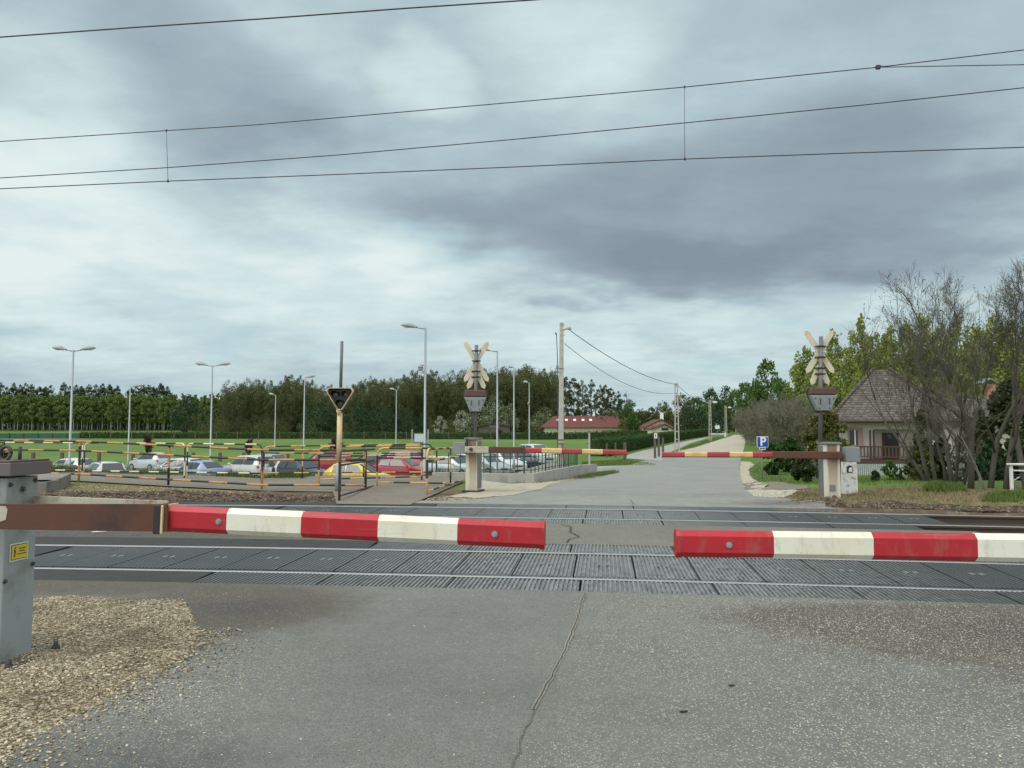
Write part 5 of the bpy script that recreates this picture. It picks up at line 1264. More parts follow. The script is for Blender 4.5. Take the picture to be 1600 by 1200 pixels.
# ================================================================== HOUSES
def house_right():
    Y0 = 33.6; gx = PX(1322, Y0, 0); gz = terr(gx, Y0) - .1
    e = P(1322, 655, Y0 - .6).z
    t = thing('house', 'pale house with weathered grey brown hip roof, porch and dark door behind the bare trees', 'house', (gx, Y0, gz))
    XL, XR = gx, gx + 4.2; xa, xb = PX(1362, Y0, 0), PX(1426, Y0, 0)
    mb = MB(); zt = e + .02
    mb.box(((XL + xa) / 2, Y0 + 4, (gz + zt) / 2), (xa - XL, 8, zt - gz)); mb.box(((xa + xb) / 2, Y0 + 4.35, (gz + zt) / 2), (xb - xa, 7.3, zt - gz)); mb.box(((xb + XR) / 2, Y0 + 4, (gz + zt) / 2), (XR - xb, 8, zt - gz))
    wall = mb.build('wall', 'house_wall', t)
    # hip roof with overhang
    ex0, ex1, ey0, ey1 = XL - .75, XR + .5, Y0 - .75, Y0 + 8.6; ap = P(1379, 576, Y0 + 1.9); ap.x, ap.y = gx + 1.8, Y0 + 3.3; ze = P(1322, 656, ey0).z
    A = [Vector((ex0, ey0, ze)), Vector((ex1, ey0, ze)), Vector((ex1, ey1, ze)), Vector((ex0, ey1, ze))]
    B = [Vector((ap.x - .35, ap.y, ap.z)), Vector((ap.x + .35, ap.y, ap.z)), Vector((ap.x + .35, ap.y + 2.4, ap.z)), Vector((ap.x - .35, ap.y + 2.4, ap.z))]
    lo = [q - Vector((0, 0, .10)) for q in A]
    mb = MB(); mb.loop_loft([lo, A, B]); roof = mb.build('roof', 'roof_old', t)
    mb = MB(); mb.tube([Vector((ex0, ey0 - .05, ze - .06)), Vector((ex1, ey0 - .05, ze - .06))], .07, 8); mb.build('gutter', 'dark_wood', roof)
    for q0, q1 in ((A[0], B[0]), (A[1], B[1])):
        mb = MB(); mb.tube([q0 + Vector((0, 0, .02)), q1 + Vector((0, 0, .02))], .09, 6); mb.build('ridge_tiles', 'roof_old', roof)
    c = P(1435, 606, Y0 + 3.0); c.x, c.y = gx + 3.55, Y0 + 4.3; mb = MB(); mb.box(c + Vector((0, 0, -.3)), (.38, .38, .9)); mb.build('chimney', 'brick', roof)
    # window
    a, b = P(1326, 697, Y0), P(1343, 670, Y0); mb = MB(); mb.box(((a.x + b.x) / 2, Y0 - .03, (a.z + b.z) / 2), (b.x - a.x + .1, .10, b.z - a.z + .1)); wf = mb.build('window', 'pink_frame', t)
    mb = MB(); mb.box(((a.x + b.x) / 2 - .06, Y0 - .085, (a.z + b.z) / 2), ((b.x - a.x) * .66, .02, (b.z - a.z) * .86)); mb.build('pane', 'window_glass', wf)
    mb = MB(); mb.box(((a.x + b.x) / 2 - .0, Y0 - .098, (a.z + b.z) / 2), (.05, .02, (b.z - a.z) * .86)); mb.build('mullion', 'sign_white', wf)
    # porch: lintel, posts, door, floor, balustrade
    Yb = Y0 - .25
    mb = MB(); zl = P(1390, 672, Yb).z; mb.box(((xa + xb) / 2, Y0 + .36, (zl + zt) / 2 + .02), (xb - xa + .02, .70, zt - zl - .04)); mb.build('lintel', 'house_wall', wall)
    a, b = P(1379, 722, Y0 + .4), P(1401, 676, Y0 + .4); a.x, b.x = gx + 1.55, gx + 2.22; mb = MB(); mb.box(((a.x + b.x) / 2, Y0 + .68, (a.z + b.z) / 2), (b.x - a.x, .08, b.z - a.z)); dr = mb.build('door', 'dark_wood', t)
    mb = MB(); mb.box(((a.x + b.x) / 2 + .03, Y0 + .63, (a.z + b.z) / 2 + .25), ((b.x - a.x) * .72, .03, (b.z - a.z) * .58)); mb.build('pane', 'window_glass', dr)
    zf = P(1390, 716, Yb).z; mb = MB(); x0, x1 = PX(1340, Yb, 0), xb + .2
    mb.box(((x0 + x1) / 2, Y0 + .15, (gz + zf) / 2 - .02), (x1 - x0, .9 if True else 0, zf - gz)); mb.build('porch_base', 'dark_wood', t)
    for px in (1360.5, 1365.5):
        x = PX(px, Yb, 0); mb = MB(); mb.box((x, Yb + .02, (zf + zl) / 2), (.07, .07, zl - zf)); mb.build('porch_post', 'dark_wood', t)
    ztp = P(1390, 697.5, Yb - .1).z; mb = MB(); mb.box(((x0 + x1) / 2, Yb - .1, ztp), (x1 - x0, .06, .06)); mb.box(((x0 + x1) / 2, Yb - .1, zf + .08), (x1 - x0, .05, .05)); bal = mb.build('balustrade', 'dark_wood', t)
    n = int((x1 - x0) / .14)
    for i in range(n):
        x = x0 + .05 + i * (x1 - x0) / n; mb = MB(); mb.box((x, Yb - .1, (ztp + zf) / 2 + .02), (.06, .03, ztp - zf - .1)); mb.build('baluster', 'dark_wood', bal)
    t.rotation_euler.z = R(-22)
    # low right wing
    t2 = thing('house', 'low right wing with old tiled roof and brick chimney, half hidden by trunks', 'house', (PX(1560, 37, 0), 37, terr(PX(1560, 37, 0), 37)))
    X0, X1 = PX(1524, 36, 0), PX(1680, 36, 0); zr, ze2 = P(1560, 622, 39.5).z, P(1560, 662, 35.6).z; gz2 = terr(X0, 36) - .1
    mb = MB(); mb.box(((X0 + X1) / 2, 39.2, (gz2 + ze2) / 2), (X1 - X0 - .4, 6.0, ze2 - gz2)); mb.build('wall', 'house_wall', t2)
    mb = MB(); rg = [[Vector((x, 35.5, ze2 - .08)), Vector((x, 43, ze2 - .08)), Vector((x, 43, ze2)), Vector((x, 39.5, zr)), Vector((x, 35.5, ze2))] for x in (X0, X1)]; mb.loop_loft(rg); rf2 = mb.build('roof', 'roof_old', t2)
    c = P(1546, 622, 39.5); top = P(1546, 605, 39.5); mb = MB(); mb.box((c.x, 39.5, (c.z + top.z) / 2), (.42, .42, top.z - c.z + .3)); ch = mb.build('chimney', 'brick', rf2)
    mb = MB(); tz = top.z + .22; mb.prism([(-.42, 0), (0, .26), (.42, 0), (.36, 0), (0, .2), (-.36, 0)], (c.x - .1, 39.2, tz), (1, 0, 0), (0, 0, 1), -.6); mb.build('chimney_cap', 'galv', ch)
house_right()
def hall():
    Yh = 192; gz = terr(PX(920, Yh, 0), Yh); t = thing('hall', 'long low hall with wide dark red roof and four white skylights behind the hedge', 'hall', (PX(920, Yh, 0), Yh, gz))
    x0, x1 = PX(846, Yh, 0), PX(995, Yh, 0); ze = P(900, 667.5, Yh).z; zr = P(900, 650, Yh + 7).z; r0, r1 = PX(866, Yh + 7, 2), PX(975, Yh + 7, 2)
    mb = MB(); mb.box(((x0 + x1) / 2, Yh + 7, (gz + ze) / 2 - .5), (x1 - x0 - 2, 12, ze - gz + 1)); mb.build('wall', 'cream_wall', t)
    mb = MB(); mb.loop_loft([[Vector((x0, Yh, ze - .15)), Vector((x1, Yh, ze - .15)), Vector((x1, Yh + 14, ze - .15)), Vector((x0, Yh + 14, ze - .15))], [Vector((x0, Yh, ze)), Vector((x1, Yh, ze)), Vector((x1, Yh + 14, ze)), Vector((x0, Yh + 14, ze))], [Vector((r0, Yh + 6.8, zr)), Vector((r1, Yh + 6.8, zr)), Vector((r1, Yh + 7.2, zr)), Vector((r0, Yh + 7.2, zr))]])
    rf = mb.build('roof', 'roof_red', t)
    nv = Vector((0, -(zr - ze), 6.8)).normalized()
    for px in (872, 885, 898, 911, 923):
        f = .62; c = Vector((PX(px, Yh + 4.2, 1), Yh + 6.8 * f, ze + (zr - ze) * f)) + nv * .06
        mb = MB(); mb.box(None, (.72, 1.1, .12), mat=Matrix.Translation(c) @ Matrix.Rotation(math.atan2(zr - ze, 6.8), 4, 'X')); mb.build('skylight', 'sign_white', rf)
    c = P(928, 648, Yh + 7); mb = MB(); mb.box(c, (.5, .5, 1.6)); mb.build('chimney', 'sign_white', rf)
hall()
def cottage(label, px0, px1, pxr, Yh, yr, ye, wallm, roofm, chim=None, gable=True):
    gz = terr(PX(pxr, Yh, 0), Yh) - .3; t = thing('cottage', label, 'house', (PX(pxr, Yh, 0), Yh, gz))
    x0, x1, xr = PX(px0, Yh, 0), PX(px1, Yh, 0), PX(pxr, Yh, 0); zr, ze = P(pxr, yr, Yh).z, P(pxr, ye, Yh).z
    ov = (x1 - x0) * .06
    mb = MB(); mb.loop_loft([[Vector((x0 + ov, y, gz)), Vector((x1 - ov, y, gz)), Vector((x1 - ov, y, ze)), Vector((xr, y, zr - .25)), Vector((x0 + ov, y, ze))] for y in (Yh + .6, Yh + 9)]); mb.build('wall', wallm, t)
    mb = MB(); mb.loop_loft([[Vector((x0, y, ze - .3)), Vector((xr, y, zr - .22)), Vector((x1, y, ze - .3)), Vector((x1, y, ze - .1)), Vector((xr, y, zr)), Vector((x0, y, ze - .1))] for y in (Yh, Yh + 9.6)]); rf = mb.build('roof', roofm, t)
    if chim:
        c = P(chim[0], chim[1], Yh + 5); mb = MB(); mb.box(c, (.7, .7, 3.0)); mb.build('chimney', 'sign_white', rf)
    mb = MB(); mb.box((xr, Yh + .55, ze - .2), ((x1 - x0) * .3, .12, (ze - gz) * .3)); mb.build('window', 'window_glass', t)
cottage('cream cottage with red gable roof and white chimney right of the long hall', 1009, 1056, 1034, 165, 654.5, 666, 'cream_wall', 'roof_red', (1034, 655))
cottage('cream cottage annex with low gable in front of the cottage', 1018, 1053, 1040, 160, 662, 669, 'cream_wall', 'roof_red')
cottage('small dark red roofed shed left of the tall crossbuck lamp posts', 744, 800, 772, 196, 660.5, 665.5, 'wood_post', 'roof_red')
# gate and hut at the far end of the lane
def far_gate():
    b = on(PX(1121, 128, 1), 128); t = thing('barrier_gate', 'pale horizontal gate across the far end of the lane under a white sign', 'gate', b)
    a, c = P(1108, 678, 128), P(1133, 678, 128); mb = MB(); mb.box(((a.x + c.x) / 2, 128, a.z), (c.x - a.x, .15, .22)); mb.build('bar', 'sign_white', t)
    for q in (a, c): mb = MB(); mb.box((q.x, 128, (q.z + b.z) / 2), (.25, .25, q.z - b.z + .4)); mb.build('post', 'sign_red' if q is a else 'sign_white', t)
    c = P(1121, 667.5, 127); mb = MB(); mb.box(c, (.72, .06, .6)); sgn = thing('roadside_sign', 'white square sign on a post at the far end of the lane', 'sign', on(c.x, 127)); mb.build('panel', 'sign_white', sgn)
    mb = MB(); mb.box((c.x, 127.1, (c.z + terr(c.x, 127)) / 2), (.1, .08, c.z - terr(c.x, 127))); mb.build('post', 'galv', sgn)
    for (px, w_, lab) in ((1126, .8, 'small white van shape parked by the far lane gate'),): pass
far_gate()

# ================================================================== VEGETATION
def leaf_cloud(cent, rad, n, size, flat=1.0, up=0.0, aspect=.6):
    """n leaf quads spread through clumps (cent (k,3), rad (k,)); returns verts, faces"""
    k = len(cent); wgt = rad ** 2.2; idx = RNG.choice(k, n, p=wgt / wgt.sum())
    dirs = RNG.normal(size=(n, 3)); dirs /= np.linalg.norm(dirs, axis=1)[:, None]
    rr = RNG.random(n) ** .42
    c = cent[idx] + dirs * (rad[idx] * rr)[:, None] * np.array([1, 1, flat])
    a = RNG.normal(size=(n, 3)); a[:, 2] += up; a /= np.linalg.norm(a, axis=1)[:, None]
    b = np.cross(a, RNG.normal(size=(n, 3))); b /= np.linalg.norm(b, axis=1)[:, None]
    s = size * (.6 + .8 * RNG.random(n))[:, None]
    a *= s; b *= s * aspect
    V = np.stack([c - a * .5, c + b * .5 + a * .05, c + a * .5, c - b * .5 + a * .05], 1).reshape(-1, 3)
    return V, np.arange(4 * n).reshape(n, 4)
SHAPES = {'poplar': lambda t: max(0, math.sin(math.pi * min(1, t ** .75))) ** .7, 'column': lambda t: .72 + .28 * math.sin(math.pi * t) if .02 < t < .9 else max(.1, (1 - t) * 7),
          'round': lambda t: math.sqrt(max(0, 1 - (2 * t - 1) ** 2)), 'cone': lambda t: (1 - t) ** .8 * .95 + .05, 'egg': lambda t: max(0, math.sin(math.pi * t ** .62)) ** .6,
          'vase': lambda t: .25 + .75 * math.sin(math.pi * min(1, .08 + .75 * t))}
def crown(name, h0, h1, R_, n, leaf, mat, shape, nc=40, cr=.34, flat=1.0, edge=.35, **kw):
    c, r = [], []
    f = SHAPES[shape]
    for i in range(nc):
        t = RNG.random(); e = R_ * f(t); q = RNG.random() ** edge * e; a = RNG.random() * 2 * math.pi
        c.append((q * math.cos(a), q * math.sin(a), h0 + (h1 - h0) * t)); r.append(R_ * cr * (.6 + .8 * RNG.random()) * (.45 + .55 * f(t)))
    V, Fc = leaf_cloud(np.array(c), np.array(r), n, leaf, flat, **kw)
    return quick_mesh(name, V, Fc, mat)
def trunk_mesh(name, h, r, mat, limbs=6, spread=.3, h0=.4, wob=.02):
    mb = MB(); pts = [Vector((0, 0, -.2))]
    for k in range(1, 7): pts.append(Vector((random.uniform(-1, 1) * wob * h, random.uniform(-1, 1) * wob * h, h * k / 6)))
    mb.tube(pts, [r * (1 - .13 * k) for k in range(7)], 6)
    for i in range(limbs):
        f = h0 + (.9 - h0) * (i + random.random()) / limbs; z = h * f; a = random.random() * 6.28; L = h * spread * random.uniform(.6, 1)
        b = Vector((0, 0, z)); e = b + Vector((math.cos(a) * L, math.sin(a) * L, L * random.uniform(.5, 1.1))); mb.tube([b, b.lerp(e, .5) + Vector((0, 0, -.03 * L)), e], [r * .45 * (1 - f * .5), r * .3 * (1 - f * .5), r * .08], 4)
    me = bpy.data.meshes.new(name); me.from_pydata(mb.v, [], mb.f); me.materials.append(M[mat]); me.polygons.foreach_set('use_smooth', [True] * len(mb.f)); return me
def tree(label, cat, loc, tm, cm, s=1.0, sz=None, rz=None, group=None, name='tree'):
    t = thing(name, label, cat, loc, random.random() * 6.28 if rz is None else rz, group); t.scale = (s, s, sz or s)
    mobj('trunk', tm, t); mobj('crown', cm, t); return t
def at_px(px, Y, dz=0): x = PX(px, Y, terr(0, Y)); return Vector((x, Y, terr(x, Y) - .05 + dz))
def hgt(py, Y, z0): return P(800, py, Y).z - z0
# --- poplar plantation beyond the field, left: one crown height, pale stems
PT = [trunk_mesh('trunk', 8.0, .13, 'bark_pale', 5, .12, .5, .006) for _ in range(3)]
PC = [crown('crown', 3.2, 12.8, 1.9, 4200, .38, 'leaf_plantation', 'poplar', 46, .36) for _ in range(5)]
for row, (Y, n, px0, px1) in enumerate(((258, 62, -60, 415), (266, 40, -55, 420), (276, 30, -50, 420))):
    for i in range(n):
        px = px0 + (px1 - px0) * (i + .5 + random.uniform(-.38, .38)) / n
        if row == 0 and 268 < px < 318: continue
        tree('young slender poplar with bright green crown and pale stem in the plantation edge', 'tree', at_px(px, Y + random.uniform(-3, 3)), random.choice(PT), random.choice(PC), random.uniform(.92, 1.06), random.uniform(.9, 1.06), None, 'young poplars of the left plantation', 'poplar_tree')
k = 620; cc = np.stack([RNG.uniform(-245, -70, k), RNG.uniform(284, 312, k), RNG.uniform(.3, 8.0, k)], 1)
V, Fc = leaf_cloud(cc, RNG.uniform(2.2, 4.2, k), 60000, .95)
tag(mobj('woodland', quick_mesh('woodland', V, Fc, 'leaf_back')), 'dark shaded woodland undergrowth behind the young poplar stems', 'woodland', None, 'stuff')
# --- taller dark row behind it
DT = [trunk_mesh('trunk', 15, .22, 'bark_dark', 6, .14, .3, .006) for _ in range(2)]
DC = [crown('crown', 4, 21.5, 3.6, 7000, .44, 'leaf_back', 'egg', 110, .29) for _ in range(4)]
px = -50
while px < 262:
    if not (84 < px < 92 or 190 < px < 196): tree('tall dark tree rising behind the young poplar plantation', 'tree', at_px(px, 330 + random.uniform(-5, 5)), random.choice(DT), random.choice(DC), random.uniform(.8, 1.0), random.uniform(.86, .98), None, 'dark trees behind the plantation', 'tall_tree')
    px += random.uniform(8, 12)
# --- old brownish forest in the middle
FT = [trunk_mesh('trunk', 17, .22, 'bark', 8, .13, .25, .008) for _ in range(3)]
FC = [crown('crown', 1.5, 22.5, 2.8, 6500, .36, 'leaf_forest', 'column', 80, .40, 1.2) for _ in range(6)]
prof = [(345, 602), (360, 596), (395, 590), (430, 600), (455, 587), (500, 603), (530, 607), (560, 594), (600, 588), (650, 584), (700, 583), (740, 577), (790, 574), (830, 573), (868, 577), (905, 590), (925, 592), (945, 597), (968, 602)]
for row, (Y, dp, n, top) in enumerate(((236, 0, 70, 14), (244, 0, 58, 6), (254, 0, 56, 0), (268, 0, 48, -2))):
    for i in range(n):
        px = 350 + (875 - 350) * (i + .5 + random.uniform(-.4, .4)) / n
        b = at_px(px, Y + random.uniform(-3, 3)); h = hgt(lerp_tab(prof, px) + top + random.uniform(-4, 8), b.y, b.z); s = h / 22.5
        tree('tall thin brownish green forest tree standing behind the field hedge', 'tree', b, random.choice(FT), random.choice(FC), s * random.uniform(.85, 1.05), s, None, 'trees of the old forest behind the field', 'forest_tree')
FS = [crown('crown', 4, 18, 2.8, 3600, .38, 'leaf_forest', 'egg', 90, .24) for _ in range(3)]
for (px, top, sc) in ((884, 586, 1), (897, 588, 1.1), (910, 592, .9), (924, 591, 1), (938, 600, .9), (946, 599, .9), (955, 604, .8), (966, 610, .8)):
    b = at_px(px, 215); h = hgt(top, 215, b.z); tree('loose airy forest tree above the red roofed hall', 'tree', b, random.choice(FT), random.choice(FS), h / 18.5, h / 18.5, None, 'airy trees above the hall', 'forest_tree')
b = at_px(979, 205); h = hgt(607, 205, b.z); tree('dark tree with clumped crown standing alone right of the forest edge', 'tree', b, FT[0], crown('crown', 4, 18, 3.2, 2400, .5, 'leaf_dark', 'egg', 26, .34), h / 18, h / 18, 1.0, None, 'dark_tree')
# --- round dark trees and pale blossoming ones at the field's far edge
RD = [crown('crown', .6, 9.4, 4.3, 2600, .42, 'leaf_dark', 'egg', 70, .27, 1, .45) for _ in range(3)]
RT = [trunk_mesh('trunk', 5, .3, 'bark_dark', 6, .3, .2) for _ in range(2)]
for (px, w_, top, Y, lab) in ((292, 54, 617, 226, 'big round dark green tree in front of the young poplar plantation'), (497, 62, 626, 205, 'broad dark willow-like tree left of the pedestrian signal'), (562, 44, 626, 206, 'dark round tree just right of the pedestrian signal'), (590, 40, 632, 207, 'dark round tree in the row, second right of the signal'),
                          (607, 36, 636, 205, 'dark round tree behind the short distant lamp post'), (637, 42, 640, 206, 'dark broad tree left of the tall camera lamp post'), (660, 26, 644, 207, 'small dark tree right behind the tall camera lamp post'), (520, 34, 638, 203, 'low dark tree half hidden by the signal post')):
    b = at_px(px, Y); h = hgt(top, Y, b.z); wd = w_ / F * Y / 2; tree(lab, 'tree', b, random.choice(RT), random.choice(RD), wd / 4.4, h / 9.6, None, None, 'round_tree')
RP = [crown('crown', .5, 7.5, 3.2, 1700, .36, 'leaf_blossom', 'egg', 46, .28) for _ in range(2)]; RM = [crown('crown', .5, 9, 3.8, 2200, .40, 'leaf_pale', 'egg', 60, .28) for _ in range(2)]
for (px, w_, top, Y, lab, k) in ((688, 26, 650, 200, 'pale blossoming shrub-like tree left of the crossbuck mast', 0), (722, 34, 640, 201, 'pale blossoming tree behind the crossbuck mast', 0), (737, 20, 636, 202, 'slim pale green tree just left of the crossbuck mast', 1), (771, 44, 620, 200, 'light green rounded tree behind the lamp post by the crossbuck', 1), (797, 24, 632, 202, 'light green small tree above the red roofed shed', 1), (851, 40, 637, 204, 'grey green round tree left of the red roofed hall', 1)):
    b = at_px(px, Y); h = hgt(top, Y, b.z); wd = w_ / F * Y / 2; tree(lab, 'tree', b, random.choice(RT), random.choice((RP, RM)[k]), wd / 3.5, h / (7.7, 9.2)[k], None, None, 'pale_tree')
# --- trees around the cottages and along the road's far end
GC = {'leaf_mid': [crown('crown', 1.5, 10, 3.4, 4600, .42, 'leaf_mid', 'egg', 60, .28) for _ in range(3)], 'leaf_olive': [crown('crown', 1.2, 10, 3.4, 3600, .40, 'leaf_olive', 'egg', 60, .28) for _ in range(3)], 'leaf_dark': RD, 'leaf_yellow': [crown('crown', .8, 11, 2.7, 8500, .34, 'leaf_yellow', ('poplar', 'egg')[_ % 2], 80, .26, 1.6) for _ in range(4)]}
HB = {'leaf_mid': 10.2, 'leaf_olive': 10.2, 'leaf_dark': 9.6, 'leaf_yellow': 11.4}; WB = {'leaf_mid': 3.7, 'leaf_olive': 3.7, 'leaf_dark': 4.4, 'leaf_yellow': 2.8}
MT = [trunk_mesh('trunk', 7, .2, 'bark', 8, .25, .3) for _ in range(3)]
for (px, w_, top, Y, m_, lab) in ((1003, 22, 640, 190, 'leaf_olive', 'bare looking olive tree left of the cottage roof'), (982, 34, 630, 188, 'leaf_mid', 'mid green tree right behind the end of the long hall'), (1018, 26, 636, 192, 'leaf_olive', 'olive green tree behind the cottage chimney'), (1037, 34, 626, 195, 'leaf_olive', 'brownish tree rising over the cottage roof'),
                              (1066, 44, 614, 170, 'leaf_olive', 'loose greyish tree behind the ladder-like pole'), (1072, 40, 634, 160, 'leaf_dark', 'dark fir-like tree right of the cottage'), (1096, 36, 640, 158, 'leaf_dark', 'dark tree behind the end of the hedge'), (1090, 40, 618, 175, 'leaf_mid', 'green tree above the end of the hedge'),
                              (1112, 42, 606, 185, 'leaf_mid', 'tall green tree behind the second ladder-like pole'), (1136, 40, 604, 180, 'leaf_dark', 'dark green tree closing the view down the road'), (1150, 44, 608, 172, 'leaf_mid', 'green tree standing behind the thin end pole'), (1122, 34, 628, 150, 'leaf_dark', 'low dark tree behind the far lane gate'), (1150, 30, 640, 150, 'leaf_mid', 'low green tree at the end of the road'), (1173, 42, 604, 140, 'leaf_dark', 'dark green tree right of the road end'),
                              (1166, 40, 594, 160, 'leaf_mid', 'tall mid green tree right of the road end'), (1200, 64, 562, 118, 'leaf_mid', 'tall fresh green tree above the bare thicket'), (1188, 40, 600, 120, 'leaf_mid', 'fresh green tree left of the tallest one by the road'), (1222, 44, 590, 112, 'leaf_mid', 'fresh green tree right of the tallest one by the road'), (1238, 30, 604, 100, 'leaf_olive', 'olive tree behind the bare thicket, left of the right crossbuck')):
    b = at_px(px, Y); h = hgt(top, Y, b.z); wd = w_ / F * Y / 2; tree(lab, 'tree', b, random.choice(MT), random.choice(GC[m_]), wd / WB[m_], h / HB[m_], None, None, 'roadside_tree')
k = 0
for (px, w_, top, Y) in ((1262, 44, 540, 74), (1284, 40, 556, 70), (1305, 46, 520, 72), (1326, 44, 545, 66), (1350, 42, 497, 70), (1372, 46, 520, 72), (1398, 50, 512, 66), (1424, 48, 505, 70), (1450, 52, 496, 68), (1478, 50, 506, 72), (1505, 52, 500, 66), (1533, 50, 512, 70), (1560, 52, 496, 68), (1590, 54, 502, 66), (1620, 54, 500, 70), (1270, 40, 590, 62), (1310, 40, 600, 60), (1345, 46, 590, 60), (1420, 50, 585, 58), (1465, 50, 580, 60), (1510, 50, 575, 58), (1555, 50, 580, 60), (1600, 50, 570, 58), (1650, 60, 510, 68)):
    b = at_px(px, Y); h = hgt(top, Y, b.z); wd = w_ / F * Y / 2
    tree('yellow green spring tree in the row behind the old house', 'tree', b, random.choice(MT), random.choice(GC['leaf_yellow']), wd / 2.0, h / 11.2, None, 'yellow green trees behind the house', 'spring_tree')

k = 160; cc = np.stack([RNG.uniform(22, 75, k), RNG.uniform(196, 214, k), RNG.uniform(.2, 6.0, k)], 1); cc[:, 2] *= np.interp(cc[:, 0], [22, 45, 60, 75], [.75, .8, 1.2, 1.3])
V, Fc = leaf_cloud(cc, RNG.uniform(1.4, 2.8, k), 16000, .6)
tag(mobj('undergrowth', quick_mesh('undergrowth', V, Fc, 'leaf_olive')), 'dense undergrowth closing the view behind the cottage and the far road', 'undergrowth', None, 'stuff')
# --- clipped hedges
def hedge(label, pts, h, w_, leaf, n, mat='leaf_hedge', name='hedge'):
    """pts: ground centre line; dense clipped box of small leaves over a dark core"""
    t = thing(name, label, 'hedge', pts[0]); mb = MB(); rg = []
    for i, p in enumerate(pts):
        d = (pts[min(i + 1, len(pts) - 1)] - pts[max(0, i - 1)]); d.z = 0; d.normalize(); q = Vector((-d.y, d.x, 0)) * (w_ / 2 - leaf * .5)
        u = Vector((0, 0, h - leaf * .5)); rg.append([p - q - Vector((0, 0, .2)), p + q - Vector((0, 0, .2)), p + q + u, p - q + u])
    mb.loop_loft(rg); mb.build('hedge_core', 'leaf_conifer', t)
    L = np.array([(b - a).length for a, b in zip(pts, pts[1:])]); V = []
    cum = L / L.sum(); seg = RNG.choice(len(L), n, p=cum); f = RNG.random(n); side = RNG.random(n)
    A = np.array([tuple(p) for p in pts]); P0, P1 = A[seg], A[seg + 1]; D = (P1 - P0); Dn = D / np.linalg.norm(D, axis=1)[:, None]; N_ = np.stack([-Dn[:, 1], Dn[:, 0], np.zeros(n)], 1)
    c = P0 + D * f[:, None]; wob = np.array([mnoise.noise(Vector(q) * .9) for q in c]) * .06
    topm = side < w_ / (w_ + 1.6 * h); off = np.where(topm, (RNG.random(n) - .5) * w_, np.where(RNG.random(n) < .72, -1, 1) * w_ / 2 * (1 + RNG.normal(size=n) * .05)); zz = np.where(topm, h + wob + RNG.normal(size=n) * leaf * .3, RNG.random(n) * h)
    c = c + N_ * off[:, None]; c[:, 2] += zz
    endm = RNG.random(n) < .02; c[endm] = A[0] + N_[endm] * ((RNG.random(endm.sum()) - .5) * w_)[:, None] + np.stack([np.zeros(endm.sum()), np.zeros(endm.sum()), RNG.random(endm.sum()) * h], 1)
    a = RNG.normal(size=(n, 3)); a /= np.linalg.norm(a, axis=1)[:, None]; b = np.cross(a, RNG.normal(size=(n, 3))); b /= np.linalg.norm(b, axis=1)[:, None]
    s = leaf * (.6 + .8 * RNG.random(n))[:, None]; a *= s; b *= s * .6; c = c - np.array(tuple(pts[0]))
    V = np.stack([c - a * .5, c + b * .5, c + a * .5, c - b * .5], 1).reshape(-1, 3)
    mobj('foliage', quick_mesh('foliage', V, np.arange(4 * n).reshape(n, 4), mat), t); return t
Yh = 150
hedge('long dark clipped hedge across the far side of the field', [on(PX(px, Yh2, 0), Yh2) for px, Yh2 in ((128, 176), (300, 174), (480, 172), (640, 170), (800, 166), (900, 160), (1010, 152))], 1.45, 1.4, .30, 9000)
hp = [on(PX(px, Y, -.4), Y) for px, Y in ((936, 54), (945, 57), (965, 64), (990, 74), (1020, 88), (1050, 104), (1080, 122), (1106, 142))]
hedge('thick bright clipped hedge running beside the lane into the distance', hp, 1.25, 1.5, .13, 26000)
for i, px in enumerate(list(range(140, 1010, 33))):
    x = PX(px, 164, 0); b = on(x, 164); mb = MB(); o = bpy.data.objects.new('fence_post', bpy.data.meshes.get('fence_post_mesh')) if i else None
    if i == 0:
        mb.box((0, 0, .85), (.14, .14, 1.9)); o = mb.build('fence_post', 'wood_post'); o.data.name = 'fence_post_mesh'
    else: COL.objects.link(o)
    o.location = b; tag(o, 'thin grey fence post in front of the far field hedge', 'fence post', 'fence posts along the far hedge')
# green mesh fence at far left
tf = thing('mesh_fence', 'green mesh fence continuing the far hedge at the left edge', 'fence', on(PX(-60, 176, 0), 176))
pa_, pb_ = on(PX(-120, 176, 0), 176), on(PX(127, 176, 0), 176); mb = MB(); mb.loop_loft([[p, p + Vector((0, .1, 0)), p + Vector((0, .1, 1.25)), p + Vector((0, 0, 1.25))] for p in (pa_, pb_)]); paint('mesh_green', (.022, .085, .070), .7, .2, (.03, .06, .04), .8, .6); mb.build('mesh_panel', 'mesh_green', tf)
for i in range(12):
    p = pa_.lerp(pb_, i / 11); mb = MB(); mb.box(p + Vector((0, -.08, .65)), (.10, .1, 1.45)); mb.build('post', 'fence_green', tf)

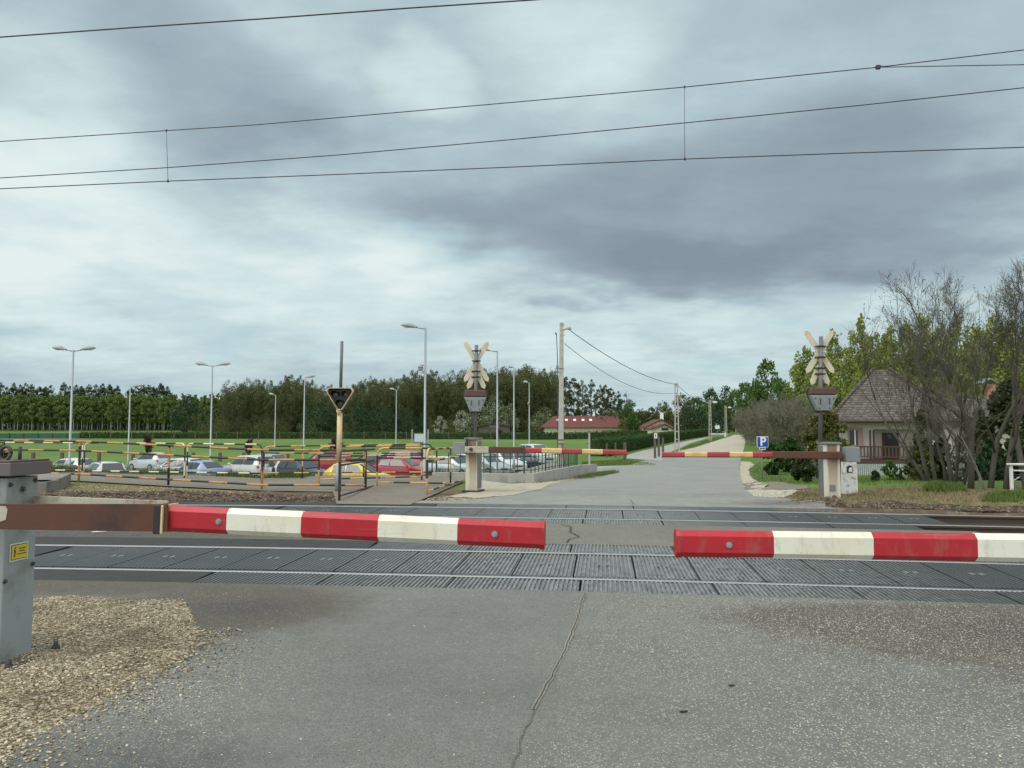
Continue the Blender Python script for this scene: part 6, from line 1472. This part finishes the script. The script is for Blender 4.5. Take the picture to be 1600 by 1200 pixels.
# --- bare trees: recursive branching
def branch_tree(name, h, r, levels, seed, spread=.55, kids=(3, 4), lean=(0, 0), first=.28, mat='twig_dark', budmat=None, nbud=0, bsize=.06, upw=.25, stems=1, minr=.006, crook=.10):
    rd = random.Random(seed); mb = MB(); tips = []
    def grow(p, d, L, r0, lv):
        n = 4 if lv < 2 else 3; pts = [p]; q = p; dd = d.copy(); rads = [r0]
        for k in range(n):
            dd = (dd + Vector((rd.gauss(0, crook), rd.gauss(0, crook), rd.gauss(0, crook) + upw * .12))).normalized(); q = q + dd * L / n; pts.append(q); rads.append(max(minr * .6, r0 * (1 - .5 * (k + 1) / n)))
        mb.tube(pts, rads, 7 if lv == 0 else 5 if lv == 1 else 4 if lv == 2 else 3, 0, lv < 2)
        if lv >= levels: tips.append((q, dd)); tips.append((pts[-2], dd)); return
        m_ = rd.randint(*kids) + (1 if lv >= levels - 2 else 0)
        for i in range(m_):
            f = (first if lv == 0 else .25) + (1 - (first if lv == 0 else .25)) * (i + rd.random() * .8) / m_; f = min(f, .98); idx = min(n - 1, int(f * n)); g = f * n - idx; b = pts[idx].lerp(pts[idx + 1], g)
            ax = dd.orthogonal(); ax.rotate(Matrix.Rotation(rd.random() * 6.28, 3, dd)); nd = (dd * (1 - spread * .5) + ax.normalized() * spread * rd.uniform(.75, 1.3) + Vector((0, 0, upw))).normalized()
            grow(b, nd, L * rd.uniform(.50, .74) * (1.05 - .25 * f), max(minr, rads[idx] * rd.uniform(.38, .54)), lv + 1)
        grow(q, dd, L * .55, max(minr, rads[-1] * .9), lv + 1)
    for s in range(stems):
        a = rd.random() * 6.28; l = Vector((lean[0] + (math.cos(a) * .28 if stems > 1 else 0), lean[1] + (math.sin(a) * .28 if stems > 1 else 0), 1)).normalized(); grow(Vector((math.cos(a) * .14, math.sin(a) * .14, -.15)) if stems > 1 else Vector((0, 0, -.15)), l, h * .42, r * (1 if stems == 1 else rd.uniform(.6, 1)), 0)
    me = bpy.data.meshes.new(name); me.from_pydata(mb.v, [], mb.f); me.materials.append(M[mat]); me.polygons.foreach_set('use_smooth', [True] * len(mb.f))
    cm = None
    if nbud and tips:
        T = np.array([tuple(q) for q, _ in tips]); k = RNG.integers(0, len(T), nbud); c, rr = T[k] + RNG.normal(size=(nbud, 3)) * .03, None
        V, Fc = leaf_cloud(c, np.full(nbud, .05), nbud, bsize); cm = quick_mesh('leaf_buds', V, Fc, budmat)
    return me, cm
def bare(label, loc, mesh, rz=0, s=1.0, group=None, sz=None, name='bare_tree', cat='tree'):
    t = thing(name, label, cat, loc, rz, group); t.scale = (s, s, sz or s); mobj('branches', mesh[0], t)
    if mesh[1]: mobj('leaf_buds', mesh[1], t)['kind'] = 'stuff'
    return t
BT1 = branch_tree('branches', 6.6, .075, 5, 5, .56, (3, 4), (-.08, 0), .30, 'twig_dark', 'leaf_bud', 700, .04, .22, 1, .0030)
BT2 = branch_tree('branches', 6.8, .070, 5, 12, .56, (3, 4), (.08, 0), .26, 'twig_dark', 'leaf_bud', 700, .04, .22, 1, .0030)
BT3 = branch_tree('branches', 5.2, .05, 4, 21, .50, (2, 3), (-.16, .05), .22, 'twig_dark', 'leaf_bud', 500, .04, .26, 3, .0030)
BT4 = branch_tree('branches', 4.8, .035, 4, 33, .50, (3, 4), (.05, 0), .25, 'twig', 'leaf_bud', 500, .04, .3, 2, .0030)
gb_ = lambda px, py: G(px, py) - Vector((0, 0, .04))
bare('tallest bare dark tree on the right, trunk rising over the wing roof', gb_(1516, 763), BT1, .3, .95)
bare('bare forked tree leaning right at the far right edge', gb_(1570, 764), BT2, 1.2, .98)
bare('multi stemmed bare tree leaning left in front of the porch', gb_(1465, 752), BT3, 0.0, 1.12)
bare('bare tree with thin close stems left of the tallest one', gb_(1490, 756), BT3, 1.9, 1.08)
bare('broad bare crown reaching over the chimney, just left of the tallest trunk', gb_(1488, 757), BT2, 3.3, .84)
bare('wide bare tree filling the gap between the tallest tree and the right edge', gb_(1546, 762), BT1, 2.2, .90)
bare('slim bare tree rising behind the white gate frame at the right edge', gb_(1606, 764), BT1, 4.0, .98)
bare('low bare sapling in the grass before the porch', gb_(1418, 752), BT4, .6, .62)
bare('thin bare sapling leaning over the grass mound', gb_(1545, 766), BT4, 4.4, .7)
# grey thicket beside the road
TH = [branch_tree('branches', 4.2, .045, 4, 50 + i, .62, (3, 5), (0, 0), .12, 'twig', 'leaf_young', 1500, .085, .22, 5, .007, .12) for i in range(3)]
k = 0
for (px, Y, sc) in ((1172, 92, 1.35), (1180, 84, 1.5), (1190, 78, 1.55), (1199, 70, 1.45), (1209, 64, 1.45), (1219, 60, 1.4), (1229, 56, 1.35), (1240, 52, 1.35), (1250, 50, 1.3), (1196, 88, 1.6), (1212, 80, 1.6), (1228, 74, 1.6), (1243, 68, 1.55), (1258, 60, 1.4), (1178, 100, 1.6), (1168, 112, 1.5), (1270, 56, 1.2)):
    bare('grey many stemmed bush just coming into leaf in the thicket right of the road', at_px(px, Y), TH[k % 3], k * 1.3, sc * random.uniform(.78, 1.15), 'bare bushes of the grey thicket', None, 'thicket_bush', 'bush'); k += 1
# plum-leaved young trees in the car park
PB = branch_tree('branches', 4.0, .04, 3, 71, .35, (4, 6), (0, 0), .35, 'bark_dark', 'leaf_plum', 1500, .13, .5)
for (px, Y, s, lab) in ((231, 60, .95, 'slender young tree with dark red leaves between the lamp posts'), (388, 62, .82, 'young dark red leaved tree behind the white cars'), (523, 64, .84, 'young dark red tree behind the signal post'), (-4, 46, .80, 'dark red young tree cut by the left edge'), (780, 150, .95, 'dark red young tree by the shed, beside the lamp post')):
    bare(lab, at_px(px, Y), PB, px * .1, s, None, None, 'plum_tree')
# --- evergreens and shrubs of the garden
def shrub(label, px, base, top, wpx, mat, shape, n, leaf, Y=None, name='shrub', nc=40, cr=.3, cat='shrub', stem='bark_dark'):
    b = G(px, base) if Y is None else at_px(px, Y); Y = b.y; h = P(px, top, Y).z - b.z; wd = wpx / F * Y / 2
    t = thing(name, label, cat, b); c = crown('foliage', .02 * h, h * .97, wd * .88, n, leaf, mat, shape, nc, cr, 1.0, .42); mobj('foliage', c, t)
    mobj('stem', trunk_mesh('stem', h * .7, max(.03, wd * .06), stem, 7, .22, .1), t); return t
shrub('rounded golden green topiary tree behind the right pedestal', 1293, 725, 631, 80, 'leaf_topiary', 'egg', 9000, .11, 27, 'topiary_tree', 90, .25)
shrub('dark round bush in the grass left of the right pedestal', 1257, 754, 709, 42, 'leaf_conifer', 'egg', 4500, .09, None, 'bush', 50, .28)
shrub('low dark rounded hedge bush behind the parking sign', 1236, 0, 684, 48, 'leaf_hedge', 'round', 4200, .12, 33, 'bush', 50, .28)
shrub('dark bush right next to the parking sign', 1208, 0, 690, 34, 'leaf_hedge', 'round', 3600, .11, 31, 'bush', 46, .28)
shrub('tall dark conifer covering the right end of the old house', 1456, 0, 606, 70, 'leaf_conifer', 'cone', 12000, .13, 26, 'conifer_tree', 130, .22, 'tree')
shrub('slim dark conifer in front of the porch end', 1441, 0, 640, 36, 'leaf_conifer', 'cone', 5000, .12, 27, 'conifer_tree', 80, .24, 'tree')
shrub('dark ivy covered conifer at the right edge behind the bare trunks', 1585, 0, 590, 110, 'leaf_conifer', 'egg', 14000, .13, 23, 'conifer_tree', 130, .22, 'tree')
shrub('dense dark evergreen under the bare trees', 1535, 0, 640, 80, 'leaf_conifer', 'egg', 9000, .12, 25, 'conifer_tree', 90, .24, 'tree')
shrub('white flowering shrub among the bare trunks', 1497, 0, 690, 34, 'leaf_blossom', 'egg', 2600, .09, 24, 'flowering_shrub', 40, .28)
shrub('glossy green shrub with pale leaves behind the rightmost trunks', 1542, 0, 695, 46, 'leaf_dark', 'egg', 3600, .10, 22, 'shrub', 50, .26)
shrub('brownish undergrowth bush below the slim conifer', 1440, 0, 694, 52, 'leaf_olive', 'egg', 3600, .10, 23.5, 'bush', 50, .28)
shrub('small pale green shrub on the lawn before the porch', 1392, 0, 719, 26, 'leaf_mid', 'round', 1500, .07, 24, 'shrub', 26, .3)
shrub('small dark ball shrub on the lawn before the porch', 1407, 0, 731, 14, 'leaf_conifer', 'egg', 1100, .06, 21.5, 'shrub', 22, .32)
shrub('low spiky green plant on the lawn right of the marker stone', 1366, 0, 733, 20, 'leaf_dark', 'egg', 1000, .08, 20.5, 'shrub', 22, .32)
# white garden fence posts and picket fence
for (px, top, lab) in ((1268, 682, 'white pointed fence post at the garden corner, left one'), (1277, 686, 'white pointed fence post right of the garden corner post')):
    b = at_px(px, 27.5); zt = P(px, top, 27.5).z; mb = MB(); mb.loop_loft([sq(b, .075, .05), sq(Vector((b.x, b.y, zt - .14)), .075, .05), sq(Vector((b.x, b.y, zt)), .01, .01)]); tag(mb.build('fence_post', 'whitewash'), lab, 'fence post')
pf = at_px(1340, 30.5); tpk = thing('picket_fence', 'low whitish picket fence under the porch of the old house', 'fence', pf)
for i in range(30):
    px = 1338 + i * 3.1; b = at_px(px, 30.5); zt = P(px, 725, 30.5).z; mb = MB(); mb.box((b.x, 30.5, (b.z + zt) / 2), (.045, .02, zt - b.z)); mb.build('picket', 'board_grey', tpk)
mb = MB(); a, c = P(1337, 728, 30.5), P(1430, 728, 30.5); mb.box((a + c) / 2 + Vector((0, .03, 0)), (c.x - a.x, .02, .05)); mb.build('fence_rail', 'wood_post', tpk)

# ================================================================== GRASS, STONES, SOIL (nobody could count them)
def blades(name, label, pts, n, h, mat, wd=.018, lean=.45, zf=None, jit=1.0):
    """grass blades inside a ground polygon (px corner list)"""
    poly = [Vector((*gp(*q), 0)) for q in pts]
    x0, x1 = min(p.x for p in poly), max(p.x for p in poly); y0, y1 = min(p.y for p in poly), max(p.y for p in poly)
    def inside(x, y):
        r = False; j = len(poly) - 1
        for i in range(len(poly)):
            if (poly[i].y > y) != (poly[j].y > y) and x < (poly[j].x - poly[i].x) * (y - poly[i].y) / (poly[j].y - poly[i].y) + poly[i].x: r = not r
            j = i
        return r
    V = []; tries = 0
    while len(V) < 3 * n and tries < n * 30:
        tries += 1; x, y = random.uniform(x0, x1), random.uniform(y0, y1)
        if not inside(x, y) or mnoise.noise(Vector((x * 1.7, y * 1.7, 8))) + random.uniform(-.5, .6) < -.05: continue
        z = terr(x, y); hh = h * random.uniform(.35, 1.0) * (.75 + .5 * mnoise.noise(Vector((x * .8, y * .8, 2)))); a = random.random() * 6.28; l = random.uniform(0, lean) * hh; w_ = wd * random.uniform(.6, 1.3)
        b = random.random() * 6.28
        V += [(x - math.cos(a) * w_ / 2, y - math.sin(a) * w_ / 2, z - .01), (x + math.cos(a) * w_ / 2, y + math.sin(a) * w_ / 2, z - .01), (x + math.cos(b) * l, y + math.sin(b) * l, z + hh)]
    V = np.array(V); o = mobj(name, quick_mesh(name, V, np.arange(len(V)).reshape(-1, 3), mat)); return tag(o, label, 'grass', None, 'stuff')
def bank(label, x0, x1, n, d0, d1, h, wd=.022):
    V = []
    while len(V) < 3 * n:
        x = random.uniform(x0, x1); y = lerp_tab(YD, x) + random.uniform(d0, d1)
        k = mnoise.noise(Vector((x * .55, y * .3, 8)))
        if k + random.uniform(-.45, .6) < -.05: continue
        z = terr(x, y); hh = h * random.uniform(.4, 1.0) * (.75 + 1.2 * max(-.3, k)); a = random.random() * 6.28; b = random.random() * 6.28; l = random.uniform(0, .5) * hh; w_ = wd * random.uniform(.6, 1.3)
        V += [(x - math.cos(a) * w_ / 2, y - math.sin(a) * w_ / 2, z - .02), (x + math.cos(a) * w_ / 2, y + math.sin(a) * w_ / 2, z - .02), (x + math.cos(b) * l, y + math.sin(b) * l, z + hh)]
    V = np.array(V); tag(mobj('verge_grass', quick_mesh('verge_grass', V, np.arange(len(V)).reshape(-1, 3), 'grass_blade')), label, 'grass', None, 'stuff')
bank('tall green grass on the bank behind the cream hoop railings', -26, -6.2, 20000, -.1, 1.5, .34)
bank('green grass on the bank behind the yellow hoop railings and red cars', -6.2, -2.3, 5000, .9, 2.4, .30)
bank('green grass behind the low concrete wall with green pickets', -2.4, 1.6, 4500, .5, 1.9, .50)
blades('lawn_grass', 'fresh green grass strip around the parking sign', [(1172, 740), (1170, 730), (1190, 722), (1260, 722), (1285, 740), (1285, 762), (1240, 760), (1195, 754)], 9000, .10, 'grass_blade', .018)
blades('lawn_grass', 'fresh green lawn in front of the old house', [(1330, 760), (1330, 738), (1440, 738), (1500, 748), (1500, 758), (1420, 764)], 7000, .10, 'grass_blade', .018)
blades('grass_tuft', 'bright green grass mound in front of the multi stemmed bare tree', [(1440, 768), (1452, 759), (1480, 756), (1505, 762), (1512, 769), (1480, 771)], 2600, .26, 'grass_blade', .016)
blades('grass_tuft', 'bright green grass patch at the right edge below the white gate', [(1535, 785), (1545, 772), (1600, 766), (1680, 768), (1680, 788), (1600, 789)], 4500, .20, 'grass_blade', .016)
blades('dry_grass', 'dry straw coloured grass on the bank around the right pedestal', [(1230, 783), (1250, 768), (1330, 762), (1440, 764), (1530, 768), (1550, 782), (1450, 791), (1330, 788)], 12000, .10, 'dry_blade', .014, .9)
blades('dry_grass', 'dry grass fringe beside the concrete wall and the pole', [(800, 756), (868, 748), (930, 740), (965, 737), (950, 745), (880, 752), (835, 757)], 3500, .14, 'dry_blade', .018, .6)
blades('grass_tuft', 'green grass tongue at the corner of the side entrance', [(895, 749), (920, 741), (960, 736.5), (968, 739), (930, 747)], 3200, .20, 'grass_blade', .02)
blades('lane_grass', 'grass island between the lane and the road', [(905, 729), (910, 722), (975, 718), (1015, 724), (1025, 727), (985, 728)], 4500, .12, 'grass_blade', .03)
blades('lane_grass', 'grass strip between the lane and the far road', [(1062, 703), (1080, 695), (1115, 684), (1135, 682), (1110, 692), (1085, 700)], 3500, .16, 'grass_blade', .05)
ICO_V = None
def stones(name, label, pos, sizes, mat, flat=.6, cat='gravel'):
    global ICO_V
    if ICO_V is None:
        import bmesh
        bm = bmesh.new(); bmesh.ops.create_icosphere(bm, subdivisions=1, radius=1.0); bm.verts.ensure_lookup_table()
        ICO_V = (np.array([v.co[:] for v in bm.verts]), np.array([[v.index for v in f.verts] for f in bm.faces])); bm.free()
    iv, fi = ICO_V; n = len(pos); k = len(iv)
    sc = np.stack([sizes * (.7 + .6 * RNG.random(n)), sizes * (.7 + .6 * RNG.random(n)), sizes * flat * (.7 + .5 * RNG.random(n))], 1); a = RNG.random(n) * 6.28; ca, sa = np.cos(a), np.sin(a)
    L = iv[None] * sc[:, None] * (1 + .25 * RNG.normal(size=(n, k, 1)).clip(-1, 1)); X = L[..., 0] * ca[:, None] - L[..., 1] * sa[:, None]; Y = L[..., 0] * sa[:, None] + L[..., 1] * ca[:, None]
    V = np.stack([X, Y, L[..., 2]], 2) + pos[:, None]; Fc = (fi[None] + (np.arange(n) * k)[:, None, None]).reshape(-1, 3)
    return tag(mobj(name, quick_mesh(name, V.reshape(-1, 3), Fc, mat)), label, cat, None, 'stuff')
# gravel patch by the near cabinet: low bed plus loose pebbles
gpx = [(-260, 905), (20, 944), (60, 936), (110, 931), (190, 937), (285, 937), (300, 955), (306, 985), (303, 1008), (270, 1034), (215, 1062), (170, 1090), (90, 1130), (30, 1165), (-60, 1225), (-500, 1300)]
gpoly = [Vector(tuple(G0(a, b))[:2]) for a, b in gpx]
def in_poly(x, y, poly):
    r = False; j = len(poly) - 1
    for i in range(len(poly)):
        if (poly[i].y > y) != (poly[j].y > y) and x < (poly[j].x - poly[i].x) * (y - poly[i].y) / (poly[j].y - poly[i].y) + poly[i].x: r = not r
        j = i
    return r
def edge_dist(x, y, poly):
    p = Vector((x, y)); dm = 1e9
    for a, b in zip(poly, poly[1:] + poly[:1]):
        d = b - a; f = max(0, min(1, (p - a).dot(d) / max(1e-9, d.length_squared))); dm = min(dm, (a + d * f - p).length)
    return dm
gxs = np.arange(-6.6, -1.5, .06); gys = np.arange(3.0, 7.6, .06)
V = []; ok = {}
for j, y in enumerate(gys):
    for i, x in enumerate(gxs):
        ins = in_poly(x, y, gpoly); e = edge_dist(x, y, gpoly)
        if ins or e < .09: ok[(i, j)] = len(V); V.append((x, y, (.004 + .026 * sst(0, .35, e) + .020 * fbm(x, y, 2.2) * sst(0, .3, e)) if ins else -.004))
Fs = [(ok[(i, j)], ok[(i + 1, j)], ok[(i + 1, j + 1)], ok[(i, j + 1)]) for (i, j) in ok if (i + 1, j) in ok and (i, j + 1) in ok and (i + 1, j + 1) in ok]
struct(mobj('gravel_ground', quick_mesh('gravel_ground', V, np.array(Fs), 'gravel_bed', True)))
pos, siz = [], []
while len(pos) < 52000:
    x = random.uniform(-6.0, -1.6); y = random.uniform(3.0, 6.9)
    if abs((x + 3.47)) < .30 and abs(y - 4.86) < .16: continue
    ins = in_poly(x, y, gpoly); e = edge_dist(x, y, gpoly)
    if ins: pos.append((x, y, .004 + .026 * sst(0, .35, e) + .020 * fbm(x, y, 2.2) * sst(0, .3, e) + .003)); siz.append(random.choice((.0022, .0028, .0034, .004, .005, .008)) * random.uniform(.8, 1.3))
    elif y < 5.6 and random.random() < math.exp(-e / .16) * .55: pos.append((x, y, .004)); siz.append(random.uniform(.004, .009))
stones('gravel', 'loose tan gravel heaped beside the pale blue cabinet', np.array(pos), np.array(siz), 'pebble', .6)
pos, siz = [], []
while len(pos) < 9000:
    x = random.uniform(-2.6, 5.2); y = random.uniform(2.4, 6.8)
    if y + -yo(x) > 6.85 or in_poly(x, y, gpoly): continue
    p_ = .05 + .55 * sst(.3, 2.0, x) + .45 * gb(x, y, (-1.75, 4.5), .5, .7)
    if random.random() < p_ * (.35 + .65 * sst(-.2, .5, fbm(x, y, 1.4))): pos.append((x, y, .001)); siz.append(random.uniform(.0025, .0058))
stones('loose_chips', 'pale stone chips worn loose on the asphalt road', np.array(pos), np.array(siz), 'chip', .5)
def soil(label, pts, n, s0, s1, mat='clod', name='soil_clods'):
    poly = [Vector(tuple(G(a, b))[:2]) for a, b in pts]; x0, x1 = min(p.x for p in poly), max(p.x for p in poly); y0, y1 = min(p.y for p in poly), max(p.y for p in poly); pos = []; tr = 0
    while len(pos) < n and tr < n * 40:
        tr += 1; x, y = random.uniform(x0, x1), random.uniform(y0, y1)
        if in_poly(x, y, poly) and mnoise.noise(Vector((x * 1.5, y * 1.5, 4))) + random.uniform(-.4, .6) > -.1: pos.append((x, y, terr(x, y) + .005))
    pos = np.array(pos); stones(name, label, pos, s0 + (s1 - s0) * RNG.random(len(pos)) ** 2.5, mat, .65, 'soil')
soil('dark lumps of turned soil along the left edge of the farther track', [(40, 790), (60, 772), (250, 768), (410, 772), (522, 776), (528, 784), (400, 786), (250, 789), (120, 795)], 7500, .005, .034)
soil('dark soil lumps along the right edge of the farther track', [(1215, 787), (1290, 791), (1345, 794), (1450, 796), (1600, 801), (1680, 804), (1680, 796), (1600, 792), (1450, 788), (1330, 784), (1250, 781)], 7500, .005, .034)
soil('sandy crumbs and stones on the bank left of the signal post', [(70, 770), (125, 755), (263, 762), (410, 769), (515, 772), (515, 777), (400, 775), (250, 772)], 3200, .005, .018, 'pebble', 'sandy_crumbs')
soil('cream stones beside the stained pedestal', [(690, 782), (735, 772), (756, 755), (840, 760), (790, 772), (745, 784)], 2600, .008, .024, 'chip', 'cream_stones')
soil('cream stones at the corner of the driveway', [(1165, 776), (1165, 766), (1235, 766), (1225, 778)], 1200, .008, .026, 'chip', 'cream_stones')
soil('orange tan grit in front of the yellow railing by the pedestal', [(655, 788), (672, 778), (740, 773), (800, 778), (745, 787)], 2600, .006, .016, 'pebble', 'tan_grit')
# weathered kerb blocks at the left, end of the old platform
kb = G(60, 771); t_ = thing('kerb_block', 'dark weathered concrete kerb blocks beyond the pale blue cabinet', 'kerb', kb)
for (p0, p1, p2) in (((20, 772), (70, 771.5), (751)), ((71.5, 771.5), (93, 765), (751)), ((94, 764.6), (111, 755), (750))):
    a, b = G0(*p0), G0(*p1); d = (b - a); L = d.length; c = (a + b) / 2 + Vector((-d.y, d.x, 0)).normalized() * .35; z = P(800, p2, max(a.y, b.y) + .1).z
    mb = MB(); mb.box((c.x, c.y, .10), (L - .03, .7, .34), math.atan2(d.y, d.x)); mb.build('block', 'old_concrete', t_, .015)
# small litter and kerb details
for (px, py, lab) in ((1143, 1071, 'small dark leaf lying on the asphalt'), (1068, 1112, 'tiny dark scrap on the asphalt near the bottom')):
    c = G0(px, py, .006); mb = MB(); mb.prism([(-.022, 0), (-.008, .008), (.018, .006), (.024, -.002), (.004, -.009), (-.014, -.007)], c, (1, .2, 0), (-.2, 1, 0), .004); tag(mb.build('dead_leaf', 'black'), lab, 'leaf')
c = G0(152, 832); mb = MB(); mb.prism([(-.09, 0), (-.03, .05), (.03, .02), (.10, .06), (.06, -.01), (-.02, -.04)], (c.x, c.y, .006), (1, 0, 0), (0, 1, 0), .008); tag(mb.build('paper_scrap', 'pale_frame'), 'crumpled pale scrap lying on the dark asphalt under the rusty arm holder', 'litter')
